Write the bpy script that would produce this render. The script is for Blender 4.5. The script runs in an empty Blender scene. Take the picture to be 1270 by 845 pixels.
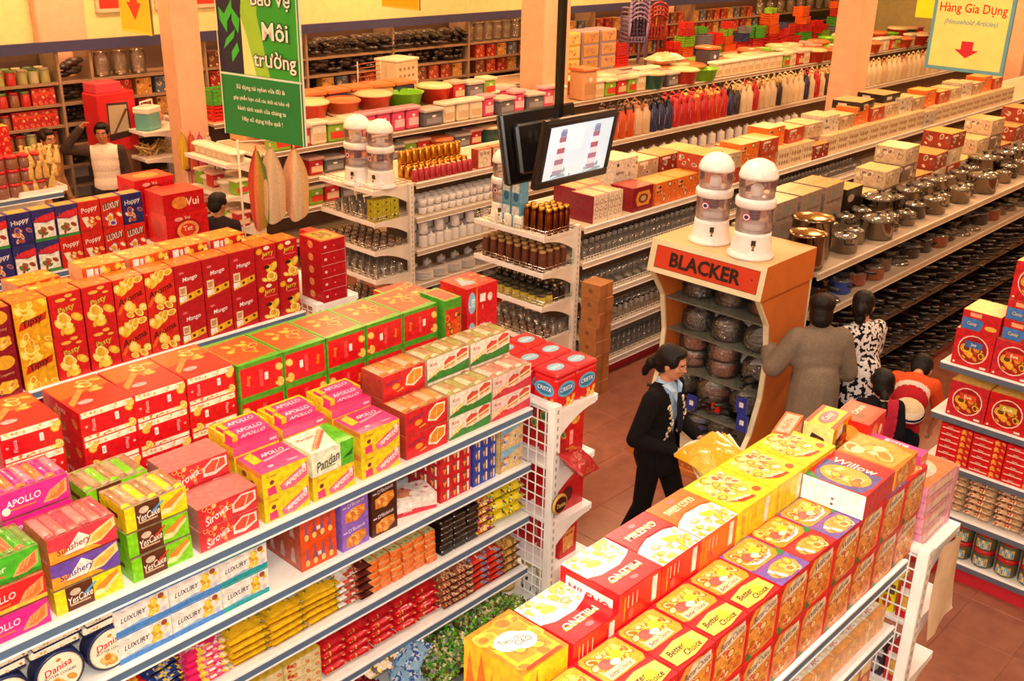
import bpy, bmesh, math, random
from mathutils import Vector, Matrix
S = bpy.context.scene
C = S.collection
RND = random.Random(7)
PI = math.pi

# ------------------------------------------------------------------ camera
cam_d = bpy.data.cameras.new('camera')
cam_d.sensor_width = 36.0
cam_d.lens = 1288.0 / 1270.0 * 36.0
cam_d.clip_start = 0.05
cam_d.clip_end = 120
cam = bpy.data.objects.new('camera', cam_d)
C.objects.link(cam)
YAW, PITCH, ROLL = 0.748915, 0.389555, 0.022884
_f = Vector((math.cos(YAW) * math.cos(PITCH), math.sin(YAW) * math.cos(PITCH), -math.sin(PITCH)))
_r = Vector((math.sin(YAW), -math.cos(YAW), 0))
_u = _r.cross(_f)
_r2 = _r * math.cos(ROLL) + _u * math.sin(ROLL)
_u2 = _u * math.cos(ROLL) - _r * math.sin(ROLL)
cam.matrix_world = Matrix(((_r2.x, _u2.x, -_f.x, 0), (_r2.y, _u2.y, -_f.y, 0), (_r2.z, _u2.z, -_f.z, 4.0), (0, 0, 0, 1)))
S.camera = cam

# ------------------------------------------------------------------ light
world = bpy.data.worlds.new('world')
S.world = world
world.use_nodes = True
world.node_tree.nodes['Background'].inputs[0].default_value = (1.0, 0.62, 0.36, 1)
world.node_tree.nodes['Background'].inputs[1].default_value = 0.07
S.view_settings.view_transform = 'Standard'
S.view_settings.look = 'None'
S.view_settings.gamma = 1
S.view_settings.use_curve_mapping = False
S.view_settings.exposure = 0.16
CEIL = 5.0
def area(x, y, z, sx, sy, w, col):
    d = bpy.data.lights.new('ceiling_lamp_light', 'AREA')
    d.shape = 'RECTANGLE'; d.size = sx; d.size_y = sy; d.energy = w; d.color = col
    o = bpy.data.objects.new('ceiling_lamp_light', d); C.objects.link(o); o.location = (x, y, z)
    return o
WARM, NEUT = (1.0, 0.55, 0.27), (1.0, 0.80, 0.58)      # lamp tints chosen by distance, to warm the back and keep the front neutral
LAMPS = [(x, y) for x in (1.5, 6.0, 10.5, 15.0, 20.0) for y in (1.2, 4.6, 8.2, 11.4)]
for _x, _y in LAMPS:
    area(_x, _y, CEIL - 0.16, 1.3, 0.35, 62 if (_x < 7 and _y < 6) else 112, NEUT if (_x < 7 and _y < 6) else WARM)
# the photographer's flash, beside the lens
_fl = bpy.data.lights.new('camera_flash', 'POINT')
_fl.energy = 450; _fl.color = (1.0, 0.95, 0.9); _fl.shadow_soft_size = 0.06
_flo = bpy.data.objects.new('camera_flash', _fl); C.objects.link(_flo)
_flo.location = (0.02, -0.05, 4.14)

# ------------------------------------------------------------------ colour and materials
def hx(h):
    if not isinstance(h, str): return h
    h = h.lstrip('#')
    if len(h) == 3: h = ''.join(c * 2 for c in h)
    out = []
    for i in (0, 2, 4):
        c = int(h[i:i + 2], 16) / 255
        out.append(c / 12.92 if c <= 0.04045 else ((c + 0.055) / 1.055) ** 2.4)
    return (out[0], out[1], out[2], 1.0)

MATS = {}
def mat(name):
    return MATS[name]
def mk(name, rough=0.5, metal=0.0, spec=0.5, noise=0.06, scale=60, trans=0.0, alpha=1.0, coat=0.0, emit=0.0, bump=0.0, bscale=200):
    m = bpy.data.materials.new(name); m.use_nodes = True
    nt = m.node_tree; b = nt.nodes['Principled BSDF']
    a = nt.nodes.new('ShaderNodeAttribute'); a.attribute_name = 'Col'
    tc = nt.nodes.new('ShaderNodeTexCoord')
    col = a.outputs['Color']
    if noise:
        n = nt.nodes.new('ShaderNodeTexNoise'); n.inputs['Scale'].default_value = scale; n.inputs['Detail'].default_value = 3
        nt.links.new(tc.outputs['Object'], n.inputs['Vector'])
        mr = nt.nodes.new('ShaderNodeMapRange'); mr.inputs[1].default_value = 0.3; mr.inputs[2].default_value = 0.7
        mr.inputs[3].default_value = 1 - noise * 2.2; mr.inputs[4].default_value = 1 + noise
        nt.links.new(n.outputs['Fac'], mr.inputs[0])
        mx = nt.nodes.new('ShaderNodeMix'); mx.data_type = 'RGBA'; mx.blend_type = 'MULTIPLY'; mx.inputs[0].default_value = 1
        nt.links.new(col, mx.inputs[6]); nt.links.new(mr.outputs[0], mx.inputs[7])
        col = mx.outputs[2]
    nt.links.new(col, b.inputs['Base Color'])
    b.inputs['Roughness'].default_value = rough; b.inputs['Metallic'].default_value = metal
    b.inputs['Specular IOR Level'].default_value = spec
    b.inputs['Transmission Weight'].default_value = trans; b.inputs['Alpha'].default_value = alpha
    b.inputs['Coat Weight'].default_value = coat; b.inputs['Coat Roughness'].default_value = 0.08
    if emit:
        nt.links.new(col, b.inputs['Emission Color']); b.inputs['Emission Strength'].default_value = emit
    if bump:
        n2 = nt.nodes.new('ShaderNodeTexNoise'); n2.inputs['Scale'].default_value = bscale; n2.inputs['Detail'].default_value = 4
        nt.links.new(tc.outputs['Object'], n2.inputs['Vector'])
        bp = nt.nodes.new('ShaderNodeBump'); bp.inputs['Strength'].default_value = bump; bp.inputs['Distance'].default_value = 0.01
        nt.links.new(n2.outputs['Fac'], bp.inputs['Height']); nt.links.new(bp.outputs['Normal'], b.inputs['Normal'])
    MATS[name] = m
    return m
mk('card', 0.30, noise=0.13, scale=38, bump=0.08, bscale=18)
mk('matte', 0.75, noise=0.07, scale=12)
mk('paint', 0.45, noise=0.04, scale=8)
mk('plastic', 0.28, noise=0.03, scale=30)
mk('film', 0.18, noise=0.10, scale=40, coat=0.5, bump=0.6, bscale=45)
mk('steel', 0.18, metal=1.0, noise=0.05, scale=5)
mk('brass', 0.25, metal=1.0, noise=0.05)
mk('blackpan', 0.25, noise=0.1, coat=0.3)
mk('cloth', 0.9, spec=0.15, noise=0.12, scale=120, bump=0.3, bscale=300)
mk('skin', 0.5, noise=0.04, scale=20)
mk('hair', 0.45, spec=0.25, noise=0.3, scale=150, bump=0.5, bscale=120)
def mkglass(name, body, gloss, rough, bump=0.0):
    """thin clear ware: see-through, tinted, with a mirror coat that grows at grazing angles"""
    m = bpy.data.materials.new(name); m.use_nodes = True; nt = m.node_tree; nt.nodes.remove(nt.nodes['Principled BSDF'])
    N = nt.nodes.new; L = nt.links.new
    a = N('ShaderNodeAttribute'); a.attribute_name = 'Col'
    tr = N('ShaderNodeBsdfTransparent'); df = N('ShaderNodeBsdfDiffuse'); gl = N('ShaderNodeBsdfGlossy'); gl.inputs['Roughness'].default_value = rough
    L(a.outputs['Color'], df.inputs['Color'])
    m1 = N('ShaderNodeMixShader'); m1.inputs[0].default_value = body; L(tr.outputs[0], m1.inputs[1]); L(df.outputs[0], m1.inputs[2])
    lw = N('ShaderNodeFresnel'); lw.inputs[0].default_value = 1.5
    mt = N('ShaderNodeMath'); mt.operation = 'MULTIPLY_ADD'; mt.inputs[1].default_value = 0.9; mt.inputs[2].default_value = gloss; L(lw.outputs[0], mt.inputs[0])
    m2 = N('ShaderNodeMixShader'); L(mt.outputs[0], m2.inputs[0]); L(m1.outputs[0], m2.inputs[1]); L(gl.outputs[0], m2.inputs[2])
    if bump:
        n = N('ShaderNodeTexNoise'); n.inputs['Scale'].default_value = 38; tc = N('ShaderNodeTexCoord'); L(tc.outputs['Object'], n.inputs['Vector'])
        bp = N('ShaderNodeBump'); bp.inputs['Strength'].default_value = bump; bp.inputs['Distance'].default_value = 0.02; L(n.outputs['Fac'], bp.inputs['Height']); L(bp.outputs[0], gl.inputs['Normal'])
    L(m2.outputs[0], nt.nodes['Material Output'].inputs['Surface']); MATS[name] = m
mkglass('glass', 0.22, 0.10, 0.06)
mkglass('clear', 0.16, 0.06, 0.05)
mkglass('wrap', 0.03, 0.10, 0.12, 1.0)
mk('screen', 0.2, noise=0.0, emit=0.62)
mk('signface', 0.4, noise=0.03, scale=6)

# ------------------------------------------------------------------ mesh builder
_TXT = {}
def text2d(s):
    if s in _TXT: return _TXT[s]
    cu = bpy.data.curves.new('t', 'FONT'); cu.body = s; cu.resolution_u = 2; cu.offset = 0.014
    o = bpy.data.objects.new('t', cu); C.objects.link(o)
    dg = bpy.context.evaluated_depsgraph_get()
    me = o.evaluated_get(dg).to_mesh(); me.calc_loop_triangles()
    vs = [(v.co.x, v.co.y) for v in me.vertices]
    ts = [tuple(t.vertices) for t in me.loop_triangles]
    o.evaluated_get(dg).to_mesh_clear()
    bpy.data.objects.remove(o); bpy.data.curves.remove(cu)
    xs = [v[0] for v in vs] or [0, 1]; ys = [v[1] for v in vs] or [0, 1]
    r = (vs, ts, min(xs), max(xs), min(ys), max(ys))
    _TXT[s] = r
    return r

class MB:
    def __init__(s, m='card'):
        s.v = []; s.f = []; s.c = []; s.m = []; s.sm = []; s.mats = []; s.mat = m
    def _mi(s, m):
        m = m or s.mat
        if m not in s.mats: s.mats.append(m)
        return s.mats.index(m)
    def add(s, vs, fs, col, m=None, smooth=False, M=None):
        b = len(s.v)
        if M is not None: vs = [tuple(M @ Vector(p)) for p in vs]
        s.v += [tuple(p) for p in vs]
        col = hx(col) if isinstance(col, (str, tuple)) else col
        mi = s._mi(m)
        for i, f in enumerate(fs):
            s.f.append(tuple(b + k for k in f))
            s.c.append(col[i] if isinstance(col, list) else col); s.m.append(mi); s.sm.append(smooth)
    def box(s, x0, x1, y0, y1, z0, z1, col, m=None, M=None):
        vs = [(x0, y0, z0), (x1, y0, z0), (x1, y1, z0), (x0, y1, z0), (x0, y0, z1), (x1, y0, z1), (x1, y1, z1), (x0, y1, z1)]
        fs = [(0, 3, 2, 1), (4, 5, 6, 7), (0, 1, 5, 4), (1, 2, 6, 5), (2, 3, 7, 6), (3, 0, 4, 7)]   # bottom top front right back left
        if isinstance(col, dict):
            d = hx(col.get('all', 'ffffff'))
            col = [hx(col[k]) if k in col else d for k in ('bottom', 'top', 'front', 'right', 'back', 'left')]
        s.add(vs, fs, col, m, False, M)
    def bbox(s, x0, x1, y0, y1, z0, z1, col, b=0.004, m=None, M=None):
        """box with chamfered edges"""
        bm = bmesh.new()
        bmesh.ops.create_cube(bm, size=1)
        for v in bm.verts:
            v.co = Vector(((x0 + x1) / 2 + v.co.x * (x1 - x0), (y0 + y1) / 2 + v.co.y * (y1 - y0), (z0 + z1) / 2 + v.co.z * (z1 - z0)))
        bmesh.ops.bevel(bm, geom=list(bm.edges), offset=b, segments=1, affect='EDGES', profile=0.5)
        s.bm(bm, col, m, M=M)
    def bm(s, bm, col, m=None, smooth=False, M=None):
        bm.verts.ensure_lookup_table(); bm.verts.index_update()
        s.add([tuple(v.co) for v in bm.verts], [tuple(v.index for v in f.verts) for f in bm.faces], col, m, smooth, M)
        bm.free()
    def lathe(s, prof, seg=16, col='fff', m=None, M=None, smooth=True, cap0=True, cap1=True):
        """prof: [(r, z[, col])]"""
        vs = []; fs = []; cs = []
        n = len(prof)
        for p in prof:
            for k in range(seg):
                a = 2 * PI * k / seg
                vs.append((p[0] * math.cos(a), p[0] * math.sin(a), p[1]))
        for i in range(n - 1):
            cc = hx(prof[i][2]) if len(prof[i]) > 2 else hx(col)
            for k in range(seg):
                fs.append((i * seg + k, i * seg + (k + 1) % seg, (i + 1) * seg + (k + 1) % seg, (i + 1) * seg + k)); cs.append(cc)
        if cap0 and prof[0][0] > 0.0005: fs.append(tuple(reversed(range(seg)))); cs.append(cs[0])
        if cap1 and prof[-1][0] > 0.0005:
            fs.append(tuple((n - 1) * seg + k for k in range(seg)))
            cs.append(hx(prof[-1][2]) if len(prof[-1]) > 2 else cs[-1])
        s.add(vs, fs, cs, m, smooth, M)
    def tube(s, path, r, seg=6, col='fff', m=None, M=None, smooth=True, closed=False):
        P = [Vector(p) for p in path]; n = len(P); vs = []; fs = []
        rr = r if isinstance(r, (list, tuple)) else [r] * n
        for i, p in enumerate(P):
            if closed: t = P[(i + 1) % n] - P[i - 1]
            else: t = P[min(i + 1, n - 1)] - P[max(i - 1, 0)]
            t.normalize()
            a = Vector((0, 0, 1)) if abs(t.z) < 0.9 else Vector((1, 0, 0))
            u = t.cross(a).normalized(); w = t.cross(u)
            for k in range(seg):
                q = 2 * PI * k / seg
                vs.append(tuple(p + (u * math.cos(q) + w * math.sin(q)) * rr[i]))
        for i in range(n if closed else n - 1):
            j = (i + 1) % n
            for k in range(seg): fs.append((i * seg + k, i * seg + (k + 1) % seg, j * seg + (k + 1) % seg, j * seg + k))
        if not closed:
            fs.append(tuple(reversed(range(seg)))); fs.append(tuple((n - 1) * seg + k for k in range(seg)))
        s.add(vs, fs, col, m, smooth, M)
    def ball(s, c, r, col, m=None, seg=12, rings=8, M=None):
        rx, ry, rz = r if isinstance(r, (tuple, list)) else (r, r, r)
        vs = []; fs = []
        for i in range(rings + 1):
            t = PI * i / rings
            for k in range(seg):
                a = 2 * PI * k / seg
                vs.append((c[0] + rx * math.sin(t) * math.cos(a), c[1] + ry * math.sin(t) * math.sin(a), c[2] + rz * math.cos(t)))
        for i in range(rings):
            for k in range(seg): fs.append((i * seg + k, (i + 1) * seg + k, (i + 1) * seg + (k + 1) % seg, i * seg + (k + 1) % seg))
        s.add(vs, fs, col, m, True, M)
    def pillow(s, w, l, h, cols, m='film', n=20, crimp=0.12, M=None, seed=0):
        """a filled pouch lying flat: x width w, y length l, thickness h; cols: fn(u, v, side) -> colour"""
        rd = random.Random(seed); vs = []; fs = []; cs = []
        nx, ny = n, n + 2
        for side in (1, -1):
            b = len(vs)
            for j in range(ny + 1):
                for i in range(nx + 1):
                    u = i / nx; v = j / ny
                    e = (max(0, math.sin(PI * u)) ** 0.45) * (max(0, min(1, (v - crimp * .5) / 0.25)) ** 0.6) * (max(0, min(1, (1 - crimp * .5 - v) / 0.25)) ** 0.6)
                    z = h / 2 + side * h / 2 * e + rd.uniform(-1, 1) * h * 0.06 * e
                    pinch = 1 - 0.06 * e
                    vs.append(((u - 0.5) * w * pinch, (v - 0.5) * l, z))
            for j in range(ny):
                for i in range(nx):
                    q = (b + j * (nx + 1) + i, b + j * (nx + 1) + i + 1, b + (j + 1) * (nx + 1) + i + 1, b + (j + 1) * (nx + 1) + i)
                    fs.append(q if side == 1 else q[::-1]); cs.append(hx(cols((i + .5) / nx, (j + .5) / ny, side)))
        s.add(vs, fs, cs, m, True, M)
    # ---- flat print on a face: O corner, U and V edge vectors, N outward normal
    def print(s, O, U, V, N, layers, m=None):
        O, U, V, N = Vector(O), Vector(U), Vector(V), Vector(N).normalized()
        W, H = U.length, V.length
        k = 0
        for L in layers:
            k += 1
            off = N * (0.0004 * k)
            P = lambda u, v: tuple(O + U * u + V * v + off)
            t = L[0]
            if t == 'r':
                _, a, b, c, d, col = L
                s.add([P(a, b), P(c, b), P(c, d), P(a, d)], [(0, 1, 2, 3)], col, m)
            elif t == 'p':
                s.add([P(*q) for q in L[1]], [tuple(range(len(L[1])))], L[2], m)
            elif t == 'e':
                n = 18
                s.add([P(L[1] + L[3] * math.cos(2 * PI * i / n), L[2] + L[4] * math.sin(2 * PI * i / n)) for i in range(n)], [tuple(range(n))], L[5], m)
            elif t == 'b':      # cluster of rounded pieces: (u0, v0, u1, v1, n, size in m, [colours], seed)
                _, a, b, c, d, n, sz, cols, seed = L
                rd = random.Random(seed)
                for i in range(n):
                    cu, cv = rd.uniform(a, c), rd.uniform(b, d); ang = rd.uniform(0, PI); r1 = sz * rd.uniform(.7, 1.2); r2 = r1 * rd.uniform(.5, .9)
                    off = N * (0.0004 * (k + i / n))
                    for q, (sc, cc) in enumerate(((1.0, cols[(i + 1) % len(cols)]), (0.72, cols[i % len(cols)]))):
                        pts = []
                        for j in range(9):
                            e = 2 * PI * j / 9
                            x, y = r1 * sc * math.cos(e), r2 * sc * math.sin(e)
                            uu = cu + (x * math.cos(ang) - y * math.sin(ang)) / W; vv = cv + (x * math.sin(ang) + y * math.cos(ang)) / H
                            uu = min(max(uu, 0.005), .995); vv = min(max(vv, 0.005), .995)
                            pts.append(tuple(O + U * uu + V * vv + off + N * 0.00008 * (q + 1)))
                        s.add(pts, [tuple(range(9))], cc, m)
                k += 1
            elif t == 't':      # (text, cu, cv, height fraction, max width fraction, colour[, rot deg[, shear]])
                txt, cu, cv, hf, wf, col = L[1:7]
                rot = math.radians(L[7]) if len(L) > 7 else 0
                sh = L[8] if len(L) > 8 else 0
                vs, ts, x0, x1, y0, y1 = text2d(txt)
                if not ts: continue
                sc = hf * H / max(y1 - y0, 1e-6)
                sx = min(sc, wf * W / max(x1 - x0, 1e-6))
                pts = []
                for x, y in vs:
                    X = (x - (x0 + x1) / 2) * sx + sh * (y - (y0 + y1) / 2) * sc; Y = (y - (y0 + y1) / 2) * sc
                    X, Y = X * math.cos(rot) - Y * math.sin(rot), X * math.sin(rot) + Y * math.cos(rot)
                    pts.append(P(cu + X / W, cv + Y / H))
                s.add(pts, ts, col, m)
    def face(s, which, w, d, h, layers, z0=0.0, m=None):
        fr = {'front': ((-w/2, -d/2, z0), (w, 0, 0), (0, 0, h), (0, -1, 0)),
              'back': ((w/2, d/2, z0), (-w, 0, 0), (0, 0, h), (0, 1, 0)),
              'right': ((w/2, -d/2, z0), (0, d, 0), (0, 0, h), (1, 0, 0)),
              'left': ((-w/2, d/2, z0), (0, -d, 0), (0, 0, h), (-1, 0, 0)),
              'top': ((-w/2, -d/2, z0 + h), (w, 0, 0), (0, d, 0), (0, 0, 1))}[which]
        s.print(*fr, layers, m)
    def mesh(s, name='mesh'):
        me = bpy.data.meshes.new(name)
        me.from_pydata(s.v, [], s.f)
        for m in s.mats: me.materials.append(MATS[m])
        me.polygons.foreach_set('material_index', s.m)
        me.polygons.foreach_set('use_smooth', s.sm)
        at = me.attributes.new('Col', 'FLOAT_COLOR', 'FACE')
        flat = []
        for c in s.c: flat += c
        at.data.foreach_set('color', flat)
        me.update()
        return me

# ------------------------------------------------------------------ objects
def link(name, me, parent=None, loc=(0, 0, 0), rz=0.0, rot=None):
    o = bpy.data.objects.new(name, me); C.objects.link(o)
    o.location = loc
    o.rotation_euler = rot if rot else (0, 0, rz)
    if parent: o.parent = parent
    return o
SEEN = {}
def tag(o, label, cat, group=None, kind=None):
    o['label'] = label; o['category'] = cat
    if group: o['group'] = group
    if kind: o['kind'] = kind
    return o
def thing(name, label, cat, loc=(0, 0, 0), rz=0.0, group=None, kind=None):
    o = bpy.data.objects.new(name, None); C.objects.link(o); o.empty_display_size = 0.1
    o.location = loc; o.rotation_euler = (0, 0, rz)
    return tag(o, label, cat, group, kind)
def put(name, me, label, cat, loc, rz=0.0, group=None, rot=None, kind=None):
    return tag(link(name, me, None, loc, rz, rot), label, cat, group, kind)
def struct(name, me, parent=None, label=None):
    o = link(name, me, parent)
    if not parent:
        o['kind'] = 'structure'
        if label: o['label'] = label
    return o
ORD = ['zeroth', 'first', 'second', 'third', 'fourth', 'fifth', 'sixth', 'seventh', 'eighth', 'ninth', 'tenth', 'eleventh', 'twelfth']
def od(i):
    if i < len(ORD): return ORD[i]
    return '%d%s' % (i, 'th' if 10 < i % 100 < 14 else {1: 'st', 2: 'nd', 3: 'rd'}.get(i % 10, 'th'))
TIER = {1: [''], 2: ['lower', 'upper'], 3: ['bottom', 'middle', 'top'], 4: ['lowest', 'second', 'third', 'topmost'], 5: ['lowest', 'second', 'third', 'fourth', 'topmost'],
        6: ['lowest', 'second', 'third', 'fourth', 'fifth', 'topmost']}
def row(name, me, dims, desc, cat, x0, n, y, z, tiers=1, group=None, gap=0.004, jit=0.006, skip=(), rz=0.0, flip=False, along='x', sgn=1):
    """n copies side by side from x0 (left edge), front face at y, standing on z, stacked in tiers"""
    w, d, h = dims
    for t in range(tiers):
        for i in range(n):
            if (i, t) in skip: continue
            lab = desc
            if n > 1: lab += ', %s from %s' % (od(i + 1), 'left' if along == 'x' else 'far end')
            if tiers > 1: lab += ', %s tier' % TIER[tiers][t]
            jy = RND.uniform(0, jit)
            if along == 'x': loc = (x0 + w / 2 + i * (w + gap), y + d / 2 + jy, z + t * (h + 0.0015))
            else: loc = (x0 + d / 2 + jy, y + sgn * (w / 2 + i * (w + gap)), z + t * (h + 0.0015))
            put(name, me, lab, cat, loc, rz + (PI if flip and (i + t) % 2 else 0), group)
def carton(w, d, h, col, m='card', **faces):
    b = MB(m)
    b.box(-w/2, w/2, -d/2, d/2, 0, h, col)
    for k, L in faces.items():
        b.face(k, w, d, h, L)
    return b
# ================================================================== the setting
def mk_floor():
    m = bpy.data.materials.new('floor_tile'); m.use_nodes = True
    nt = m.node_tree; b = nt.nodes['Principled BSDF']
    tc = nt.nodes.new('ShaderNodeTexCoord'); n = nt.nodes.new('ShaderNodeTexNoise'); n.inputs['Scale'].default_value = 9; n.inputs['Detail'].default_value = 8
    geo = nt.nodes.new('ShaderNodeNewGeometry')
    nt.links.new(geo.outputs['Position'], n.inputs['Vector'])
    r = nt.nodes.new('ShaderNodeValToRGB'); r.color_ramp.elements[0].position = .3; r.color_ramp.elements[0].color = hx('865140'); r.color_ramp.elements[1].position = .75; r.color_ramp.elements[1].color = hx('9e654e')
    nt.links.new(n.outputs['Fac'], r.inputs[0]); nt.links.new(r.outputs[0], b.inputs['Base Color'])
    b.inputs['Roughness'].default_value = .38
    MATS['floortile'] = m
mk_floor()
XMIN, XMAX, YMIN, YMAX = -4.0, 27.0, -6.0, 13.0
b = MB('floortile'); b.box(XMIN, XMAX, YMIN, YMAX, -0.3, -0.004, 'a35a3c')
floor = struct('floor', b.mesh('floor'))
b = MB('floortile'); b.bbox(-.1985, .1985, -.1985, .1985, -0.02, 0, 'a35a3c', b=0.003)
tile_me = b.mesh('tile')
for i in range(9):
    for j in range(28):
        link('tile', tile_me, floor, (3.9 + .4 * i, 0.6 + .4 * j, 0))
WALLC = 'f4e8a0'
b = MB('paint'); b.box(XMIN, XMAX, YMIN, YMAX, CEIL, CEIL + .2, 'f6ead2'); struct('ceiling', b.mesh('ceiling'))
b = MB('paint'); b.box(XMIN, XMAX, YMAX, YMAX + .2, 0, CEIL, WALLC); struct('wall_far', b.mesh('wall_far'))
b = MB('paint'); b.box(XMIN, XMAX, YMIN - .2, YMIN, 0, CEIL, WALLC); struct('wall_near', b.mesh('wall_near'))
b = MB('paint'); b.box(XMIN - .2, XMIN, YMIN, YMAX, 0, CEIL, WALLC); struct('wall_left', b.mesh('wall_left'))
b = MB('paint'); b.box(XMAX, XMAX + .2, YMIN, YMAX, 0, CEIL, WALLC); struct('wall_right', b.mesh('wall_right'))
def pillar(x0, x1, y0, y1, label, name='pillar'):
    b = MB('paint'); b.bbox(x0, x1, y0, y1, 0, CEIL, 'f0bd9a', b=.012)
    b.box(x0 - .012, x1 + .012, y0 - .012, y1 + .012, 0, .12, '7a4030')
    struct(name, b.mesh(name), None, label)
pillar(6.16, 6.50, 11.0, 11.3, 'slim peach pillar beside the hanging green banner')
pillar(11.0, 11.54, 9.75, 10.2, 'broad peach pillar behind the hanging television pole')
pillar(13.7, 14.1, 6.5, 6.87, 'peach pillar rising behind boxed glassware with black lids')
pillar(6.0 - .55, 6.0 + .05, 12.86, 13.0, 'shallow peach pilaster on the cream wall')
pillar(17.7, 18.5, 12.86, 13.0, 'shallow peach pilaster beyond the plastic drawers')
pillar(21.6, 22.1, 6.9, 7.3, 'far peach pillar at the edge behind the household sign')
# lamps on the ceiling (above the frame): housing > tube
bh = MB('paint'); bh.bbox(-.68, .68, -.09, .09, 0, .05, 'f4f4ee', b=.01); bh.box(-.66, -.63, -.03, .03, -.06, 0, 'dddddd'); bh.box(.63, .66, -.03, .03, -.06, 0, 'dddddd')
bh = bh.mesh('lamp_housing')
bt = MB('screen'); bt.tube([(-.63, 0, -.035), (.63, 0, -.035)], .016, 8, 'ffd9a0'); bt = bt.mesh('lamp_tube')
for i, (x, y) in enumerate(LAMPS):
    t = thing('ceiling_lamp', 'white strip lamp above the shelves, %s of %d over the hall' % (od(i + 1), len(LAMPS)), 'lamp', (x, y, CEIL - .06), 0, 'strip lamps on the ceiling')
    link('housing', bh, t); link('tube', bt, t)

# ---- shelving
SHW, RAIL, RED = 'f2efea', '587292', 'b3202a'
SH = (1.52, 1.18, 0.85, 0.50)
def shelf_part(t, x0, x1, y0, y1, z, sides=('front',), rail=RAIL, col=SHW, name='shelf', lip='ffffff'):
    b = MB('paint'); b.box(x0, x1, y0, y1, z - .028, z, col)
    o = link(name, b.mesh(name), t)
    for sd in sides:
        b = MB('paint')
        if sd == 'front':
            b.box(x0, x1, y0 - .012, y0, z - .042, z - .005, rail); b.box(x0, x1, y0 - .015, y0, z - .005, z + .004, lip); b.box(x0, x1, y0 - .015, y0, z - .05, z - .042, lip)
        else:
            b.box(x0, x1, y1, y1 + .012, z - .042, z - .005, rail); b.box(x0, x1, y1, y1 + .015, z - .005, z + .004, lip)
        link('price_rail', b.mesh('price_rail'), o)
    return o
def gondola(label, x0, x1, yf, depth=0.9, shelves=SH, sd=0.42, back='d9cdb8', rail=RAIL, double=True, plinth=RED, base=.15, col=SHW, lip='ffffff', upr=(), sides=('front', 'back'), low=None):
    t = thing('gondola_shelving', label, 'shelving', (0, 0, 0), 0, 'gondola shelving rows')
    b = MB('paint'); b.box(x0, x1, yf + .03, yf + depth - .03, 0, base - .03, plinth); link('plinth', b.mesh('plinth'), t)
    yc = yf + depth / 2
    b = MB('paint'); b.box(x0, x1, yc - .012, yc + .012, base - .03, shelves[0] - .03, back); link('back_panel', b.mesh('back_panel'), t)
    shelf_part(t, x0, x1, yf, yf + depth, shelves[0], sides, rail, col, 'top_shelf', lip)
    for zi_, z in enumerate(shelves[1:]):
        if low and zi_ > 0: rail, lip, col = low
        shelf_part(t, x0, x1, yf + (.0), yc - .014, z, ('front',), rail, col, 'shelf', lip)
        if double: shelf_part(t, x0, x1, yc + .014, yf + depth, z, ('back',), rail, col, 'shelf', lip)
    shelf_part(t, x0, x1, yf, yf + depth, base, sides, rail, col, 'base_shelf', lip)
    for x in upr:
        b = MB('paint'); b.box(x - .02, x + .02, yc - .035, yc + .035, 0, shelves[0] - .03, 'f4f2ee'); link('upright', b.mesh('upright'), t)
    return t
def end_rack(label, x, y0, y1, dirx, zs, depth=.36, top=1.56, grid=True, col='f5f4f2', guard=False):
    """rack closing a row at x, shelves reaching out in dirx, uprights at y0 and y1"""
    t = thing('end_rack', label, 'shelving', (0, 0, 0), 0, 'end racks closing the rows')
    for y in (y0, y1):
        b = MB('paint'); b.bbox(x - .03, x + .03, y - .025, y + .025, 0, top, col, b=.004)
        for k in range(int(top / .05) - 1): b.box(x - .006, x + .006, y - .0262, y - .025, .06 + k * .05, .085 + k * .05, 'a9a9a9')
        link('upright', b.mesh('upright'), t)
    b = MB('paint'); b.box(x - .02, x + .02, y0 + .026, y1 - .026, top - .035, top - .005, col); link('crossbar', b.mesh('crossbar'), t); b = MB('paint'); b.box(x - .02, x + .02, y0 + .026, y1 - .026, .1, .14, col); link('crossbar', b.mesh('crossbar'), t)
    if grid:
        b = MB('paint'); n = int((y1 - y0) / .058)
        for k in range(1, n): b.box(x - .003, x + .003, y0 + k * (y1 - y0) / n - .0025, y0 + k * (y1 - y0) / n + .0025, .14, top - .03, 'ffffff')
        k = .14
        while k < top - .05:
            b.box(x - .005, x + .001, y0, y1, k - .0025, k + .0025, 'ffffff'); k += .068
        o = link('wire_grid', b.mesh('wire_grid'), t); o['kind'] = 'stuff'
    for z in zs:
        xa, xb = (x + .031 * dirx, x + depth * dirx)
        b = MB('paint'); b.box(min(xa, xb), max(xa, xb), y0, y1, z - .022, z, col)
        xe = xb
        b.box(min(xe, xe + .01 * dirx), max(xe, xe + .01 * dirx), y0, y1, z - .035, z + .006, 'ffffff')
        o = link('shelf', b.mesh('shelf'), t)
        for y in (y0 + .004, y1 - .016):     # curved brackets
            b = MB('paint'); pts = [(xa, z - .022), (xb, z - .022)]
            for k in range(7):
                a = k / 6; pts.append((xb + (xa - xb) * a, z - .045 - .13 * a * a))
            v = [(p[0], y, p[1]) for p in pts] + [(p[0], y + .012, p[1]) for p in pts]; n = len(pts)
            b.add(v, [tuple(range(n)), tuple(reversed(range(n, 2 * n)))] + [(i, (i + 1) % n, n + (i + 1) % n, n + i) for i in range(n)], col)
            link('bracket', b.mesh('bracket'), o)
        if guard:
            b = MB('steel')
            xg = xe - .01 * dirx
            for zz in (.025, .05): b.tube([(xa, y0, z + zz), (xg, y0, z + zz), (xg, y1, z + zz), (xa, y1, z + zz)], .0035, 5, 'd8d4cc')
            k = y0
            while k < y1: b.tube([(xg, k, z), (xg, k, z + .052)], .003, 4, 'd8d4cc'); k += .07
            link('guard_rail', b.mesh('guard_rail'), o)
    return t
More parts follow.
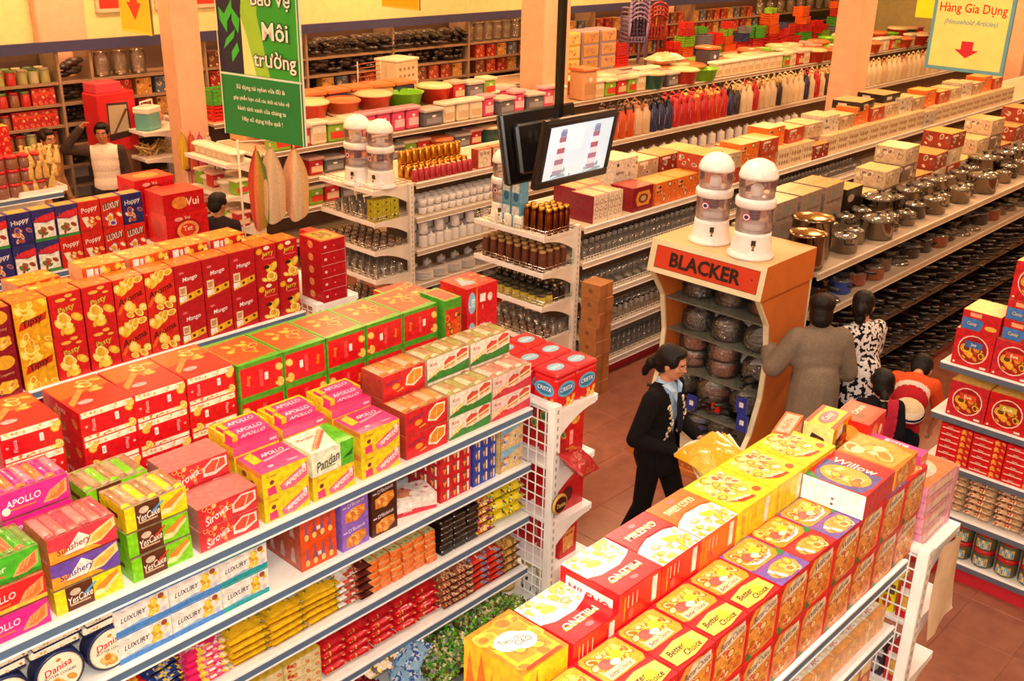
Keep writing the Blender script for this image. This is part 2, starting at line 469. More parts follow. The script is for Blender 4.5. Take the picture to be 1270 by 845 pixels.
gondola('white shelving row of large cookie cartons nearest the camera', 0.9, 3.86, 1.30, .56)
gondola('long white shelving row of wafers, tins and candy in the middle', 0.2, 3.80, 3.38, .9)
gondola('shelving row of fruit biscuit cartons, second behind the wafer row', 0.2, 3.80, 5.43, .9)
gondola('shelving row of blue and red biscuit cartons before the jars', 0.2, 3.85, 7.48, .9, (1.465, 1.13, .8, .45))
gondola('shelving row holding red lidded jars at far left', 0.2, 4.05, 9.53, .9)
CREAM = 'ece2d0'
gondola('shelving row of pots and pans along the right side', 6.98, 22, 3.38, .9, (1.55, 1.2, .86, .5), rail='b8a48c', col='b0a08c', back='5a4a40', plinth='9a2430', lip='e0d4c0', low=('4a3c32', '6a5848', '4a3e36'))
gondola('shelving row of glassware with a red plinth', 6.72, 24, 5.43, .9, (1.52, 1.2, .86, .5), rail='e0d0b8', col='d8c6a8', back='8a6444', plinth='b02030')
gondola('shelving row of white crockery and flasks', 6.62, 25, 7.48, .9, (1.55, 1.2, .86, .5), rail='c8b698', col='d8c6a8', back='8a6848')
gondola('shelving row of plastic containers behind the crockery', 6.25, 25, 9.53, .9, (1.55, 1.2, .86, .5), rail='a89070', col='cdb896', back='7a5a40')
gondola('back shelving row of plastic ware before the wall', 6.9, 25, 11.55, .7, (1.5, 1.18, .85, .5), rail='a89070', col='b8a080', back='6a5040')
end_rack('white wire end rack with red tins beside the aisle', 3.86, 3.26, 4.12, 1, (1.5, 1.14, .79, .47, .16))
end_rack('white wire end rack holding pink boxes beside the front cookie cartons', 3.95, 1.25, 1.86, 1, (1.5, 1.14, .79, .47), depth=.38)
end_rack('white end rack under the tower of slim red cartons', 3.86, 5.36, 6.2, 1, (1.56, 1.14, .79, .47), top=1.58, depth=.33)
end_rack('white end rack under the big red gift cartons', 3.92, 7.55, 8.35, 1, (1.42, 1.05, .7, .4), depth=.5, top=1.46)
end_rack('cream end rack of tumblers and jars before the glassware', 6.66, 5.46, 6.28, -1, (1.52, 1.2, .9, .58, .2), depth=.42, grid=False, col=CREAM, guard=True)
end_rack('cream end rack of bowls and glasses before the crockery', 6.56, 7.5, 8.32, -1, (1.55, 1.24, .95, .66, .3), depth=.46, grid=False, col=CREAM, guard=True)
end_rack('cream end rack hung with towels at the container row', 6.2, 9.55, 10.35, -1, (1.5, 1.15, .8, .45), depth=.4, grid=False, col=CREAM)
# shelving against the far wall, with the blue fascia
t = thing('wall_shelving', 'tall dark wall shelving under a long blue fascia', 'shelving', (0, 0, 0))
b = MB('paint'); b.box(1.0, 26, 12.42, 12.98, 0, .2, '6a4030'); link('plinth', b.mesh('plinth'), t)
b = MB('paint'); b.box(1.0, 26, 12.9, 12.98, .2, 2.40, '5a4234'); link('back_panel', b.mesh('back_panel'), t)
b = MB('paint'); b.box(1.0, 26, 12.38, 12.44, 2.40, 2.52, '3c3f66'); link('fascia', b.mesh('fascia'), t)
for z in (.55, .80, 1.05, 1.30, 1.55, 1.80, 2.05):
    b = MB('paint'); b.box(1.0, 26, 12.45, 12.9, z - .03, z, '9a7c60'); o = link('shelf', b.mesh('shelf'), t)
for x in (2.0, 3.6, 5.45, 5.85, 7.4, 9.0, 10.6, 12.2, 13.8, 15.4, 17, 18.6):
    b = MB('paint'); b.box(x - .015, x + .015, 12.44, 12.9, .2, 2.41, 'a08468'); link('divider', b.mesh('divider'), t)
# side gondola at the right edge, facing the cross aisle
t = thing('gondola_shelving', 'red based shelving at right edge with cookie gift boxes and jars', 'shelving', (0, 0, 0), 0, 'gondola shelving rows')
b = MB('paint'); b.box(6.23, 6.95, -1.5, 2.06, 0, .13, 'c02030'); link('plinth', b.mesh('plinth'), t)
b = MB('paint'); b.box(6.68, 6.7, -1.5, 2.08, .13, 1.45, 'ddd3c4'); link('back_panel', b.mesh('back_panel'), t)
for z in (1.48, 1.14, .81, .47, .16):
    b = MB('paint'); b.box(6.2, 6.68, -1.5, 2.1, z - .03, z, SHW); o = link('shelf', b.mesh('shelf'), t)
    b = MB('paint'); b.box(6.188, 6.2, -1.5, 2.1, z - .045, z - .006, '5a6478'); b.box(6.185, 6.2, -1.5, 2.1, z - .006, z + .003, 'ffffff'); link('price_rail', b.mesh('price_rail'), o)
# ================================================================== goods of the left block
BIS = ['f3b840', 'd98a28', 'f9d888']
BISP = ['f2a03c', 'c8741e', 'fbd38a']
R0 = 'd8141f'
def cream_layer(): return ['fff4dc', 'f6e2b4', 'f5c06a']

# ---------- nearest row: large cookie cartons
def better(name, panel, side, purple=False, oval=True):
    w, d, h = .193, .245, .208
    col = {'all': 'e01b22', 'top': 'e8242a', 'back': 'c8141c'}
    bord = '7a5aa8' if purple else 'e8242a'
    top = [('r', .0, .42, 1, 1, bord if purple else 'e8242a'),
           ('p', [(.03, .50), (.12, .46), (.9, .44), (.97, .52), (.97, .95), (.85, .985), (.1, .985), (.03, .93)], 'f6a23a'),
           ('b', .12, .54, .88, .92, 34, .02, ['f7c352', 'ee8f2e', 'fbe0a0', 'e8702c', 'f8d070'], len(name)),
           ('e', .34, .70, .14, .09, 'f2635a'), ('e', .64, .74, .12, .08, 'f8d63c'), ('e', .5, .66, .1, .05, 'fff3d8')]
    if panel == 'Better Choice':
        top += [('r', .12, .47, .72, .60, 'fde9b4'), ('t', 'Better Choice', .42, .53, .075, .5, '3a2a50', 0, .2),
                ('p', [(.06, .06), (.5, .03), (.95, .08), (.95, .33), (.5, .38), (.06, .33)], 'f8c860'),
                ('e', .62, .2, .14, .11, 'f8e23c'), ('t', 'Better', .36, .25, .10, .4, '3a2420', 0, .25), ('t', 'Choice', .6, .13, .10, .42, '3a2420', 0, .25)]
    else:
        top += [('p', [(.1, .62), (.3, .49), (.7, .49), (.9, .62), (.8, .58), (.5, .54), (.2, .58)], 'ffffff'), ('t', panel, .5, .55, .07, .6, '8a3040', 0, .1),
                ('r', .0, .0, 1, .40, bord if purple else 'e83030'), ('e', .5, .2, .38, .17, 'f4a848'), ('b', .25, .1, .75, .28, 8, .02, ['f7c352', 'ee7f2e', 'fbe0a0'], 5),
                ('p', [(.16, .3), (.3, .05), (.36, .08), (.26, .32)], 'ffffff'), ('t', panel, .24, .2, .05, .4, '8a3040', 70), ('p', [(.78, .40), (.98, .40), (.98, .56)], '2f8a4a')]
    fr = [('p', [(.06, .04), (.5, .01), (.97, .06), (.97, .8), (.6, .95), (.2, .95), (.06, .8)], 'f0a244'),
          ('b', .12, .1, .88, .64, 34, .022, ['f2b24a', 'e0872c', 'e8503a', 'f9dc9a', 'c8681c'], 11),
          ('p', [(.1, .62), (.4, .92), (.9, .92), (.92, .74), (.5, .66)], 'f6e6c8'), ('t', side, .54, .79, .13, .7, '6a3a50', 8, .2), ('p', [(.06, .02), (.26, .02), (.06, .2)], '2f8a4a')]
    b = carton(w, d, h, col, top=top, front=fr, right=[('r', .1, .1, .9, .85, 'f0a244'), ('b', .2, .2, .8, .6, 8, .025, BISP, 3), ('t', panel, .5, .72, .12, .7, '6a3040')])
    return b.mesh(name)
BW = (.193, .245, .208)
m_better = better('better_carton', 'Better Choice', 'Better Choice')
m_willow = better('willow_carton', 'Willow', 'Willow', True)
m_willow2 = better('willow_carton_red', 'Willow', 'Willow')
xs = 1.77
k = 0
for i in range(11):
    x = xs + i * .197
    me = m_better if i < 5 else (m_willow if i % 2 else m_willow2)
    d = 'red cookie carton with script lettering' if i < 5 else ('red and purple oval picture carton' if i % 2 else 'red oval picture carton')
    for t in (0, 1):
        put('cookie_carton', me, '%s on front edge, %s from near end, %s tier' % (d, od(i + 1), ('lower', 'upper')[t]), 'carton',
            (x + BW[0] / 2, 1.305 + BW[1] / 2 + RND.uniform(0, .004), 1.52 + t * .21), 0, 'cookie cartons on the front shelving')
# an upright carton leaning among them, and the odd ones further along
def willow_up():
    w, d, h = .27, .25, .10
    b = carton(w, d, h, {'all': 'd81c24', 'left': 'fbf7ee', 'top': 'e2262c'},
               top=[('p', [(.03, .1), (.3, .04), (.66, .04), (.66, .97), (.3, .95), (.03, .85)], '5a5a9a'), ('e', .36, .5, .27, .40, 'f4ae4c'), ('b', .2, .25, .5, .75, 14, .025, ['f7c352', 'ee8f2e', 'f26a4a', 'fbe0a0'], 4),
                    ('p', [(.0, .72), (.16, .99), (.0, .99)], '2f8a4a'), ('t', 'Willow', .7, .52, .17, .8, 'fff6f0', -90, .1)],
               left=[('e', .5, .42, .025, .06, '7a4a4a'), ('e', .5, .2, .025, .06, '7a4a4a')])
    return b.mesh('willow_up')
put('cookie_carton', willow_up(), 'red carton with purple oval picture and white side, lying on other cartons', 'carton', (3.46, 1.43, 1.945), 0.04, 'cookie cartons on the front shelving')
def oldfash(): 
    return carton(.22, .25, .09, {'all': 'e87b1c', 'left': 'e8a03c'}, top=[('p', [(.05, .1), (.8, .04), (.95, .4), (.95, .95), (.1, .95)], 'f3a548'), ('b', .15, .3, .85, .85, 7, .05, ['f2b95c', 'd98a34', 'fbe3b0'], 8), ('e', .3, .75, .16, .1, 'ffe9b8')],
                  front=[('b', .1, .1, .9, .8, 8, .03, BIS, 4)]).mesh('cookie_carton_orange')
put('cookie_carton', oldfash(), 'orange cookie carton lying behind the purple oval carton', 'carton', (3.72, 1.44, 1.945), .05, 'cookie cartons on the front shelving')
# tall pink carton at the end of the front edge
def pinktall():
    return carton(.07, .25, .25, {'all': 'e8459a', 'left': 'd83a8a', 'front': 'f0883c'}, front=[('r', 0, 0, 1, .75, 'f2a33c'), ('b', .1, .1, .9, .65, 8, .02, ['f7c352', 'ee6f4e', 'fbe0a0'], 4), ('t', 'Wee', .5, .85, .1, .8, 'ffffff')],
                  top=[('r', .2, .3, .8, .7, 'fbd0e4'), ('t', 'Wee', .5, .5, .12, .9, 'c03070', 90)]).mesh('pinktall')
put('cookie_carton', pinktall(), 'tall narrow pink carton at far end of the front cookie row', 'carton', (3.93, 1.45, 1.735), 0, 'cookie cartons on the front shelving')
# second rank: taller stacks
def milk_box(name, l1, c1='d8141f', flip=False):
    w, d, h = .222, .24, .135
    top = [('p', [(0, 0), (1, 0), (1, .46), (.8, .54), (.4, .56), (.12, .48), (0, .42)], 'fdf3ea'), ('b', .06, .03, .94, .22, 24, .015, ['f2c040', 'd88a2a', 'f8dc80', 'e8a83a'], 2), ('b', .1, .26, .9, .42, 9, .012, ['e8c8a0', 'd8a068', 'f2b8a8'], 5), ('e', .32, .33, .09, .055, 'd99a50'), ('e', .32, .335, .07, .035, 'f8e8c0'),
           ('e', .68, .3, .12, .07, 'b8d848'), ('e', .62, .34, .08, .05, 'f2c832'), ('p', [(0, .42), (.12, .49), (.4, .57), (.8, .55), (1, .47), (1, 1), (0, 1)], c1), ('r', .18, .72, .86, .78, 'f0a030'), ('t', l1, .5, .72, .13, .72, 'fff4d8'), ('e', .5, .88, .08, .04, 'f06a78')]
    if flip: top = [tuple(([('p', [(1 - u, 1 - v) for u, v in L[1]], L[2])][0]) if L[0] == 'p' else
                          (('r', 1 - L[3], 1 - L[4], 1 - L[1], 1 - L[2], L[5]) if L[0] == 'r' else
                           (('e', 1 - L[1], 1 - L[2], L[3], L[4], L[5]) if L[0] == 'e' else
                            (('b', 1 - L[3], 1 - L[4], 1 - L[1], 1 - L[2]) + tuple(L[5:]) if L[0] == 'b' else
                             ('t', L[1], 1 - L[2], 1 - L[3], L[4], L[5], L[6], 180))))) for L in top]
    fr = [('r', .78, .2, .9, .9, 'f6ece4'), ('r', .12, .2, .15, .85, 'f0a030'), ('r', .2, .5, .22, .85, 'f2c8b0'), ('r', .3, .5, .32, .85, 'f2c8b0'), ('r', .4, .5, .42, .85, 'f2c8b0'), ('e', .28, .3, .06, .14, 'e84a50')]
    return carton(w, d, h, {'all': c1, 'back': 'c01018'}, top=top, front=fr, left=[('r', .1, .2, .9, .8, 'fdf3ea'), ('t', l1, .5, .5, .3, .7, c1)]).mesh(name)
MB_D = (.222, .24, .135)
m_mil = milk_box('milk_biscuit', 'MILENO'); m_mil2 = milk_box('milk_biscuit_turned', 'MILENO', 'd8141f', True); m_coc = milk_box('coconut_biscuit', 'SWEET COCO', 'ee6a1c')
def yel(name, txt):
    w, d, h = .235, .24, .135
    return carton(w, d, h, {'all': 'e8cc1a', 'right': 'd8bc18'},
                  top=[('r', .03, .03, .97, .97, 'ecd424'), ('p', [(.1, .25), (.55, .12), (.9, .3), (.9, .9), (.6, .95), (.12, .85)], 'f8cf52'), ('b', .16, .3, .84, .88, 36, .022, ['f8b84a', 'f28a4a', 'fde0a8', 'f8cf52', 'e86a3c', 'fff0c8'], 6), ('e', .82, .2, .08, .07, 'e85a2a'),
                       ('p', [(.12, .3), (.35, .12), (.62, .08), (.62, .14), (.36, .2)], 'd83a20'), ('t', txt, .4, .22, .11, .5, 'ffffff', -18, .2), ('t', 'Ly', .78, .82, .08, .2, '7a3a20', 15)],
                  front=[('r', .78, .12, .9, .9, 'e4e4d8'), ('r', .1, .2, .2, .8, 'd0b410'), ('r', .3, .2, .32, .8, 'c8ac10'), ('r', .4, .2, .42, .8, 'c8ac10'), ('r', .5, .2, .52, .8, 'c8ac10')],
                  left=[('r', .1, .1, .9, .9, 'f8e95a'), ('t', txt, .5, .5, .3, .7, 'c83020')]).mesh(name)
m_yel = yel('yellow_carton', 'Lysoda')
def gold():
    w, d, h = .195, .24, .245
    flame = [('p', [(0, .1), (.1, .9), (.2, .3), (.3, .95), (.42, .35), (.5, .8), (.5, .1)], 'e8641c'), ('t', 'Hi Tea', .75, .35, .22, .4, '6a4a8a', 90)]
    return carton(w, d, h, {'all': 'f8c81c', 'top': 'f2781c', 'left': 'f6a81c'},
                  top=[('r', .08, .08, .92, .92, 'f8b02c'), ('p', [(.15, .2), (.85, .14), (.9, .85), (.2, .9)], 'ee8a2c'), ('b', .1, .1, .9, .9, 14, .03, ['f8b848', 'e8702c', 'f09a34'], 3), ('e', .42, .55, .28, .17, 'fffaf2'), ('e', .6, .45, .22, .16, 'fffaf2'), ('t', 'Tieu thu', .46, .56, .1, .45, '7a5a30', -10), ('t', 'CAO', .58, .44, .1, .3, '7a5a30', -10), ('p', [(.1, .02), (.9, .02), (.85, .07), (.15, .07)], 'd83a20')],
                  front=flame, left=flame).mesh('gold_carton')
put('cookie_carton', gold(), 'golden yellow carton with white cloud lettering, nearest in back rank', 'carton', (1.855, 1.68, 1.52 + .247), 0.0, 'cookie cartons on the front shelving')
put('cookie_carton', gold(), 'golden yellow carton under the nearest gold one', 'carton', (1.855, 1.68, 1.52), 0, 'cookie cartons on the front shelving')
cube_stack = [(2.075, m_mil2, 'red and white milk biscuit carton turned around', 2, 0), (2.292, m_mil2, 'red and white milk biscuit carton', 4, 0), (2.518, m_mil, 'red and white milk biscuit carton', 4, 1),
              (2.745, m_coc, 'orange and white coconut biscuit carton', 4, 0), (2.982, m_yel, 'bright yellow biscuit carton', 4, 0), (3.222, m_yel, 'bright yellow biscuit carton', 4, 1), (3.462, m_yel, 'bright yellow biscuit carton', 4, 2)]
for x, me, d, n, kk in cube_stack:
    for t in range(n):
        if t == 0 and n == 4 and False: continue
        put('biscuit_carton', me, '%s, %s stack of back rank, %s layer' % (d, od(cube_stack.index((x, me, d, n, kk)) + 2), od(t + 1)), 'carton', (x + .005, 1.555 + .12, 1.52 + t * .1365 if n == 4 else 1.52 + .21 + t * .1365), 0, 'biscuit cartons in back rank of front shelving')
# small cartons lying at the back corner
def sm(name, w, d, h, c, txt, tc='ffffff', lay=()):
    return carton(w, d, h, {'all': c}, top=[('r', .08, .12, .92, .88, tc), ('t', txt, .5, .5, .32, .8, c)] + list(lay), front=[('r', .08, .12, .92, .88, tc), ('t', txt, .5, .5, .4, .75, c)],
                  left=[('e', .5, .7, .14, .1, tc), ('t', txt, .5, .35, .14, .6, tc), ('e', .5, .55, .2, .05, tc)]).mesh(name)
m1 = sm('orange_small', .22, .075, .135, 'f0641c', 'Kinh Do', 'f8b8a0')
put('biscuit_carton', m1, 'upright orange carton with pink lettering at the back corner', 'carton', (3.62, 1.79, 1.932), .25, 'small cartons at back corner')
b = carton(.20, .13, .135, {'all': 'f4c41c', 'right': 'd8201c', 'left': 'f2e48a'}, top=[('r', 0, 0, 1, .14, 'e02818'), ('r', 0, .86, 1, 1, 'e02818'), ('e', .5, .5, .36, .26, '8a5a7a'), ('t', 'Cosy', .5, .5, .3, .6, 'f8e8d0')],
           front=[('p', [(.1, .1), (.9, .1), (.7, .8), (.3, .9)], '4a2a20'), ('p', [(.2, .5), (.5, .6), (.5, .95), (.2, .95)], 'f8f0d8'), ('e', .6, .35, .2, .2, 'd83018'), ('t', 'Cosy', .5, .25, .25, .6, 'f8e03c')],
           left=[('p', [(.1, .1), (.9, .1), (.7, .6), (.3, .7)], '3a2a30'), ('e', .5, .4, .25, .15, 'e04a20')])
put('biscuit_carton', b.mesh('cosy'), 'yellow and black carton with red rim on the back corner', 'carton', (3.80, 1.70, 1.932), .1, 'small cartons at back corner')
b = carton(.20, .16, .12, {'all': 'dd2418'}, top=[('r', .1, .15, .9, .85, 'e8482a'), ('e', .35, .5, .15, .2, '7a2a20'), ('t', 'Oriana', .6, .6, .2, .5, 'fbe8d8')], front=[('e', .4, .5, .16, .34, 'f2a03c'), ('e', .75, .4, .1, .2, 'fff0d8')], left=[('e', .5, .5, .3, .3, 'f2a03c')])
put('biscuit_carton', b.mesh('red_small'), 'small red carton beside the yellow and black one', 'carton', (3.97, 1.64, 1.932), .08, 'small cartons at back corner')
put('biscuit_carton', m_yel, 'yellow biscuit carton under the small corner cartons', 'carton', (3.71, 1.70, 1.795), 0, 'biscuit cartons in back rank of front shelving')
for t in range(2):
    put('biscuit_carton', m_coc, 'orange carton at end of back rank, %s layer' % od(t + 1), 'carton', (3.71, 1.70, 1.52 + t * .1365), 0, 'biscuit cartons in back rank of front shelving')
# lower shelf of the front row: small noodle style boxes
b = carton(.15, .14, .11, {'all': 'f6ead0', 'front': 'f2b070'}, top=[('r', 0, .0, 1, .2, 'f2a860'), ('b', .15, .3, .85, .9, 8, .02, ['f8c860', 'f0642c', 'fbe0a0'], 3), ('r', .1, .22, .7, .42, 'fffaf0'), ('t', 'AFC', .4, .32, .14, .4, 'd02818')], front=[('b', .1, .2, .9, .8, 8, .018, ['f8c860', 'e88a3c', 'fbe0a0'], 3)])
me = b.mesh('afc')
row('cracker_box', me, (.15, .14, .11), 'small cream and orange cracker box on front lower shelf', 'box', 2.28, 10, 1.32, 1.181, 1, 'cracker boxes on front lower shelf')
b = carton(.10, .15, .2, {'all': '2f8ac8', 'right': 'c82030'}, front=[('e', .5, .5, .35, .3, 'f8f0e0'), ('t', 'Oat', .5, .8, .14, .7, 'ffffff')], top=[('r', .1, .1, .9, .9, '58b0e0')])
row('cracker_box', b.mesh('bluebox'), (.10, .15, .2), 'blue and red cracker box below the cream cracker boxes', 'box', 2.9, 6, 1.32, .85, 1, 'blue cracker boxes on front shelving')
b = carton(.12, .15, .24, {'all': 'c8303a'}, front=[('r', .1, .6, .9, .9, 'f2dc80'), ('e', .5, .35, .3, .2, 'f2a850')], top=[('r', .15, .15, .85, .85, 'f6e8a0')])
row('cracker_box', b.mesh('redcream'), (.12, .15, .24), 'dark red cracker box by the wire end rack', 'box', 3.53, 2, 1.32, .85, 1, 'dark red cracker boxes')
# end rack of the front row: pink boxes, goods on lower shelves, hanging paper
b = carton(.30, .24, .076, {'all': 'eea2b8', 'top': 'f2704a'}, top=[('r', .0, .0, 1, 1, 'f07a4c'), ('e', .45, .5, .35, .35, 'f9c8b0'), ('e', .5, .5, .2, .2, 'fdeee0'), ('p', [(0, .7), (.5, .98), (0, .98)], 'e8402c')],
           left=[('p', [(.05, .2), (.5, .7), (.9, .5), (.6, .2)], 'f0b02c'), ('b', .1, .2, .6, .7, 5, .02, ['f2c040', 'e8a03a'], 5), ('r', .0, .0, 1, .08, 'd86a90')],
           front=[('r', .06, .1, .94, .9, 'f6c4d0'), ('r', .1, .2, .9, .3, 'c07a50'), ('e', .5, .6, .3, .2, 'f8dcc0')], right=[('r', .06, .1, .94, .9, 'f6c4d0')])
me = b.mesh('pinkbox')
for t in range(4):
    put('biscuit_box', me, 'pink biscuit box on the end rack, %s of four' % ('lowest', 'second', 'third', 'topmost')[t], 'box', (4.14, 1.42, 1.5 + t * .0775), .03 - .02 * t, 'pink biscuit boxes')
b = carton(.03, .24, .29, {'all': 'e8a0b8'}, right=[('r', .1, .1, .9, .9, 'f2c0d0')])
put('biscuit_box', b.mesh('pinkslab'), 'thin pink box standing upright at the pink stack', 'box', (4.31, 1.42, 1.5), 0, 'pink biscuit boxes')
b = MB('matte')
v = []
for j in range(9):
    for i in range(5): v.append((4.06 + .066 * i + .006 * math.sin(j), 1.228 + .008 * math.sin(i * 1.7 + j * .4) - .02 * j / 8, 1.492 - .058 * j + (.012 * i if j == 8 else 0)))
b.add(v, [(j * 5 + i + 5, j * 5 + i + 6, j * 5 + i + 1, j * 5 + i) for j in range(8) for i in range(4)], 'e6c8a8', smooth=True)
put('paper_sheet', b.mesh('paper'), 'beige paper sheet hanging from the end rack shelf', 'paper', (0, 0, 0))
b = carton(.12, .07, .17, {'all': 'd0202c'}, front=[('e', .5, .4, .3, .25, 'f2b850'), ('r', .1, .7, .9, .9, 'f0e060')], left=[('e', .5, .45, .3, .25, 'f2b850'), ('r', .1, .7, .9, .92, 'f8ece0')])
me = b.mesh('er')
b = carton(.12, .07, .17, {'all': 'f0d828'}, left=[('r', .1, .55, .9, .85, '6a4a30'), ('e', .5, .3, .3, .2, 'd04a20')]); me2 = b.mesh('er2')
b = carton(.12, .07, .17, {'all': '3a3640'}, left=[('r', .1, .6, .9, .85, 'c8c0b8'), ('e', .5, .3, .3, .2, 'a8a8b0')]); me3 = b.mesh('er3')
for zi, z in enumerate((1.14, .79, .47)):
    for i in range(7):
        q = (me, me2, me)[i % 3] if zi == 0 else (me, me3, me)[i % 3]
        cn = ('red', 'yellow', 'red')[i % 3] if zi == 0 else ('red', 'dark grey', 'red')[i % 3]
        put('cracker_box', q, '%s cracker box behind front wire grid, %s shelf, %s from the near side' % (cn, ('upper', 'middle', 'lower')[zi], od(i + 1)), 'box', (4.06, 1.31 + .08 * i, z), 0, 'cracker boxes on front end rack')

# ---------- middle row (wafers): shelf by shelf
def cells(b, w, d, h, n, cols, m='film'):
    """a tray top of wrapped bars: n rounded bars side by side along x"""
    for i in range(n):
        cx = -w / 2 + w * (i + .5) / n; r = w / n * .46
        vs = []; fs = []
        for j, y in enumerate((-d / 2 + .012, -d / 2 + .03, d / 2 - .03, d / 2 - .012)):
            q = .35 if j in (0, 3) else 1
            for k in range(5):
                a = PI * k / 4; vs.append((cx - r * math.cos(a), y, h + .009 * q * math.sin(a)))
        for j in range(3):
            for k in range(4): fs.append((j * 5 + k, j * 5 + k + 1, j * 5 + k + 6, j * 5 + k + 5))
        b.add(vs, fs, [hx(cols[(i + (q // 4)) % len(cols)]) for q in range(len(fs))], m, True)
def wafer(name, w, d, h, c, side, txt, tcol, blobs, n=6, trim=None, tray=None):
    b = MB('card'); b.box(-w/2, w/2, -d/2, d/2, 0, h, {'all': c, 'left': side, 'top': tray or side})
    L = []
    if trim: L.append(('r', 0, 0, 1, .16, trim))
    L += [('p', [(.60, .12), (.72, .55), (.98, .85), (.96, .3), (.8, .12)], blobs[0]), ('p', [(.64, .2), (.75, .55), (.94, .75), (.93, .36), (.8, .2)], blobs[1])]
    for k in range(3): L.append(('p', [(.66 + .06 * k, .25 + .06 * k), (.69 + .06 * k, .25 + .06 * k), (.76 + .06 * k, .55 + .06 * k), (.73 + .06 * k, .55 + .06 * k)], blobs[0]))
    L += [('t', txt, .34, .56, .27, .5, tcol, 3, .15), ('r', .1, .26, .5, .33, blobs[1]), ('e', .08, .3, .06, .16, 'fff2e0')]
    b.face('front', w, d, h, L)
    b.face('left', w, d, h, [('r', .1, .3, .9, .6, tcol), ('t', txt, .5, .45, .2, .7, c)])
    cells(b, w, d, h, n, [c, side, blobs[1]])
    return b.mesh(name)
WD = (.262, .20, .105)
W = {}
W['pink'] = wafer('wafer_pink', *WD, 'e8248c', 'c87890', 'APOLLO', 'ffe8f4', ('f2a060', 'e87838'), 7, None, 'b05a68')
W['red'] = wafer('wafer_red', *WD, 'e02428', 'c89060', 'APOLLO', 'ffe8e0', ('f2a060', 'e87838'), 7, 'f2c040')
W['green'] = wafer('wafer_green', *WD, '48b028', '7a9a48', 'Wafer', 'd8f0c0', ('f2a060', 'd86a3c'), 7, '2f8a20')
def sponge(name, c1, c2, trim):
    w, d, h = WD; b = MB('card'); b.box(-w/2, w/2, -d/2, d/2, 0, h, {'all': c1, 'left': trim, 'top': 'b04848'})
    b.face('front', w, d, h, [('p', [(0, 0), (0, .5), (.4, .42), (.7, .1), (.75, 0)], 'f6a030'), ('p', [(.52, .2), (.6, .6), (.98, .98), (.99, .6), (.75, .2)], 'fbd890'), ('p', [(.6, .3), (.66, .55), (.93, .85), (.94, .6), (.74, .3)], 'f0b048'), ('p', [(.2, .2), (.45, .9), (.6, .6), (.5, .2)], 'fdf0e0'),
                              ('t', 'Sunshery', .36, .42, .34, .5, c2, 8, .2), ('r', .15, .16, .5, .2, 'e86a50')])
    cells(b, w, d, h, 6, ['c85058', 'd08a80', 'd87068'])
    return b.mesh(name)
W['sun1'] = sponge('sponge_red', 'd83a4a', 'a02838', 'e88a50'); W['sun2'] = sponge('sponge_purple', '6a48a8', '5a3898', 'e89a40')
def yescake(name, c, wtop=True):
    w, d, h = WD; b = MB('card'); b.box(-w/2, w/2, -d/2, d/2, 0, h, {'all': c, 'top': 'a89070'})
    b.face('front', w, d, h, [('r', .16, .0, .56, 1, '5a2c18'), ('p', [(.56, .2), (.62, .52), (.93, .95), (.97, .66), (.72, .14)], 'fbe0a0'), ('p', [(.58, .42), (.63, .58), (.93, .95), (.96, .8), (.72, .36)], 'f08a2c'), ('e', .3, .72, .08, .14, 'c8b8a0'),
                              ('t', 'YesCake', .36, .45, .3, .38, 'f8ece0', 6, .2), ('r', .2, .2, .5, .27, 'd0b090'), ('p', [(.4, .52), (.6, .85), (.62, .78), (.44, .48)], '48a0e0' if c != '7ed01c' else 'e03020')])
    b.face('left', w, d, h, [('r', .2, .2, .8, .8, c), ('r', .3, .4, .7, .6, '5a2c18')])
    cells(b, w, d, h, 7, [c, 'a87850', 'b8a078'])
    return b.mesh(name)
W['ycy'] = yescake('cake_yellow', 'f2d81c'); W['ycg'] = yescake('cake_green', '7ed01c')
def redwafer():
    w, d, h = .285, .17, .10; b = MB('film'); b.box(-w/2, w/2, -d/2, d/2, 0, h, {'all': 'd83038', 'top': 'c87870', 'left': 'b87870'})
    b.face('front', w, d, h, [('b', .04, .08, .6, .92, 16, .014, ['e84848', 'f0a048', 'c82028', 'f6c070'], 6), ('p', [(.56, .2), (.56, .6), (.72, .92), (.97, .86), (.97, .4), (.76, .14)], 'f8e0d8'), ('p', [(.59, .34), (.6, .58), (.73, .84), (.93, .8), (.94, .46), (.76, .3)], 'e85038'), ('p', [(.75, .3), (.77, .3), (.85, .8), (.83, .8)], 'f8d8c8'),
                              ('t', 'Sirowa', .3, .45, .36, .4, 'ffe8e8', 20, .3)])
    return b.mesh('wafer_redpack')
W['rw'] = redwafer()
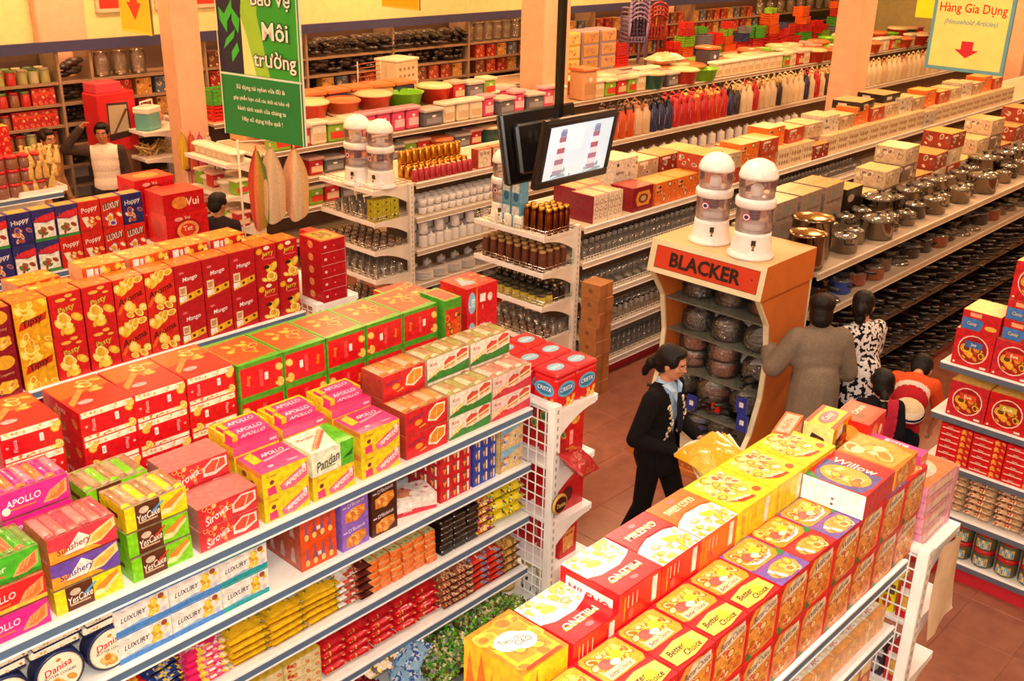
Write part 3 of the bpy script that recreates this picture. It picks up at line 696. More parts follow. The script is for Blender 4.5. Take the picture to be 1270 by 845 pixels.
def apollo(name='apollo', open_=False):
    w, d, h = .235, .20, .122; b = MB('card'); b.box(-w/2, w/2, -d/2, d/2, 0, h, {'all': 'f2d420', 'top': 'ee4a86', 'left': 'f2c828'})
    b.face('front', w, d, h, [('p', [(.1, .05), (.1, .35), (.26, .4), (.3, .05)], 'ee3a78'), ('e', .2, .55, .05, .09, '7a3040'), ('p', [(.36, .3), (.98, .86), (.98, .3), (.66, .05), (.4, .05)], 'f06a90'), ('p', [(.42, .28), (.95, .72), (.95, .58), (.5, .2)], 'f8b0b0'), ('t', 'APOLLO', .72, .42, .2, .5, 'ffffff', 22, .2), ('t', 'Cream', .2, .82, .1, .26, 'b04a30'), ('e', .9, .72, .05, .1, 'f8e0e8')])
    b.face('top', w, d, h, [('r', .04, .04, .96, .3, 'ee4a86'), ('r', .1, .5, .96, .98, 'e2346e'), ('p', [(.1, .45), (.3, .5), (.3, .98), (.1, .9)], 'f2c428'), ('t', 'APOLLO', .62, .7, .16, .5, 'ffe8f4', 0, .2), ('p', [(.3, .42), (.95, .56), (.95, .62), (.3, .5)], 'f8a8c0'), ('t', 'Sweet', .75, .16, .08, .3, 'ffd8e4'), ('e', .3, .18, .06, .05, 'f8c8d8')])
    b.face('left', w, d, h, [('e', .3, .6, .1, .12, '8a4a30'), ('e', .6, .4, .08, .12, '8a4a30'), ('r', .0, .8, 1, 1, 'e88a3c')])
    return b.mesh(name)
W['ap'] = apollo()
def opened():
    """display carton with a cut front showing two wafer packs"""
    w, d, h = .235, .20, .122; b = MB('card')
    b.box(-w/2, w/2, -d/2, d/2, 0, h * .55, {'all': 'f2d420', 'top': 'd82a68', 'left': 'f2c828'})
    b.box(-w/2, -w/2 + .012, -d/2 + .08, d/2, h * .55, h, 'f2c828'); b.box(w/2 - .012, w/2, -d/2 + .08, d/2, h * .55, h, 'f2c828'); b.box(-w/2 + .012, w/2 - .012, d/2 - .012, d/2, h * .55, h, 'f2d420')
    for k in range(2):
        y0 = -d/2 + .05 + .07 * k
        b.box(-w/2 + .03, w/2 - .014, y0, y0 + .062, h * .55, h * (.9 + .12 * k), 'ee4a86')
        b.print((-w/2 + .03, y0, h * .55), (w - .044, 0, 0), (0, 0, h * .4), (0, -1, 0), [('r', .0, .0, .14, 1, 'f2c428'), ('t', 'APOLLO', .56, .5, .5, .7, 'ffffff', 0, .2)])
        b.print((-w/2 + .03, y0, h * (.9 + .12 * k)), (w - .044, 0, 0), (0, .062, 0), (0, 0, 1), [('t', 'APOLLO', .56, .5, .5, .7, 'ffe8f4', 0, .2), ('r', .0, .0, .14, 1, 'f2c428')])
    b.face('front', w, d, h, [('r', 0, 0, 1, .55, 'ee4a86'), ('r', .8, .2, .95, .35, 'ffd0e0')])
    return b.mesh('apollo_open')
W['apo'] = opened()
def pandan():
    w, d, h = .235, .20, .122
    return carton(w, d, h, {'all': 'eef0d4', 'right': '58b828'}, front=[('r', .68, 0, 1, 1, '5cc02c'), ('t', 'Pandan', .38, .45, .4, .55, '2a2a20', 12, .3), ('r', .2, .2, .55, .24, '5a8a40'), ('p', [(.72, .3), (.98, .6), (.95, .35)], '2a6a18')],
                  top=[('p', [(.6, .0), (1, 0), (1, 1), (.82, 1)], '5cc02c'), ('p', [(.05, .1), (.7, .9), (.78, .85), (.2, .1)], 'e8a878'), ('p', [(.15, .1), (.75, .8), (.8, .76), (.24, .1)], 'c86a58'), ('t', 'Pandan', .3, .7, .12, .4, 'c86a50')]).mesh('pandan')
W['pan'] = pandan()
def redcake():
    w, d, h = .275, .165, .125; b = MB('card'); b.box(-w/2, w/2, -d/2, d/2, 0, h, {'all': 'd8242a', 'top': 'b86a48', 'left': 'a83a30'})
    b.face('front', w, d, h, [('p', [(.52, .3), (.56, .68), (.72, .93), (.95, .86), (.93, .42), (.72, .16)], 'fff0d0'), ('p', [(.56, .36), (.6, .66), (.72, .85), (.91, .8), (.9, .46), (.72, .26)], 'f0962c'), ('p', [(.72, .27), (.74, .28), (.76, .82), (.74, .83)], 'fbd890'), ('t', 'CASTELLA', .24, .66, .15, .38, '503070', 8), ('e', .3, .42, .09, .12, 'f29a2c'), ('p', [(.3, .2), (.46, .3), (.48, .22), (.34, .14)], 'f2a83c')])
    cells(b, w, d, h, 5, ['c8763c', 'd8b088', 'e09048'])
    return b.mesh('redcake')
W['rc'] = redcake()
def layer(name, c, bot, tcol):
    w, d, h = .295, .165, .125; b = MB('card'); b.box(-w/2, w/2, -d/2, d/2, 0, h, {'all': c, 'top': 'b8a070', 'left': 'c0a888'})
    L = [('p', [(0, 0), (1, 0), (1, .42), (.55, .26), (.3, .34), (0, .1)], bot)]
    for k in range(2):
        x = .40 + .30 * k; y = .26 + .16 * k
        L += [('p', [(x, y), (x + .26, y + .12), (x + .26, y + .5), (x + .12, y + .56), (x, y + .4)], 'f6e0a8'), ('p', [(x, y + .24), (x + .26, y + .38), (x + .26, y + .5), (x + .12, y + .56), (x, y + .4)], 'd84a38'), ('p', [(x, y + .1), (x + .26, y + .21), (x + .26, y + .27), (x, y + .16)], 'd8683c')]
    L += [('t', 'Layer', .2, .36, .32, .32, tcol, 20, .2), ('t', 'Kinh', .14, .74, .14, .22, 'd83038')]
    b.face('front', w, d, h, L)
    cells(b, w, d, h, 6, ['a8a058', 'd8c8a0', 'b89060'] if bot == '3a8a38' else ['c87868', 'e8c8b0', 'd89080'])
    return b.mesh(name)
W['lg'] = layer('layer_green', 'f4eee0', '3a8a38', 'f0c41c'); W['lp'] = layer('layer_pink', 'f4d8d0', 'd83a48', 'f0c41c')
Z2 = 1.522
def stack(items, x0, y, z, w, d, h, where, cat='pack'):
    for t, (k, desc) in enumerate(items):
        put('wafer_pack', W[k], '%s, %s in %s' % (desc, ['lowest', 'second', 'third', 'fourth'][t] if len(items) > 1 else 'alone', where), cat, (x0 + w / 2 + RND.uniform(-.003, .003), y + d / 2 + RND.uniform(0, .008), z + t * (h + .010)), RND.uniform(-.015, .015), 'wafer packs on the middle row top')
HW = .087
def wst(items, x0, y, where): stack(items, x0, y, Z2, .262, .20, .105, where)
wst([('pink', 'magenta wafer pack'), ('red', 'red wafer pack'), ('green', 'green wafer pack')], .91, 3.40, 'stack at the front left corner')
wst([('ycy', 'yellow cream cake pack'), ('sun2', 'purple sponge finger pack'), ('sun1', 'red sponge finger pack')], 1.20, 3.40, 'second wafer stack from left')
wst([('ycg', 'lime green cream cake pack'), ('ycg', 'lime green cream cake pack'), ('ycy', 'yellow cream cake pack')], 1.50, 3.40, 'third wafer stack from left')
wst([('red', 'red wafer pack'), ('pink', 'magenta wafer pack'), ('pink', 'magenta wafer pack'), ('pink', 'magenta wafer pack')], 1.14, 3.625, 'rear stack before banded red cartons')
wst([('ycg', 'lime green cream cake pack'), ('ycy', 'yellow cream cake pack'), ('ycg', 'lime green cream cake pack')], 1.46, 3.625, 'rear stack behind the lime packs')
stack([('rw', 'red wafer pack with slice picture'), ('rw', 'red wafer pack with slice picture')], 1.80, 3.40, Z2, .285, .17, .092, 'low pile beside lime cake packs')
stack([('rw', 'red wafer pack with slice picture'), ('rw', 'red wafer pack with slice picture'), ('rw', 'red wafer pack with slice picture')], 1.79, 3.59, Z2, .285, .17, .092, 'rear pile behind first red wafers')
def bx(k, x, y, t, lab, dims, zz=None): return put('wafer_box', W[k], lab, 'box', (x + dims[0] / 2, y + dims[1] / 2 + RND.uniform(0, .006), Z2 + t * (dims[2] + .0015) if zz is None else zz), RND.uniform(-.01, .01), 'wafer boxes on the middle row top')
A3 = (.235, .20, .122)
for (x, n) in ((2.105, 1), (2.362, 2), (2.64, 3)):
    for t in range(2):
        k = 'pan' if (n == 2 and t == 1) else 'ap'
        bx(k, x + .01, 3.40, t, ('cream and green wafer box atop a yellow one' if k == 'pan' else 'yellow and pink wafer box, %s column from red wafers, %s layer' % (od(n), ('lower', 'upper')[t])), A3)
for (x, n) in ((2.105, 1), (2.362, 2), (2.64, 3)):
    for t in range(3):
        o_ = bx('apo' if t == 2 else 'ap', x + .01, 3.612, t, '%s wafer box in rear column %s, %s layer' % ('opened yellow and pink' if t == 2 else 'yellow and pink', od(n), ('bottom', 'middle', 'top')[t]), A3)
        if t == 2: o_.scale = (1, 1, .62)
A4 = (.275, .165, .125)
for t in range(2): bx('rc', 2.925, 3.40, t, 'red sponge cake box with film top, %s of front column' % ('lower', 'upper')[t], A4, Z2 + t * .128 - 0)
for t in range(3): bx('rc', 2.94, 3.585, t, 'red sponge cake box with film top, %s of rear column' % ('bottom', 'middle', 'top')[t], A4, Z2 + t * .128 - .0)
A5 = (.295, .165, .125)
for t in range(2):
    bx('lg', 3.215, 3.40, t, 'white and green layer cake box, %s of front column' % ('lower', 'upper')[t], A5, Z2 + t * .128)
    bx('lp', 3.52, 3.40, t, 'pink and white layer cake box, %s of front column' % ('lower', 'upper')[t], A5, Z2 + t * .128)
for t in range(3):
    bx('lg', 3.235, 3.585, t, 'white and green layer cake box, %s of rear column' % ('bottom', 'middle', 'top')[t], A5, Z2 + t * .128)
    bx('lg' if t == 2 else 'lp', 3.545, 3.585, t, '%s layer cake box, %s of end rear column' % ('white and green' if t == 2 else 'pink and white', ('bottom', 'middle', 'top')[t]), A5, Z2 + t * .128)
# second rank: red biscuit cartons with white bands
def banded(flip=False):
    w, d, h = .243, .33, .1345
    mir = (lambda u: 1 - u) if flip else (lambda u: u)
    def mr(a, b, c, e, col): return ('r', min(mir(a), mir(c)), b, max(mir(a), mir(c)), e, col)
    fr = [('r', .03, .78, .97, .98, 'f8ead0'), ('b', .08, .82, .9, .95, 10, .008, ['f0a848', 'c8d8a0', 'f6c878'], 3), ('r', .03, .02, .97, .16, 'f8ead0'), ('b', .08, .05, .9, .13, 8, .008, ['f0a848', 'd84a38', 'f6c878'], 8),
          ('b', min(mir(.8), mir(.94)), .1, max(mir(.8), mir(.94)), .9, 7, .017, ['f6c860', 'f2b040', 'fbe090'], 5), mr(.62, .42, .69, .68, 'f6f0ec'), mr(.64, .47, .67, .62, 'c8c0c0'),
          ('t', 'Fiesta', mir(.22), .5, .13, .4, 'f2b0b0', 90 if not flip else -90, .2), ('e', mir(.09), .5, .025, .04, 'f2a0a0')]
    b = carton(w, d, h, {'all': 'd3121c', 'top': 'dd2018'}, front=fr,
               top=[('p', [(.02, .5), (.98, .62), (.98, .98), (.02, .98)], 'e8601c'), ('b', .5, .5, .9, .9, 7, .028, ['f2a848', 'e87828', 'f8cc78'], 4), ('p', [(.05, .2), (.5, .6), (.46, .7), (.05, .34)], 'f0843c'), ('e', .3, .26, .14, .06, 'f2a0a0')],
               left=[('b', .1, .1, .9, .6, 12, .025, ['c8702c', 'e8a048', 'a8481c'], 4), ('t', 'Fiesta', .5, .75, .2, .6, 'f2b0b0')])
    return b.mesh('banded_flip' if flip else 'banded')
mb1, mb2 = banded(), banded(True)
for i, x in enumerate((1.285, 1.585, 1.832, 2.079)):
    for t in range(4):
        put('biscuit_carton', mb1 if t % 2 else mb2, 'red biscuit carton with white bands, %s stack from left, %s tier' % (od(i + 1), TIER[4][t]), 'carton', (x + .1215, 3.90 + .165 + (.03 if i == 0 else 0), Z2 + t * .1355), (-.03, .02, -.01, .0)[i], 'banded red biscuit cartons')
W['rg'] = carton(.25, .26, .13, {'all': 'd8242a', 'top': 'e88a2c'}, front=[('r', 0, .9, 1, 1, 'f2b23c'), ('b', .1, .3, .9, .7, 8, .03, BIS, 4)], top=[('b', .1, .1, .9, .9, 8, .035, BIS, 2)]).mesh('redgold')
for t in range(3): put('biscuit_carton', W['rg'], 'red and gold carton at left edge behind wafers, %s of three' % od(t + 1), 'carton', (.99, 3.96, Z2 + .132 * t - .0), 0, 'red and gold cartons at left edge')
W['yw'] = carton(.2, .2, .05, {'all': 'f6e4a0'}, front=[('r', 0, 0, 1, .3, 'e8c41c'), ('r', .1, .5, .9, .7, 'a8c850')], top=[('r', .05, .05, .95, .95, 'f2b42c'), ('b', .1, .1, .9, .9, 8, .03, BIS, 2)]).mesh('yellowwhite')
for t in range(6): put('biscuit_carton', W['yw'], 'thin yellow and white carton at left edge, %s of six' % od(t + 1), 'carton', (1.0, 3.72, Z2 + .0515 * t), .05 * (t % 2), 'thin yellow cartons at left edge')
# green edged red cartons
def greened(flip=False):
    w, d, h = .246, .33, .175
    mir = (lambda u: 1 - u) if flip else (lambda u: u)
    fr = [('r', .035, .07, .965, .9, 'd8161f'), ('b', min(mir(.84), mir(.93)), .18, max(mir(.84), mir(.93)), .82, 6, .02, ['f6d070', 'f2b848'], 5), ('t', 'Rosy', mir(.2), .5, .14, .5, 'f0a020', 90 if flip else -90, .2), ('r', min(mir(.56), mir(.64)), .4, max(mir(.56), mir(.64)), .62, 'f2e4e0'), ('r', min(mir(.44), mir(.52)), .25, max(mir(.44), mir(.52)), .75, 'e04a48')]
    return carton(w, d, h, {'all': '4a9a28', 'top': '5aa82c'}, front=fr, top=[('p', [(.05, .08), (.97, .14), (.97, .95), (.05, .9)], 'e0501c'), ('b', .15, .2, .9, .85, 12, .03, ['f0902c', 'd83a1c', 'f6b048'], 6), ('r', .0, .0, 1, .07, '5ab030')], left=[('r', .06, .07, .94, .9, 'c8201c'), ('e', .5, .5, .3, .3, 'e8842c')]).mesh('greened%d' % flip)
mg1, mg2 = greened(), greened(True)
for i in range(5):
    for t in range(3):
        put('biscuit_carton', (mg1, mg2)[(i + t) % 2], 'red biscuit carton with green edges, %s stack from left, %s tier' % (od(i + 1), TIER[3][t]), 'carton', (2.33 + .123 + i * .25, 3.88 + .165, Z2 + t * .1765), RND.uniform(-.008, .008), 'green edged biscuit cartons')
# end of the second rank
b = carton(.12, .2, .27, {'all': '4a9a28', 'top': '5aa82c'}, front=[('r', .05, .05, .95, .8, 'd8201c'), ('p', [(.1, .1), (.9, .2), (.9, .6), (.1, .5)], 'e8501c'), ('b', .1, .1, .9, .7, 10, .02, ['f0902c', '3a2018', 'c8201c'], 3), ('t', 'Rosy', .5, .2, .1, .8, 'f8d040', 10)], top=[('r', .1, .1, .9, .9, 'd8401c')])
me = b.mesh('greentall')
for t in range(2): put('biscuit_carton', me, 'tall green and red carton between green stacks and yellow cartons, %s' % ('lower', 'upper')[t], 'carton', (3.655, 3.94, Z2 + .271 * t), 0, 'tall green and red cartons')
b = carton(.23, .26, .16, {'all': 'ecc81c', 'left': 'd8241c', 'top': 'd8281c'}, front=[('r', 0, 0, .06, 1, 'd8241c'), ('p', [(.22, .3), (.4, .3), (.36, .95), (.25, .9)], '6a3a20'), ('p', [(.46, .2), (.56, .2), (.56, .8), (.46, .85)], 'a85a20'), ('r', .55, .68, .95, .82, 'fdf6d8'), ('t', 'Cappuccino', .75, .75, .09, .38, '8a4a20')],
           top=[('b', .1, .15, .9, .85, 14, .03, ['e04a20', 'f0a038', '8a2a18', 'f6c060'], 5), ('r', 0, 0, .06, 1, 'f2c41c')])
me = b.mesh('capp')
for t in range(3): put('biscuit_carton', me, 'yellow coffee biscuit carton with red top, %s tier' % TIER[3][t], 'carton', (3.60, 4.18, Z2 + .19 + .1615 * (t - 1) if t else Z2), .0, 'yellow coffee cartons')
b = carton(.24, .22, .18, {'all': 'd21a20', 'right': '6e3a28', 'top': 'd8241c'}, front=[('e', .16, .5, .12, .36, '8ac8e8'), ('t', 'Crista', .16, .5, .2, .2, 'ffffff', 80), ('r', .3, 0, .33, 1, 'f0a030'), ('r', .42, .45, .6, .72, 'f6ece8'), ('e', .75, .55, .08, .14, 'f4d8d0'), ('r', .5, .2, .52, .35, 'f0d0c0')],
           top=[('p', [(.1, .3), (.5, .2), (.6, .6), (.3, .8)], '9ab8c8'), ('b', .4, .2, .95, .8, 10, .02, ['f0a030', '8a3a20', 'f6c878'], 3)])
me = b.mesh('cristab')
for t in range(3): put('biscuit_carton', me, 'red cracker carton with blue oval behind the red tins, %s tier' % TIER[3][t], 'carton', (3.93, 4.0 + .0, Z2 + .0 + .1815 * t if t < 3 else 0), 0, 'red cracker cartons by the end rack')
# tins on the end rack
def tin(c=R0):
    w, d, h = .17, .17, .21; b = MB('plastic')
    b.bbox(-w/2, w/2, -d/2, d/2, 0, h * .86, c, b=.012); b.bbox(-w/2 - .004, w/2 + .004, -d/2 - .004, d/2 + .004, h * .86, h, 'c8101a', b=.01)
    F = [('e', .5, .62, .42, .26, '58b0d8'), ('e', .5, .62, .34, .18, '2878b0'), ('t', 'CRISTA', .5, .64, .15, .6, 'ffffff', 0, .2), ('b', .15, .06, .85, .3, 9, .018, BIS, 5)]
    b.face('front', w, d + .001, h * .82, F); b.face('left', w + .001, d, h * .82, F); b.face('right', w + .001, d, h * .82, F)
    b.face('top', w * .8, d * .8, h, [('e', .5, .5, .42, .3, '8ac0d8'), ('t', 'CRISTA', .5, .5, .2, .6, 'e8f4fa')])
    return b.mesh('tin')
me = tin()
for i, (x, y) in enumerate(((3.98, 3.37), (4.155, 3.37), (3.98, 3.56), (4.155, 3.56), (3.98, 3.75), (4.155, 3.75))):
    put('cracker_tin', me, 'square red cracker tin with blue oval on end rack, %s' % ('nearest the shelf', 'nearest the aisle corner', 'second rank shelf side', 'second rank aisle side', 'third rank shelf side', 'third rank aisle side')[i], 'tin', (x, y, 1.501), 0, 'red cracker tins on the end rack')
b = carton(.15, .2, .30, {'all': 'd0141c'}, right=[('r', .1, .2, .3, .8, 'f08a80'), ('r', .5, .2, .65, .8, 'f08a80'), ('e', .8, .85, .08, .06, 'f2b040')], front=[('r', .2, .3, .4, .6, 'f6a0a0'), ('e', .5, .8, .25, .1, 'f2b040')], left=[('b', .1, .3, .9, .8, 9, .03, ['e8c83c', 'c8281c', '2f8a4a'], 3)])
m_e1 = b.mesh('end1')
b = carton(.24, .17, .26, {'all': 'c8141c'}, right=[('r', .1, .1, .85, .9, 'd8201c'), ('r', .15, .5, .2, .6, 'f8c0b0')], front=[('e', .4, .4, .2, .2, '501418'), ('r', .1, .7, .9, .9, 'e0303a')], top=[('r', .1, .1, .9, .9, 'e83a30')])
m_e2 = b.mesh('end2')
b = carton(.15, .18, .24, {'all': 'd0181c'}, front=[('p', [(.2, .15), (.8, .2), (.85, .75), (.15, .7)], 'f0a860'), ('t', 'Danish', .5, .62, .1, .6, 'a02018'), ('b', .25, .2, .75, .45, 5, .02, BIS, 2)], right=[('r', .1, .1, .9, .9, 'e83028')])
m_e3 = b.mesh('end3')
for zi, (z, me, nm) in enumerate(((1.141, m_e1, 'tall red carton with pink stripes'), (.791, m_e2, 'glossy red carton'), (.471, m_e3, 'red carton with cookie picture'))):
    for j in range(3):
        put('biscuit_carton', me, '%s on the end rack, %s from aisle' % (nm, od(j + 1)), 'carton', (4.09, 3.40 + .22 * j, z), 0, 'red cartons on the end rack')
b = MB('film'); b.pillow(.26, .2, .09, lambda u, v, s: ('a81420', 'c8202c', 'e0a040')[0 if u < .5 else (2 if v > .75 else 1)], seed=3); me = b.mesh('redbag')
put('snack_bag', me, 'glossy dark red bag lying at the wire grid on the end rack', 'bag', (3.97, 3.20, 1.16), .4, rot=(.5, .25, .3))
b = MB('plastic'); b.lathe([(.0, 0), (.06, .0, '501418'), (.065, .01, 'd8a850'), (.05, .018, '401014'), (0, .02, '401014')], 20, '501418'); b.print((-.04, -.02, .021), (.08, 0, 0), (0, .04, 0), (0, 0, 1), [('t', 'Danisa', .5, .5, .7, .9, 'e8c870')])
put('promo_badge', b.mesh('badge'), 'round dark badge with gold rim hanging on the end rack upright', 'badge', (3.87, 3.215, .96), 0, rot=(PI / 2, 0, 0))
for i, (x, y) in enumerate(((3.99, 3.38), (4.13, 3.36), (4.01, 3.52), (4.14, 3.51), (3.72, 3.48), (3.60, 3.50))):
    b = MB('paint') if i == 0 else b
    if i == 0:
        b.lathe([(.058, 0), (.062, .01), (.062, .19), (.058, .2), (.066, .2, 'c8a850'), (.066, .225, 'd8c070'), (.0, .225, 'd8d090')], 18, 'eeeae0')
        rr = random.Random(4)
        for k in range(14):
            a = rr.uniform(0, 2 * PI); zz = rr.uniform(.03, .16); c, s_ = math.cos(a), math.sin(a)
            b.add([(.0632 * math.cos(a + q) , .0632 * math.sin(a + q), zz + e) for q, e in ((-.16, -.02), (.12, -.012), (.2, .018), (-.1, .012))], [(0, 1, 2, 3)], '2a3430')
        for k in range(5): b.add([(.02 * math.cos(k * 1.3) + q, .02 * math.sin(k * 1.3) + e, .2256) for q, e in ((-.01, -.004), (.01, -.006), (.008, .006), (-.009, .005))], [(0, 1, 2, 3)], '6a7020')
        cm = b.mesh('canister')
    put('candy_canister', cm, 'white patterned round canister with gold lid low on the end, %s' % ('near upright', 'by the aisle', 'second behind upright', 'second by aisle', 'inside the row', 'deeper inside the row')[i], 'canister', (x, y, .152 if x < 3.8 else .162), i * .7, 'patterned canisters at the row end')
for i in range(4):   # small shelf under canisters
    pass
# ---------- middle row, shelf below the top (z 1.18)
Z3 = 1.181
def danisa():
    """round tin standing on its edge, lid to the aisle"""
    b = MB('plastic'); r = .098
    Mx = Matrix.Translation((0, 0, r)) @ Matrix.Rotation(PI / 2, 4, 'X')
    b.lathe([(r * .98, -.035), (r, -.03), (r, .03), (r * .98, .035), (r * .9, .036, 'f0e8c8')], 28, '20264e', M=Mx, cap1=False)
    b.lathe([(r * .9, .036), (0, .0365)], 28, 'f2ead0', M=Mx, cap1=False)
    b.print((-r, -.0368, 0), (2 * r, 0, 0), (0, 0, 2 * r), (0, -1, 0), [('e', .5, .5, .43, .43, 'f4ecd4'), ('e', .5, .82, .05, .04, 'c8902c'), ('t', 'Danisa', .48, .66, .16, .55, 'c8202c', 10, .2), ('t', 'BUTTER COOKIES', .5, .5, .06, .62, '3a3a50'), ('b', .26, .2, .74, .36, 9, .02, ['e8a848', 'c8802c', 'f2c878'], 4)])
    return b.mesh('danisa')
me = danisa()
for i in range(3): put('cookie_tin', me, 'round navy butter cookie tin facing out, %s from left' % od(i + 1), 'tin', (.965 + .205 * i, 3.44, Z3), 0, 'standing butter cookie tins')
b = MB('plastic')
b.bbox(-.095, .095, -.09, .09, 0, .03, 'f2ead2', b=.006)
for k in range(16): b.add([(-.095 + .19 * (k + q) / 16, -.0904, z) for q, z in ((0, .0), (1, .0), (.5, .008))], [(0, 1, 2)], '20264e')
b.box(-.094, .094, -.0902, .089, -.003, .0, '20264e'); b.face('front', .19, .1815, .03, [('b', .1, .3, .9, .8, 5, .008, ['d8a868', 'f0d8a8', 'b87848'], 3)])
me = b.mesh('slimtin')
for i in range(3):
    for t in range(3): put('cookie_tin', me, 'flat cream cookie tin with zigzag edge, %s pile from left, %s layer' % (od(i + 1), TIER[3][t]), 'tin', (.965 + .205 * i + .012 * t, 3.50, Z3 + .198 + .034 * t + .003), .03 * t, 'flat cream cookie tins')
def luxury(c):
    w, d, h = .233, .26, .13
    b = carton(w, d, h, {'all': 'f4efe8', 'top': 'e4ded4'}, front=[('r', 0, 0, 1, .2, c), ('r', 0, .95, 1, 1, c), ('p', [(0, .2), (.5, .3), (.7, .22), (.3, .2)], '9ac0e8'), ('t', 'LUXURY', .34, .55, .17, .46, '201a30', 3, .25), ('t', 'Cosy', .18, .82, .07, .18, '8a8ab0'), ('b', .62, .3, .92, .8, 14, .014, ['f2cc28', 'f8e05a', 'e0a81c'], 4), ('e', .86, .82, .06, .1, 'a0502c'), ('e', .86, .3, .08, .1, 'd8d8e8')],
               top=[('r', 0, 0, 1, .1, c), ('r', .05, .35, .7, .45, '9ab8e0'), ('t', 'LUXURY', .3, .7, .13, .5, '2a2438'), ('b', .65, .5, .95, .85, 6, .014, ['f2cc28', 'e8b85a'], 4), ('r', .02, .2, .4, .24, 'c8c4bc')], left=[('r', 0, 0, 1, .15, c)])
    return b.mesh('luxury')
ml1, ml2 = luxury('4a8ad8'), luxury('20a0a8')
for i in range(3):
    for t in range(2):
        put('biscuit_box', ml2 if i == 2 else ml1, 'white cracker box with %s bands, %s from left, %s tier' % ('teal' if i == 2 else 'blue', od(i + 1), ('lower', 'upper')[t]), 'box', (1.40 + .1165 + .236 * i, 3.40 + .13, Z3 + .1315 * t), 0, 'white cracker boxes under the wafers')
def simple(name, w, d, h, c, front=(), top=(), left=(), m='card', right=()):
    return carton(w, d, h, c, m, front=list(front), top=list(top), left=list(left), right=list(right)).mesh(name)
bott = []
for k in range(4): bott += [('p', [(.1 + .22 * k, .15), (.24 + .22 * k, .15), (.2 + .22 * k, .6), (.19 + .22 * k, .85), (.15 + .22 * k, .85), (.14 + .22 * k, .6)], '8a5a8a'), ('e', .17 + .22 * k, .25, .06, .12, 'f2c860')]
me = simple('bottlebox', .2, .28, .135, {'all': 'e8501c', 'left': 'b85038', 'top': 'd86a2c'}, bott + [('r', .45, .4, .55, .55, 'f6eee6')], [('e', .5, .3, .3, .2, 'e8c868')], [('p', [(.1 + .3 * k, .2), (.25 + .3 * k, .2), (.2 + .3 * k, .8), (.15 + .3 * k, .8)], 'c8a098') for k in range(3)])
for t in range(2): put('candy_box', me, 'orange candy box with bottle pictures, %s tier' % ('lower', 'upper')[t], 'box', (2.39, 3.55, Z3 + .1365 * t), -.0, 'orange candy boxes')
def dlic(c, nm):
    return simple(nm, .16, .17, .135, {'all': c}, [('t', "D'licious", .55, .78, .16, .8, 'f4ecf8', 6, .1), ('p', [(.15, .1), (.15, .5), (.5, .62), (.85, .6), (.9, .3), (.6, .08)], 'e88a2c'), ('b', .25, .15, .8, .5, 7, .022, ['f2a848', 'd8782c', 'f6c878'], 4), ('r', .05, .7, .2, .76, 'e8d8f0')], [('t', "D'licious", .55, .5, .2, .8, 'f4ecf8'), ('r', .05, .05, .3, .3, 'c8b0d8')])
d1, d2 = dlic('9068d0', 'dl1'), dlic('4a2418', 'dl2')
for i, (me, x, n) in enumerate(((d1, 2.51, 'lilac'), (d2, 2.69, 'dark brown'))):
    for t in range(2): put('cookie_box', me, '%s cookie box with cookie picture, %s tier' % (n, ('lower', 'upper')[t]), 'box', (x + .09, 3.49, Z3 + .1365 * t), 0, 'lilac and brown cookie boxes')
me = simple('whitepink', .24, .15, .09, {'all': 'f4e6dc', 'right': 'f2dcd0'}, [('p', [(0, 0), (1, 0), (1, .2), (.5, .35), (0, .25)], 'd83048'), ('r', .1, .5, .5, .8, 'fdf6f0'), ('t', 'Choco', .3, .3, .16, .4, 'ffffff')], [('e', .3, .5, .2, .3, 'e0906a'), ('b', .4, .2, .9, .8, 8, .014, ['e04a58', 'f0b8a0', '9a5a48'], 3)], (), 'card', [('b', .1, .1, .9, .9, 7, .015, ['e04a58', '9a5a48'], 3)])
put('cookie_box', me, 'low white and pink box lying on the second shelf', 'box', (3.02, 3.50, Z3), -.25, None)
cones = []
for k in range(3):
    for j in range(2): cones += [('p', [(.08 + .32 * k, .3 + .5 * j), (.2 + .32 * k, .3 + .5 * j), (.14 + .32 * k, .06 + .5 * j)], 'e8a848'), ('r', .22 + .32 * k, .06 + .5 * j, .28 + .32 * k, .42 + .5 * j, 'f4ece8'), ('e', .14 + .32 * k, .36 + .5 * j, .05, .06, '7a5a48')]
for (c, x, nm, n) in (('d02028', 3.15, 'cone_red', 'red'), ('2a4ab0', 3.385, 'cone_blue', 'blue')):
    w = .215 if n == 'red' else .17
    me = simple(nm, w, .25, .145, {'all': c}, cones, [('r', .1 * k, 0, .1 * k + .02, 1, 'c8a8a8') for k in range(1, 10)], cones)
    for t in range(2 if n == 'red' else 2): put('wafer_box', me, '%s ice cream wafer box with cone pictures, %s tier' % (n, ('lower', 'upper')[t]), 'box', (x + w / 2, 3.53, Z3 + (.1465 * t)), 0, 'ice cream wafer boxes')
me = simple('beige', .185, .25, .135, {'all': 'e6c88c', 'top': 'd0d0cc'}, [('p', [(0, .5), (1, .9), (1, 1), (0, 1)], '8ac0e0'), ('b', .1, .15, .9, .45, 8, .016, ['5a78c8', 'f2e8d0', 'c89048'], 3), ('t', 'Milk', .3, .62, .14, .3, 'c83028'), ('r', 0, 0, .06, 1, 'c8923c')], [('p', [(.1, .1), (.9, .1), (.9, .9), (.1, .9)], 'dcdcd8'), ('p', [(.3, .2), (.9, .3), (.8, .7)], '9ac0d8')])
for t in range(2): put('wafer_box', me, 'beige and sky blue box at shelf end, %s tier' % ('lower', 'upper')[t], 'box', (3.675, 3.53, Z3 + .1365 * t), 0, 'beige and blue boxes')

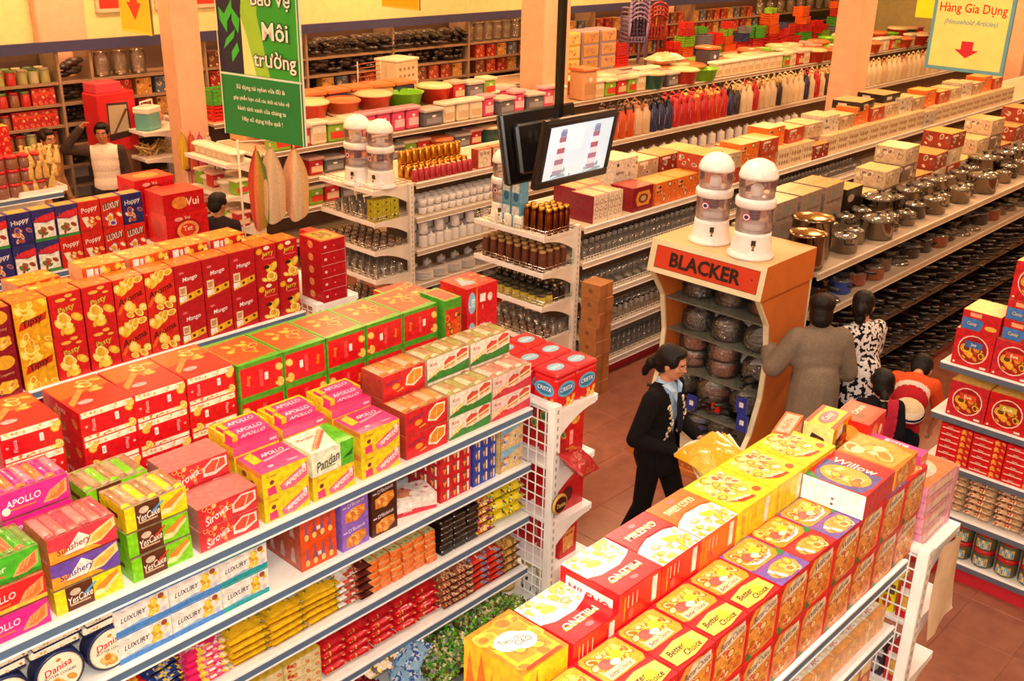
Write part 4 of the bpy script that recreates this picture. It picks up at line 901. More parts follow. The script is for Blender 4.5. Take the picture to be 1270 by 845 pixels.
# ---------- bags on the lower shelves
from mathutils import noise as mnoise
def bag(name, w, l, h, cf, seed=0, m='film', txt=None, tc='ffffff'):
    b = MB(m); b.pillow(w, l, h, cf, seed=seed)
    if txt: b.print((-w * .4, -l * .22, h * 1.03), (w * .8, 0, 0), (0, l * .4, 0), (0, 0, 1), [('t', txt, .5, .5, .6, .9, tc, 0, .2)])
    return b.mesh(name)
def pal(cols, seed, f=.5):
    thr = (f - .5) * .5 + .03
    def fn(u, v, s):
        q = Vector((u * 3.2 + seed * 7.1, v * 4.2, s * 3.0 + seed))
        a = mnoise.noise(q)
        if a < thr: return cols[0]
        return cols[1 + int((mnoise.noise(q * 1.9 + Vector((5, 2, 9))) * .5 + .5) * 2.2 * (len(cols) - 1)) % (len(cols) - 1)]
    return fn
def bagrow(me, name, desc, x0, n, z, layers, w, h, tilt=.0, y=3.40, l=.2, rz=0, group=None, cat='bag', dep=1):
    for dd in range(dep):
        for i in range(n):
            for t in range(layers):
                lab = desc
                if n > 1: lab += ', %s pile from left' % od(i + 1)
                if layers > 1: lab += ', %s layer' % (TIER[layers][t] if layers in TIER else od(t + 1))
                if dep > 1: lab += (', front', ', behind')[dd]
                put(name, me, lab, cat, (x0 + w * (i + .5) + RND.uniform(-.004, .004), y + l / 2 + .004 * t + dd * (l + .01) + RND.uniform(0, .012), z + t * h * .86), rz + RND.uniform(-.06, .06), group or desc.split(',')[0], rot=(tilt, 0, rz + RND.uniform(-.05, .05)))
Z4, Z5 = .852, .502
bw = bag('b1', .14, .2, .04, pal(['f0e0d8', 'e84a78', 'd8a848'], 1, .5), 1, txt='Choco')
bagrow(bw, 'snack_bag', 'pink and white snack bag near the navy bags', 1.28, 1, Z4, 5, .15, .04)
bw = bag('b2', .14, .2, .035, pal(['d82028', 'f0c02c', 'e87820'], 2, .6), 2)
bagrow(bw, 'snack_bag', 'red and yellow snack bag below the cracker boxes', 1.36, 1, Z4, 6, .14, .036, y=3.38)
bw = bag('b3', .15, .22, .04, pal(['22387c', 'e8c02c', '485890', '8a90a8'], 3, .6), 3)
bagrow(bw, 'snack_bag', 'navy snack bag with yellow print', 1.50, 1, Z4, 6, .16, .04, rz=.15)
bagrow(bw, 'snack_bag', 'navy snack bag in the rear pile', 1.42, 1, Z4, 6, .16, .045, y=3.60)
bw = bag('b4', .2, .19, .042, pal(['e82868', 'f06a98', 'f0d040', 'f8e8d8'], 4, .62), 4, txt='Oishi', tc='f2b028')
bagrow(bw, 'snack_bag', 'hot pink snack bag with gold lettering', 1.68, 1, Z4, 5, .21, .042, l=.19, dep=2)
bw = bag('b5', .2, .19, .04, pal(['eab820', 'f6d850', 'd89a18', 'c8ccd0', '6a8a30'], 5, .6), 5, txt='Ritz', tc='d8dce8')
bagrow(bw, 'snack_bag', 'golden yellow snack bag with silver print', 1.90, 3, Z4, 5, .205, .041, l=.19, dep=2)
bw = bag('b6', .12, .19, .045, pal(['f2ebe2', 'd83038', 'e8d8c8', 'b05a38'], 6, .75), 6)
bagrow(bw, 'snack_bag', 'white snack bag with red edge', 2.50, 1, Z4, 5, .12, .042, l=.19, dep=2)
bw = bag('b7', .08, .24, .05, pal(['5a2018', 'a84028', 'e8b868'], 7, .6), 7)
bagrow(bw, 'snack_bag', 'dark maroon snack bag beside the white one', 2.60, 1, Z4, 5, .085, .045)
# cream and orange bars piled in packs
b = MB('film'); b.bbox(-.036, .036, -.12, .12, 0, .034, {'all': 'e8641c'} if False else 'e86a1c', b=.006)
b.face('top', .072, .24, .0345, [('r', .02, .02, .98, .7, 'ead890'), ('r', .05, .72, .95, .95, '5a1818'), ('b', .1, .1, .9, .55, 6, .018, ['e8c848', '9aa838', 'f2ecc8'], 3), ('t', 'Bánh', .5, .82, .08, .7, 'e8d0b0')])
b.face('front', .072, .241, .034, [('r', .1, .2, .5, .8, 'f08a3c')])
me = b.mesh('bar')
for i in range(6):
    for t in range(5): put('cake_bar', me, 'cream and orange cake bar, %s pile from left, %s layer' % (od(i + 1), TIER[5][t]), 'pack', (2.71 + .0765 * i, 3.40 + .125 + RND.uniform(0, .01) - .004 * (4 - t) + .016, Z4 + .0355 * t), RND.uniform(-.03, .03), 'cream and orange cake bars')
    put('cake_bar', me, 'cream and orange cake bar tucked behind, %s from left' % od(i + 1), 'pack', (2.71 + .0765 * i, 3.68, Z4 + .15), 0, 'cream and orange cake bars', rot=(.12, 0, 0))
b = MB('film'); b.bbox(-.045, .045, -.12, .12, 0, .034, '1e1412', b=.007); b.face('top', .09, .24, .0345, [('r', .3, .4, .7, .55, 'c8c0b8'), ('p', [(.1, .6), (.9, .65), (.9, .8), (.1, .9)], '3a2a26'), ('b', .1, .1, .9, .35, 4, .02, ['2e1e1a', '4a3028'], 3)]); me = b.mesh('blackbar')
for i in range(3):
    for t in range(6): put('cake_bar', me, 'black chocolate bar pack, %s pile from left, %s layer' % (od(i + 1), TIER[6][t]), 'pack', (3.20 + .0945 * i, 3.40 + .125, Z4 + .0355 * t), RND.uniform(-.04, .04), 'black chocolate packs')
bw = bag('b8', .13, .24, .06, pal(['e88a2c', 'c85828', 'e8c050', '9a3880', 'f2d878'], 8, .45), 8)
bagrow(bw, 'snack_bag', 'orange and purple snack bag', 3.42, 1, Z4, 4, .12, .06)
bw = bag('b9', .145, .2, .085, pal(['ead21c', 'f2e03c', '7a3a18', '38b0b0', 'c8a818'], 9, .62), 9)
bagrow(bw, 'snack_bag', 'lemon yellow snack bag near the wire grid', 3.53, 2, Z4, 4, .135, .078, l=.19, dep=1)
bagrow(bw, 'snack_bag', 'lemon yellow snack bag leaning in the rear', 3.53, 2, Z4, 4, .135, .08, y=3.6, l=.19)
# z 0.5
me = simple('redyellow', .21, .22, .055, {'all': 'd8c888'}, [('r', .05, .1, .95, .9, 'e8d8a8'), ('b', .1, .2, .9, .8, 6, .014, ['e8a040', 'c82028'], 3)], [('r', 0, 0, 1, 1, 'f0c43c'), ('r', .0, .6, .3, 1, 'd82028'), ('e', .6, .65, .22, .12, 'd82028'), ('t', 'Hura', .6, .65, .1, .3, 'ffffff'), ('e', .3, .3, .18, .14, '5a3018')])
for i in range(3):
    for t in range(4): put('cake_box', me, 'yellow and red flat cake pack on lower shelf, %s pile, %s layer' % (od(i + 1), TIER[4][t]), 'pack', (1.72 + .105 + .215 * i, 3.40 + .11 + RND.uniform(0, .01), Z5 + .0565 * t), 0, 'yellow and red cake packs')
bw = bag('b10', .15, .2, .075, pal(['c81420', 'e02830', 'e8c868', '8a0c14', 'd8b058', 'c0c8a0'], 10, .55), 10)
bagrow(bw, 'snack_bag', 'shiny red snack bag with banana print', 2.38, 5, Z5, 4, .155, .055)
bagrow(bw, 'snack_bag', 'shiny red snack bag in rear rank', 2.38, 5, Z5, 3, .155, .07, y=3.58)
bw = bag('b11', .13, .24, .05, pal(['a85a40', 'd8b888', 'c83838', 'e0c890', '7a3a38'], 11, .4), 11)
bagrow(bw, 'snack_bag', 'brown and cream striped candy bag', 3.17, 2, Z5, 5, .11, .045)
bw = bag('b12', .13, .24, .05, pal(['d83a28', 'e8581c', '6a88b8', 'd8d0d0', 'a85040'], 12, .5), 12)
bagrow(bw, 'snack_bag', 'red and steel blue snack bag', 3.40, 2, Z5, 5, .115, .045)
bw = bag('b13', .12, .24, .06, pal(['b08048', 'd8a038', '8a6038', 'c8b088'], 13, .5), 13)
bagrow(bw, 'snack_bag', 'translucent amber snack bag by the wire grid', 3.63, 1, Z5, 4, .14, .055)
# base: heaps
def heap(name, x0, x1, y0, y1, z0, hgt, n, size, cols, seed):
    rd = random.Random(seed); b = MB('film')
    for i in range(n):
        u, v = rd.random(), rd.random()
        top = z0 + hgt * (math.sin(PI * min(max(u, .02), .98)) ** .5) * (.55 + .45 * math.sin(PI * v))
        x, y, z = x0 + (x1 - x0) * u, y0 + (y1 - y0) * v, top - rd.random() ** 3 * hgt * .3
        M = Matrix.Translation((x, y, z)) @ Matrix.Rotation(rd.uniform(0, PI), 4, 'Z') @ Matrix.Rotation(rd.uniform(-.7, .7), 4, 'X') @ Matrix.Rotation(rd.uniform(-.7, .7), 4, 'Y')
        s = size * rd.uniform(.7, 1.2); c = rd.choice(cols); l = s * 1.5; t = s * .42
        vs = [(-l, -s * .5, 0), (-l, s * .5, 0), (-s * .8, 0, 0), (-s * .5, -s * .5, -t), (-s * .5, s * .5, -t), (-s * .5, -s * .5, t), (-s * .5, s * .5, t), (s * .5, -s * .5, -t), (s * .5, s * .5, -t), (s * .5, -s * .5, t), (s * .5, s * .5, t), (s * .8, 0, 0), (l, -s * .5, 0), (l, s * .5, 0)]
        b.add(vs, [(0, 1, 2), (3, 5, 6, 4), (5, 9, 10, 6), (7, 8, 10, 9), (3, 7, 9, 5), (4, 6, 10, 8), (12, 11, 13)], c, M=M)
    return b.mesh(name)
put('wrapped_candy', heap('green_candy', 2.95, 3.78, 3.18, 3.80, .24, .16, 2600, .016, ['4a7a28', '6aa030', '2f5a20', 'b8b878', '8a9a50', '60381c', '58b02c', 'd8d0a0'], 1), 'loose green wrapped candies heaped in the bottom bin', 'candy', (0, 0, 0), kind='stuff')
put('wrapped_candy', heap('red_candy', 2.1, 2.72, 3.18, 3.8, .24, .16, 1600, .018, ['8a1018', 'b01822', '6a0c14', 'c83038', 'd07070'], 2), 'loose dark red wrapped candies heaped in the bottom bin', 'candy', (0, 0, 0), kind='stuff')
t = thing('candy_bin', 'grey low bin along the foot of the wafer row', 'bin', (0, 0, 0))
for nm, bxs in (('front_board', (.6, 3.82, 3.12, 3.135, .02, .27)), ('end_board', (3.805, 3.82, 3.135, 3.37, .02, .27)), ('floor_board', (.6, 3.805, 3.135, 3.36, .02, .05))):
    b = MB('paint'); b.box(*bxs, 'a8b0b4'); link(nm, b.mesh(nm), t)
bw = bag('b14', .22, .16, .05, pal(['7aa8c8', '2848a0', 'b8c8d0', '4a78b0'], 14, .5), 14)
for i, (x, y, z, rz) in enumerate(((2.86, 3.32, .42, .5), (2.93, 3.45, .43, .2), (2.75, 3.24, .40, 1.0))):
    put('snack_bag', bw, 'blue snack bag lying between the candy heaps, %s' % ('front', 'rear', 'at the red heap')[i], 'bag', (x, y, z), rz, 'blue bags between the candy heaps')
bw = bag('b15', .14, .2, .06, pal(['d8c8b0', '5a4a48', 'a89888', 'e8d040'], 15, .5), 15)
for i in range(3): put('snack_bag', bw, 'beige and grey bag by the blue bags, %s' % ('left', 'middle', 'right')[i], 'bag', (2.66 + .09 * i, 3.42, .41), .3 * i, 'beige bags in the bottom bin')

# ---------- second row: fruit biscuit cartons (front y 5.43)
Z = 1.522
def fruit(name, w, c, front, h=.252, d=.16):
    return carton(w, d, h, {'all': c, 'top': 'd8501c', 'left': 'a81418'}, front=front, top=[('r', .04, .06, .96, .94, 'e8781c'), ('b', .1, .2, .9, .8, 5, .03, ['f2a83c', 'e8601c'], 3)]).mesh(name)
F = {}
F['maroon'] = fruit('maroon', .14, '8a1024', [('e', .5, .78, .4, .16, 'e8a82c'), ('t', 'Creamsy', .5, .5, .09, .9, 'c89060', 6), ('p', [(.15, .1), (.1, .25), (.3, .36), (.8, .34), (.9, .16), (.5, .06)], 'f0bc34'), ('b', .2, .14, .8, .3, 5, .02, BIS, 2)])
F['tipsy'] = fruit('tipsy', .185, 'eaa41c', [('b', .05, .55, .95, .98, 9, .035, ['f8d84a', 'f0b428', 'f8e478'], 4), ('p', [(.08, .36), (.9, .52), (.95, .68), (.15, .54)], 'c82818'), ('t', 'Tipsy', .5, .52, .2, .8, '2a1410', 16, .3), ('b', .08, .05, .92, .28, 8, .03, ['f8d84a', 'e89a20', 'f8e478'], 7)])
F['pasty'] = fruit('pasty', .18, 'd01820', [('b', .15, .1, .85, .45, 9, .035, ['f4d048', 'eab030', 'f8e488'], 4), ('t', 'Pasty', .5, .62, .17, .85, 'c8c840', 12, .2), ('t', 'Pasty', .5, .53, .05, .5, 'e87060'), ('e', .36, .85, .16, .04, 'f0b848'), ('e', .62, .92, .12, .04, 'f0b848'), ('e', .75, .8, .1, .03, 'f0b848')])
F['aroma'] = fruit('aroma', .185, 'd8241c', [('b', .1, .66, .9, .95, 8, .035, ['f4d048', 'eab030', 'f8e488'], 9), ('p', [(.0, .2), (.4, .55), (.5, .52), (.1, .15)], 'e8602c'), ('t', 'Aroma', .5, .52, .16, .9, '4a1010', 16, .3), ('b', .4, .1, .9, .36, 6, .032, ['f4d048', 'eab030', 'f8e488'], 3)])
F['mango'] = fruit('mango', .182, 'b8121e', [('t', 'Mango', .55, .62, .14, .66, 'f8f0ec', 6, .2), ('r', .18, .76, .34, .82, 'e87080'), ('p', [(.1, .02), (.95, .16), (.95, .32), (.1, .2)], 'f0b428'), ('e', .5, .17, .06, .04, '5a3010'), ('e', .82, .24, .06, .04, '5a3010'), ('r', .12, .24, .38, .46, 'f2dca8'), ('r', .15, .28, .33, .42, 'c89868'), ('r', .1, .08, .36, .22, 'fbf0e0')])
F['jerry'] = fruit('jerry', .158, 'c01820', [('r', 0, 0, .14, 1, 'a81420'), ('e', .55, .92, .14, .05, 'f8f0d8'), ('e', .2, .86, .14, .08, 'f0b02c'), ('t', 'Jerry', .58, .76, .15, .75, 'd8d83c', 6, .15), ('r', .35, .62, .9, .65, 'e0606a'), ('b', .3, .1, .85, .45, 8, .03, ['f4d048', 'eab030', 'f8e488'], 5), ('e', .5, .42, .14, .05, '3a1a10')])
seq = [('maroon', 1.655, .14), ('maroon', 1.80, .14), ('tipsy', 1.955, .185), ('pasty', 2.147, .18), ('pasty', 2.334, .18), ('aroma', 2.52, .185), ('aroma', 2.71, .185), ('mango', 2.90, .182), ('mango', 3.087, .182), ('mango', 3.274, .182), ('jerry', 3.462, .158), ('jerry', 3.626, .158)]
FN = {'maroon': 'maroon cream biscuit carton', 'tipsy': 'amber yellow biscuit carton', 'pasty': 'red carton with heaped yellow biscuits', 'aroma': 'orange red carton with dark script', 'mango': 'crimson fruit biscuit carton', 'jerry': 'dark red carton with yellow lettering'}
cnt = {}
for k, x, w in seq:
    cnt[k] = cnt.get(k, 0) + 1; tot = sum(1 for q in seq if q[0] == k)
    for t in range(2):
        lab = FN[k] + ((', %s of its kind from left' % od(cnt[k])) if tot > 1 else '') + ', %s tier' % ('lower', 'upper')[t]
        put('biscuit_carton', F[k], lab, 'carton', (x + w / 2, 5.445 + .08 + RND.uniform(0, .004), Z + .2535 * t), RND.uniform(-.01, .01), 'fruit biscuit cartons on second row')
# flat cartons lying behind and on top
def flat(name, c, lab): return carton(.26, .19, .09, {'all': c, 'top': 'e87a1c', 'left': 'e8a888'}, front=[('r', .1, .1, .25, .9, 'f4efe6'), ('r', .28, .15, .36, .85, 'f4e0d0'), ('b', .45, .2, .95, .8, 8, .022, ['f4d048', 'eab030', 'f8e488'], 3), ('t', lab, .42, .5, .3, .3, 'f8e8e0', 90)], top=[('r', .04, .06, .96, .94, 'f0961c'), ('b', .1, .2, .9, .8, 8, .03, ['f8c040', 'e8701c', 'f8dc80'], 3)]).mesh(name)
fl1, fl2 = flat('flat1', 'c81c1c', 'Mango'), flat('flat2', 'd8541c', 'Jerry')
for i in range(7):
    x = 1.90 + .272 * i
    for t in range(5 + (1 if i in (2, 3, 4, 5) else 0)):
        put('biscuit_carton', (fl1, fl2)[(i // 2) % 2], '%s carton lying flat behind the fruit cartons, %s pile, %s layer' % (('red', 'orange red')[(i // 2) % 2], od(i + 1), od(t + 1)), 'carton', (x + .13, 5.63 + .1, Z + .0915 * t), .04 * math.sin(i * 3 + t), 'flat cartons behind the fruit cartons')
for i in range(5):
    x = 1.75 + .4 * i
    put('biscuit_carton', fl2, 'orange red carton lying at the rear of the second row, %s from left' % od(i + 1), 'carton', (x + .13, 5.98, Z + .36), .1, 'flat cartons at the rear of second row')
    put('biscuit_carton', W['rg'], 'red and gold carton under the rear flat cartons, %s from left' % od(i + 1), 'carton', (x + .13, 5.98, Z + .2), 0, 'red gold cartons at rear of second row')
    put('biscuit_carton', W['rg'], 'red and gold carton at the bottom rear of second row, %s from left' % od(i + 1), 'carton', (x + .13, 5.98, Z + .05), 0, 'red gold cartons at rear of second row')
# tower of slim cartons on the end rack
b = carton(.20, .24, .085, {'all': 'b8141f', 'right': 'd02028', 'top': 'd84a1c'}, front=[('r', .0, .0, 1, .04, 'e8a0a0'), ('r', .96, 0, .975, 1, 'e8a0a0'), ('r', .1, .4, .2, .6, 'f6d8d8'), ('e', .5, .5, .02, .05, 'f2c0c0')], left=[('e', .5, .5, .12, .3, 'e8985c')], top=[('r', .1, .1, .9, .9, 'e8a83c'), ('p', [(.2, .2), (.8, .3), (.7, .8), (.25, .7)], '8a6a20'), ('b', .2, .2, .8, .8, 8, .025, ['f0c850', '6a5a20', 'e89a2c'], 4)], right=[('e', .5, .3, .1, .1, 'f0a030'), ('r', .3, .6, .6, .8, 'e86a6a')])
me = b.mesh('slim')
for t in range(5): put('biscuit_carton', me, 'slim dark red carton in the tower on end rack, %s of five' % TIER[5][t], 'carton', (4.02 - .01, 5.48 + .0, 1.561 + .0865 * t), .0, 'slim red carton tower')
b = carton(.09, .2, .38, {'all': 'd02028', 'right': 'd8282c'}, right=[('e', .5, .2, .15, .05, 'f0a030'), ('r', .3, .5, .5, .8, 'e86a6a')]); put('biscuit_carton', b.mesh('tallred'), 'tall red carton behind the slim red tower', 'carton', (4.13, 5.74, 1.561), 0)
for i in range(3): put('cookie_box', W['rg'], 'red and gold carton under the red tower end rack, %s' % od(i + 1), 'carton', (4.05, 5.52 + .28 * i, 1.141), PI / 2, 'red gold cartons under the tower')
# its second shelf: long cream and red cartons
def long(name, c, txt, tc): return carton(.29, .22, .12, {'all': c, 'top': 'b8846a'}, front=[('p', [(.05, .15), (.7, .2), (.8, .8), (.2, .75)], 'fbf2e4'), ('t', txt, .42, .5, .42, .6, tc, 6, .3), ('b', .72, .15, .97, .85, 5, .03, ['f0b848', 'f6e0a0', 'e89a38'], 3)], top=[('r', 0, 0, 1, .3, 'd8a860')]).mesh(name)
lg1, lg2, lg3 = long('galaxy', 'e8b060', 'Galaxy', 'c02030'), long('twissy', 'c83038', 'Twissy', '7a1828'), long('yellowish', 'e0c040', 'Crish', '3a8a30')
lg4 = carton(.29, .22, .12, {'all': 'c81c28'}, front=[('t', 'Twissy', .4, .5, .4, .6, 'f8ece0', 5, .2), ('b', .7, .15, .95, .85, 4, .03, ['f0b848', 'f6e0a0'], 3)]).mesh('twissyred')
for i, (me, n) in enumerate(((lg4, 'red'), (lg3, 'yellow'), (lg1, 'cream and amber'), (lg1, 'cream and amber'), (lg2, 'cream and red'), (lg2, 'cream and red'), (lg4, 'red'))):
    for t in range(2): put('biscuit_box', me if t == 0 or i != 2 else lg3, '%s long biscuit box under the fruit cartons, %s from left, %s layer' % (n, od(i + 1), ('lower', 'upper')[t]), 'box', (1.83 + .145 + .293 * i - (.12 if i > 4 else 0) * 0, 5.445 + .11, 1.182 + .1215 * t), 0, 'long biscuit boxes on second row')

# ---------- third row: blue and red cartons (front y 7.48)
def happy(name, c, bottom, txt, tc, extra=()):
    return carton(.165, .12, .238, {'all': c, 'top': 'e0742c' if c == 'd02018' else '4a4888'}, front=[('r', 0, 0, 1, .1, bottom)] + list(extra) + [('t', txt, .5, .72, .2, .8, tc, 8, .15)], top=[('r', .1, .1, .9, .9, 'e8a03c')]).mesh(name)
H = {'h': happy('happy', '2a2a6c', '22225c', 'Happy', 'f2ece0', [('b', .1, .1, .9, .5, 9, .024, ['d8783c', 'f0e0c8', 'b0482c', '5a4a8a'], 4)]),
     'l': happy('lucky', '2c3070', '3a8a3a', 'Lucky', 'e83a3a', [('p', [(.05, .1), (.95, .1), (.95, .62), (.6, .56), (.05, .62)], 'f2f0dc'), ('p', [(.0, .66), (.4, .8), (1, .86), (1, .62), (.5, .58)], 'd82830'), ('b', .2, .15, .8, .4, 6, .024, ['8a4a2c', 'c83030', '4a8a3a'], 4)]),
     'p': happy('poppy', 'd02018', 'c81818', 'Poppy', 'f8efe0', [('p', [(.1, .5), (.4, .5), (.5, .2), (.3, .15)], 'f2e4c8'), ('b', .4, .15, .9, .45, 6, .02, ['f0a83c', 'f6dca0', 'd86a2c'], 4)]),
     'u': happy('luxy', 'd82818', 'c82018', 'LUXUY', 'fff6ea', [('r', .08, .62, .92, .84, '8a3a28'), ('b', .15, .12, .9, .45, 7, .026, ['f0a83c', 'f6dca0', '6a3ab0', 'f2f0e8'], 4)])}
HN = {'h': 'navy biscuit carton with white script', 'l': 'navy and white biscuit carton with red ribbon', 'p': 'red biscuit carton with cream script', 'u': 'red biscuit carton with lettered blocks'}
low = ['l', 'h', 'l', 'l', 'p', 'p', 'u', 'u']; up = ['l', 'l', 'h', 'l', 'l', 'p', 'u', 'h']
for t, sq in enumerate((low, up)):
    for i, k in enumerate(sq):
        put('biscuit_carton', H[k], '%s on third row, %s from left, %s tier' % (HN[k], od(i + 1), ('lower', 'upper')[t]), 'carton', (2.42 + .0825 + .1725 * i, 7.50 + .06, 1.467 + .2395 * t), RND.uniform(-.02, .02), 'blue and red cartons on third row')
for i in range(3): put('biscuit_carton', W['rg'], 'golden topped carton behind the third row cartons, %s' % od(i + 1), 'carton', (2.45 + .3 * i, 7.86, 1.467 + .13), 0, 'gold topped cartons on third row')
for i in range(3): put('biscuit_carton', W['rg'], 'golden topped carton under another behind third row, %s' % od(i + 1), 'carton', (2.45 + .3 * i, 7.86, 1.467), 0, 'gold topped cartons on third row')
# the lower shelf of that row, glimpsed
me = carton(.2, .2, .22, {'all': 'a82028'}, front=[('b', .1, .1, .9, .9, 10, .03, ['c83038', '7a1018', 'd8a070'], 3)]).mesh('glimpse')
row('biscuit_box', me, (.2, .2, .22), 'dark red box under the third row cartons', 'box', 2.2, 8, 7.5, 1.132, 1, 'dark red boxes on third row')
# big red gift cartons on its end
def gift(w, d, h, nm):
    f = [('e', .5, .45, .32, .34, 'a81018'), ('e', .5, .45, .26, .28, 'f09a50'), ('e', .5, .45, .18, .2, 'e03a28'), ('t', 'Tet', .5, .5, .16, .3, 'f8e0b0'), ('e', .3, .82, .1, .06, 'f2a8a0'), ('t', 'Vui', .5, .84, .1, .3, 'f8e0c8')]
    return carton(w, d, h, {'all': 'd0141c', 'top': 'e0301c'}, front=f, left=[('e', .5, .5, .25, .3, 'b01018')], top=[('r', .06, .06, .94, .94, 'e8441c'), ('e', .5, .5, .3, .3, 'f29a3c')], right=f).mesh(nm)
g1, g2 = gift(.38, .3, .27, 'gift1'), gift(.36, .28, .25, 'gift2')
put('gift_carton', g1, 'large red gift carton with round emblem, lower of near stack', 'carton', (4.20, 7.72, 1.421), .0, 'large red gift cartons')
put('gift_carton', carton(.37, .29, .165, {'all': 'c81018', 'top': 'e0301c'}, front=[('e', .4, .5, .2, .3, 'e88a3c'), ('t', 'Vui', .7, .5, .4, .4, 'f8e0c8')]).mesh('gift3'), 'flat red gift carton on top of a large one', 'carton', (4.19, 7.72, 1.693), 0, 'large red gift cartons')
for t in range(2): put('gift_carton', g2, 'large red gift carton in the rear stack, %s' % ('lower', 'upper')[t], 'carton', (4.13, 8.06, 1.421 + .2515 * t), 0, 'large red gift cartons')

# ---------- side shelving at the right edge (front x 6.2, goods turned to the aisle)
def giftbox(name, c, blob, txt):
    w, d, h = .235, .25, .235
    return carton(w, d, h, {'all': c, 'top': 'f0b050'}, front=[('e', .5, .5, .39, .39, 'f6d8c8'), ('e', .5, .5, .36, .36, 'a8141c'), ('b', .26, .25, .74, .55, 12, .025, ['f0c040', 'e89028', '6a3a18'], 3), ('r', .28, .55, .72, .72, blob), ('t', txt, .5, .63, .1, .4, 'f8f0d0'), ('e', .08, .08, .03, .03, 'f8e0d0'), ('r', .75, .04, .9, .1, 'f4e4d8')], top=[('r', .05, .05, .95, .95, 'f6c868')]).mesh(name)
gb1, gb2, gb3 = giftbox('gb1', 'cc1c24', '3a6ab0', 'Joy'), giftbox('gb2', 'c42030', 'd84a28', 'Eve'), giftbox('gb3', 'c8141c', 'c8b040', 'Duo')
RZ = -PI / 2      # face turned to -x
def side(me, nm, desc, y0, n, z, w, d, group, x=6.205, skip=0):
    for i in range(n):
        put(nm, me if not isinstance(me, list) else me[i % len(me)], '%s, %s from far end' % (desc, od(i + 1)) if n > 1 else desc, 'box' if 'tin' not in nm else 'tin', (x + d / 2 + RND.uniform(0, .006), y0 - w / 2 - i * (w + .006), z), RZ, group)
side([gb1, gb2, gb3], 'gift_box', 'red gift box with round cookie picture on top shelf', 2.05, 8, 1.482, .235, .25, 'red gift boxes on top shelf')
bb = carton(.225, .25, .125, {'all': 'c81c24', 'top': 'f2bc50'}, front=[('p', [(.02, .05), (.5, .05), (.58, .5), (.5, .62), (.02, .62)], '3a78c0'), ('t', 'Cosy', .28, .34, .22, .36, 'f0c850'), ('e', .78, .3, .16, .12, 'f2b850'), ('r', .2, .72, .5, .92, 'f0a878')]).mesh('bluered')
side(bb, 'gift_box', 'red box with blue ribbon panel on the gift boxes', 2.03, 1, 1.719, .225, .25, 'red boxes with blue panels')
for j in range(2):
  for t in range(2): side(bb, 'gift_box', 'red box with blue ribbon panel, %s pile along, %s' % (('second', 'third')[j], ('lower', 'upper')[t]), 1.79 - .241 * j, 1, 1.719 + .1265 * t, .225, .25, 'red boxes with blue panels')
side(gb3, 'gift_box', 'red gift box with round picture topmost of all', 1.79, 2, 1.973, .235, .25, 'topmost red gift boxes')
side([gb2, gb3, gb1], 'gift_box', 'red gift box with round cookie picture on second shelf', 2.02, 8, 1.142, .235, .25, 'red gift boxes on second shelf')
dots = []
for j in range(1): dots += [('r', .06, .3, .6, .46, 'f8d8c8'), ('t', 'Sampa', .3, .62, .3, .4, 'f8e8d8', 0, .2), ('b', .62, .2, .95, .8, 5, .012, ['f2b048', 'e88838'], 4)]
slb = carton(.2, .2, .042, {'all': 'd0181f'}, front=dots).mesh('slimred')
for i in range(8):
    for t in range(6): put('biscuit_box', slb, 'slim red biscuit box on third shelf, %s pile from far end, %s layer' % (od(i + 1), TIER[6][t]), 'box', (6.21 + .1, 2.03 - .1 - .205 * i, .812 + .0435 * t), RZ, 'slim red biscuit boxes')
bw = bag('nb', .17, .18, .05, pal(['e0b890', 'c89868', 'f2dcb8', 'c83028', '6a2818', 'f6e8d0'], 21, .4), 21)
for i in range(8):
    for t in range(6): put('noodle_bag', bw, 'cream and red cookie bag on fourth shelf, %s pile from far end, %s layer' % (od(i + 1), TIER[6][t]), 'bag', (6.32, 2.0 - .1 - .18 * i, .472 + .044 * t), RZ + RND.uniform(-.08, .08), 'cookie bags on fourth shelf')
b = MB('plastic'); b.lathe([(.062, 0), (.068, .01), (.068, .11), (.06, .125), (.06, .13)], 16, '52503c'); b.lathe([(.066, .128), (.067, .165), (.06, .17), (0, .17)], 16, 'b81820')
for k in range(2):
    a0 = -PI / 2 + k * PI
    for j in range(5):
        a = a0 - .7 + .28 * j; c = [hx('e8b83c'), hx('3a88c8'), hx('e8c850'), hx('58a8d8'), hx('d8a040')][j]
        b.add([(.0688 * math.cos(a + q), .0688 * math.sin(a + q), z) for q, z in ((0, .02), (.28, .02), (.28, .1), (0, .1))], [(0, 1, 2, 3)], c)
        b.add([(.0692 * math.cos(a + .05 + q), .0692 * math.sin(a + .05 + q), z) for q, z in ((0, .03), (.18, .03), (.14, .07), (.03, .08))], [(0, 1, 2, 3)], '3a88c8' if j % 2 == 0 else 'e8d060')
jm = b.mesh('candyjar'); jm.transform(Matrix.Scale(.75, 4, (0, 0, 1)))
for i in range(13):
    for t in range(2): put('candy_jar', jm, 'red lidded candy jar on bottom shelf at right edge, %s from far end, %s tier' % (od(i + 1), ('lower', 'upper')[t]), 'jar', (6.29, 2.0 - .075 - .145 * i,   .162 + .1285 * t), RZ, 'red lidded candy jars')
# ================================================================== right block: household goods
def shape(prof, seg=16, col='fff', m='plastic', extra=None, **kw):
    b = MB(m); b.lathe(prof, seg, col, **kw)
    if extra: extra(b)
    return b
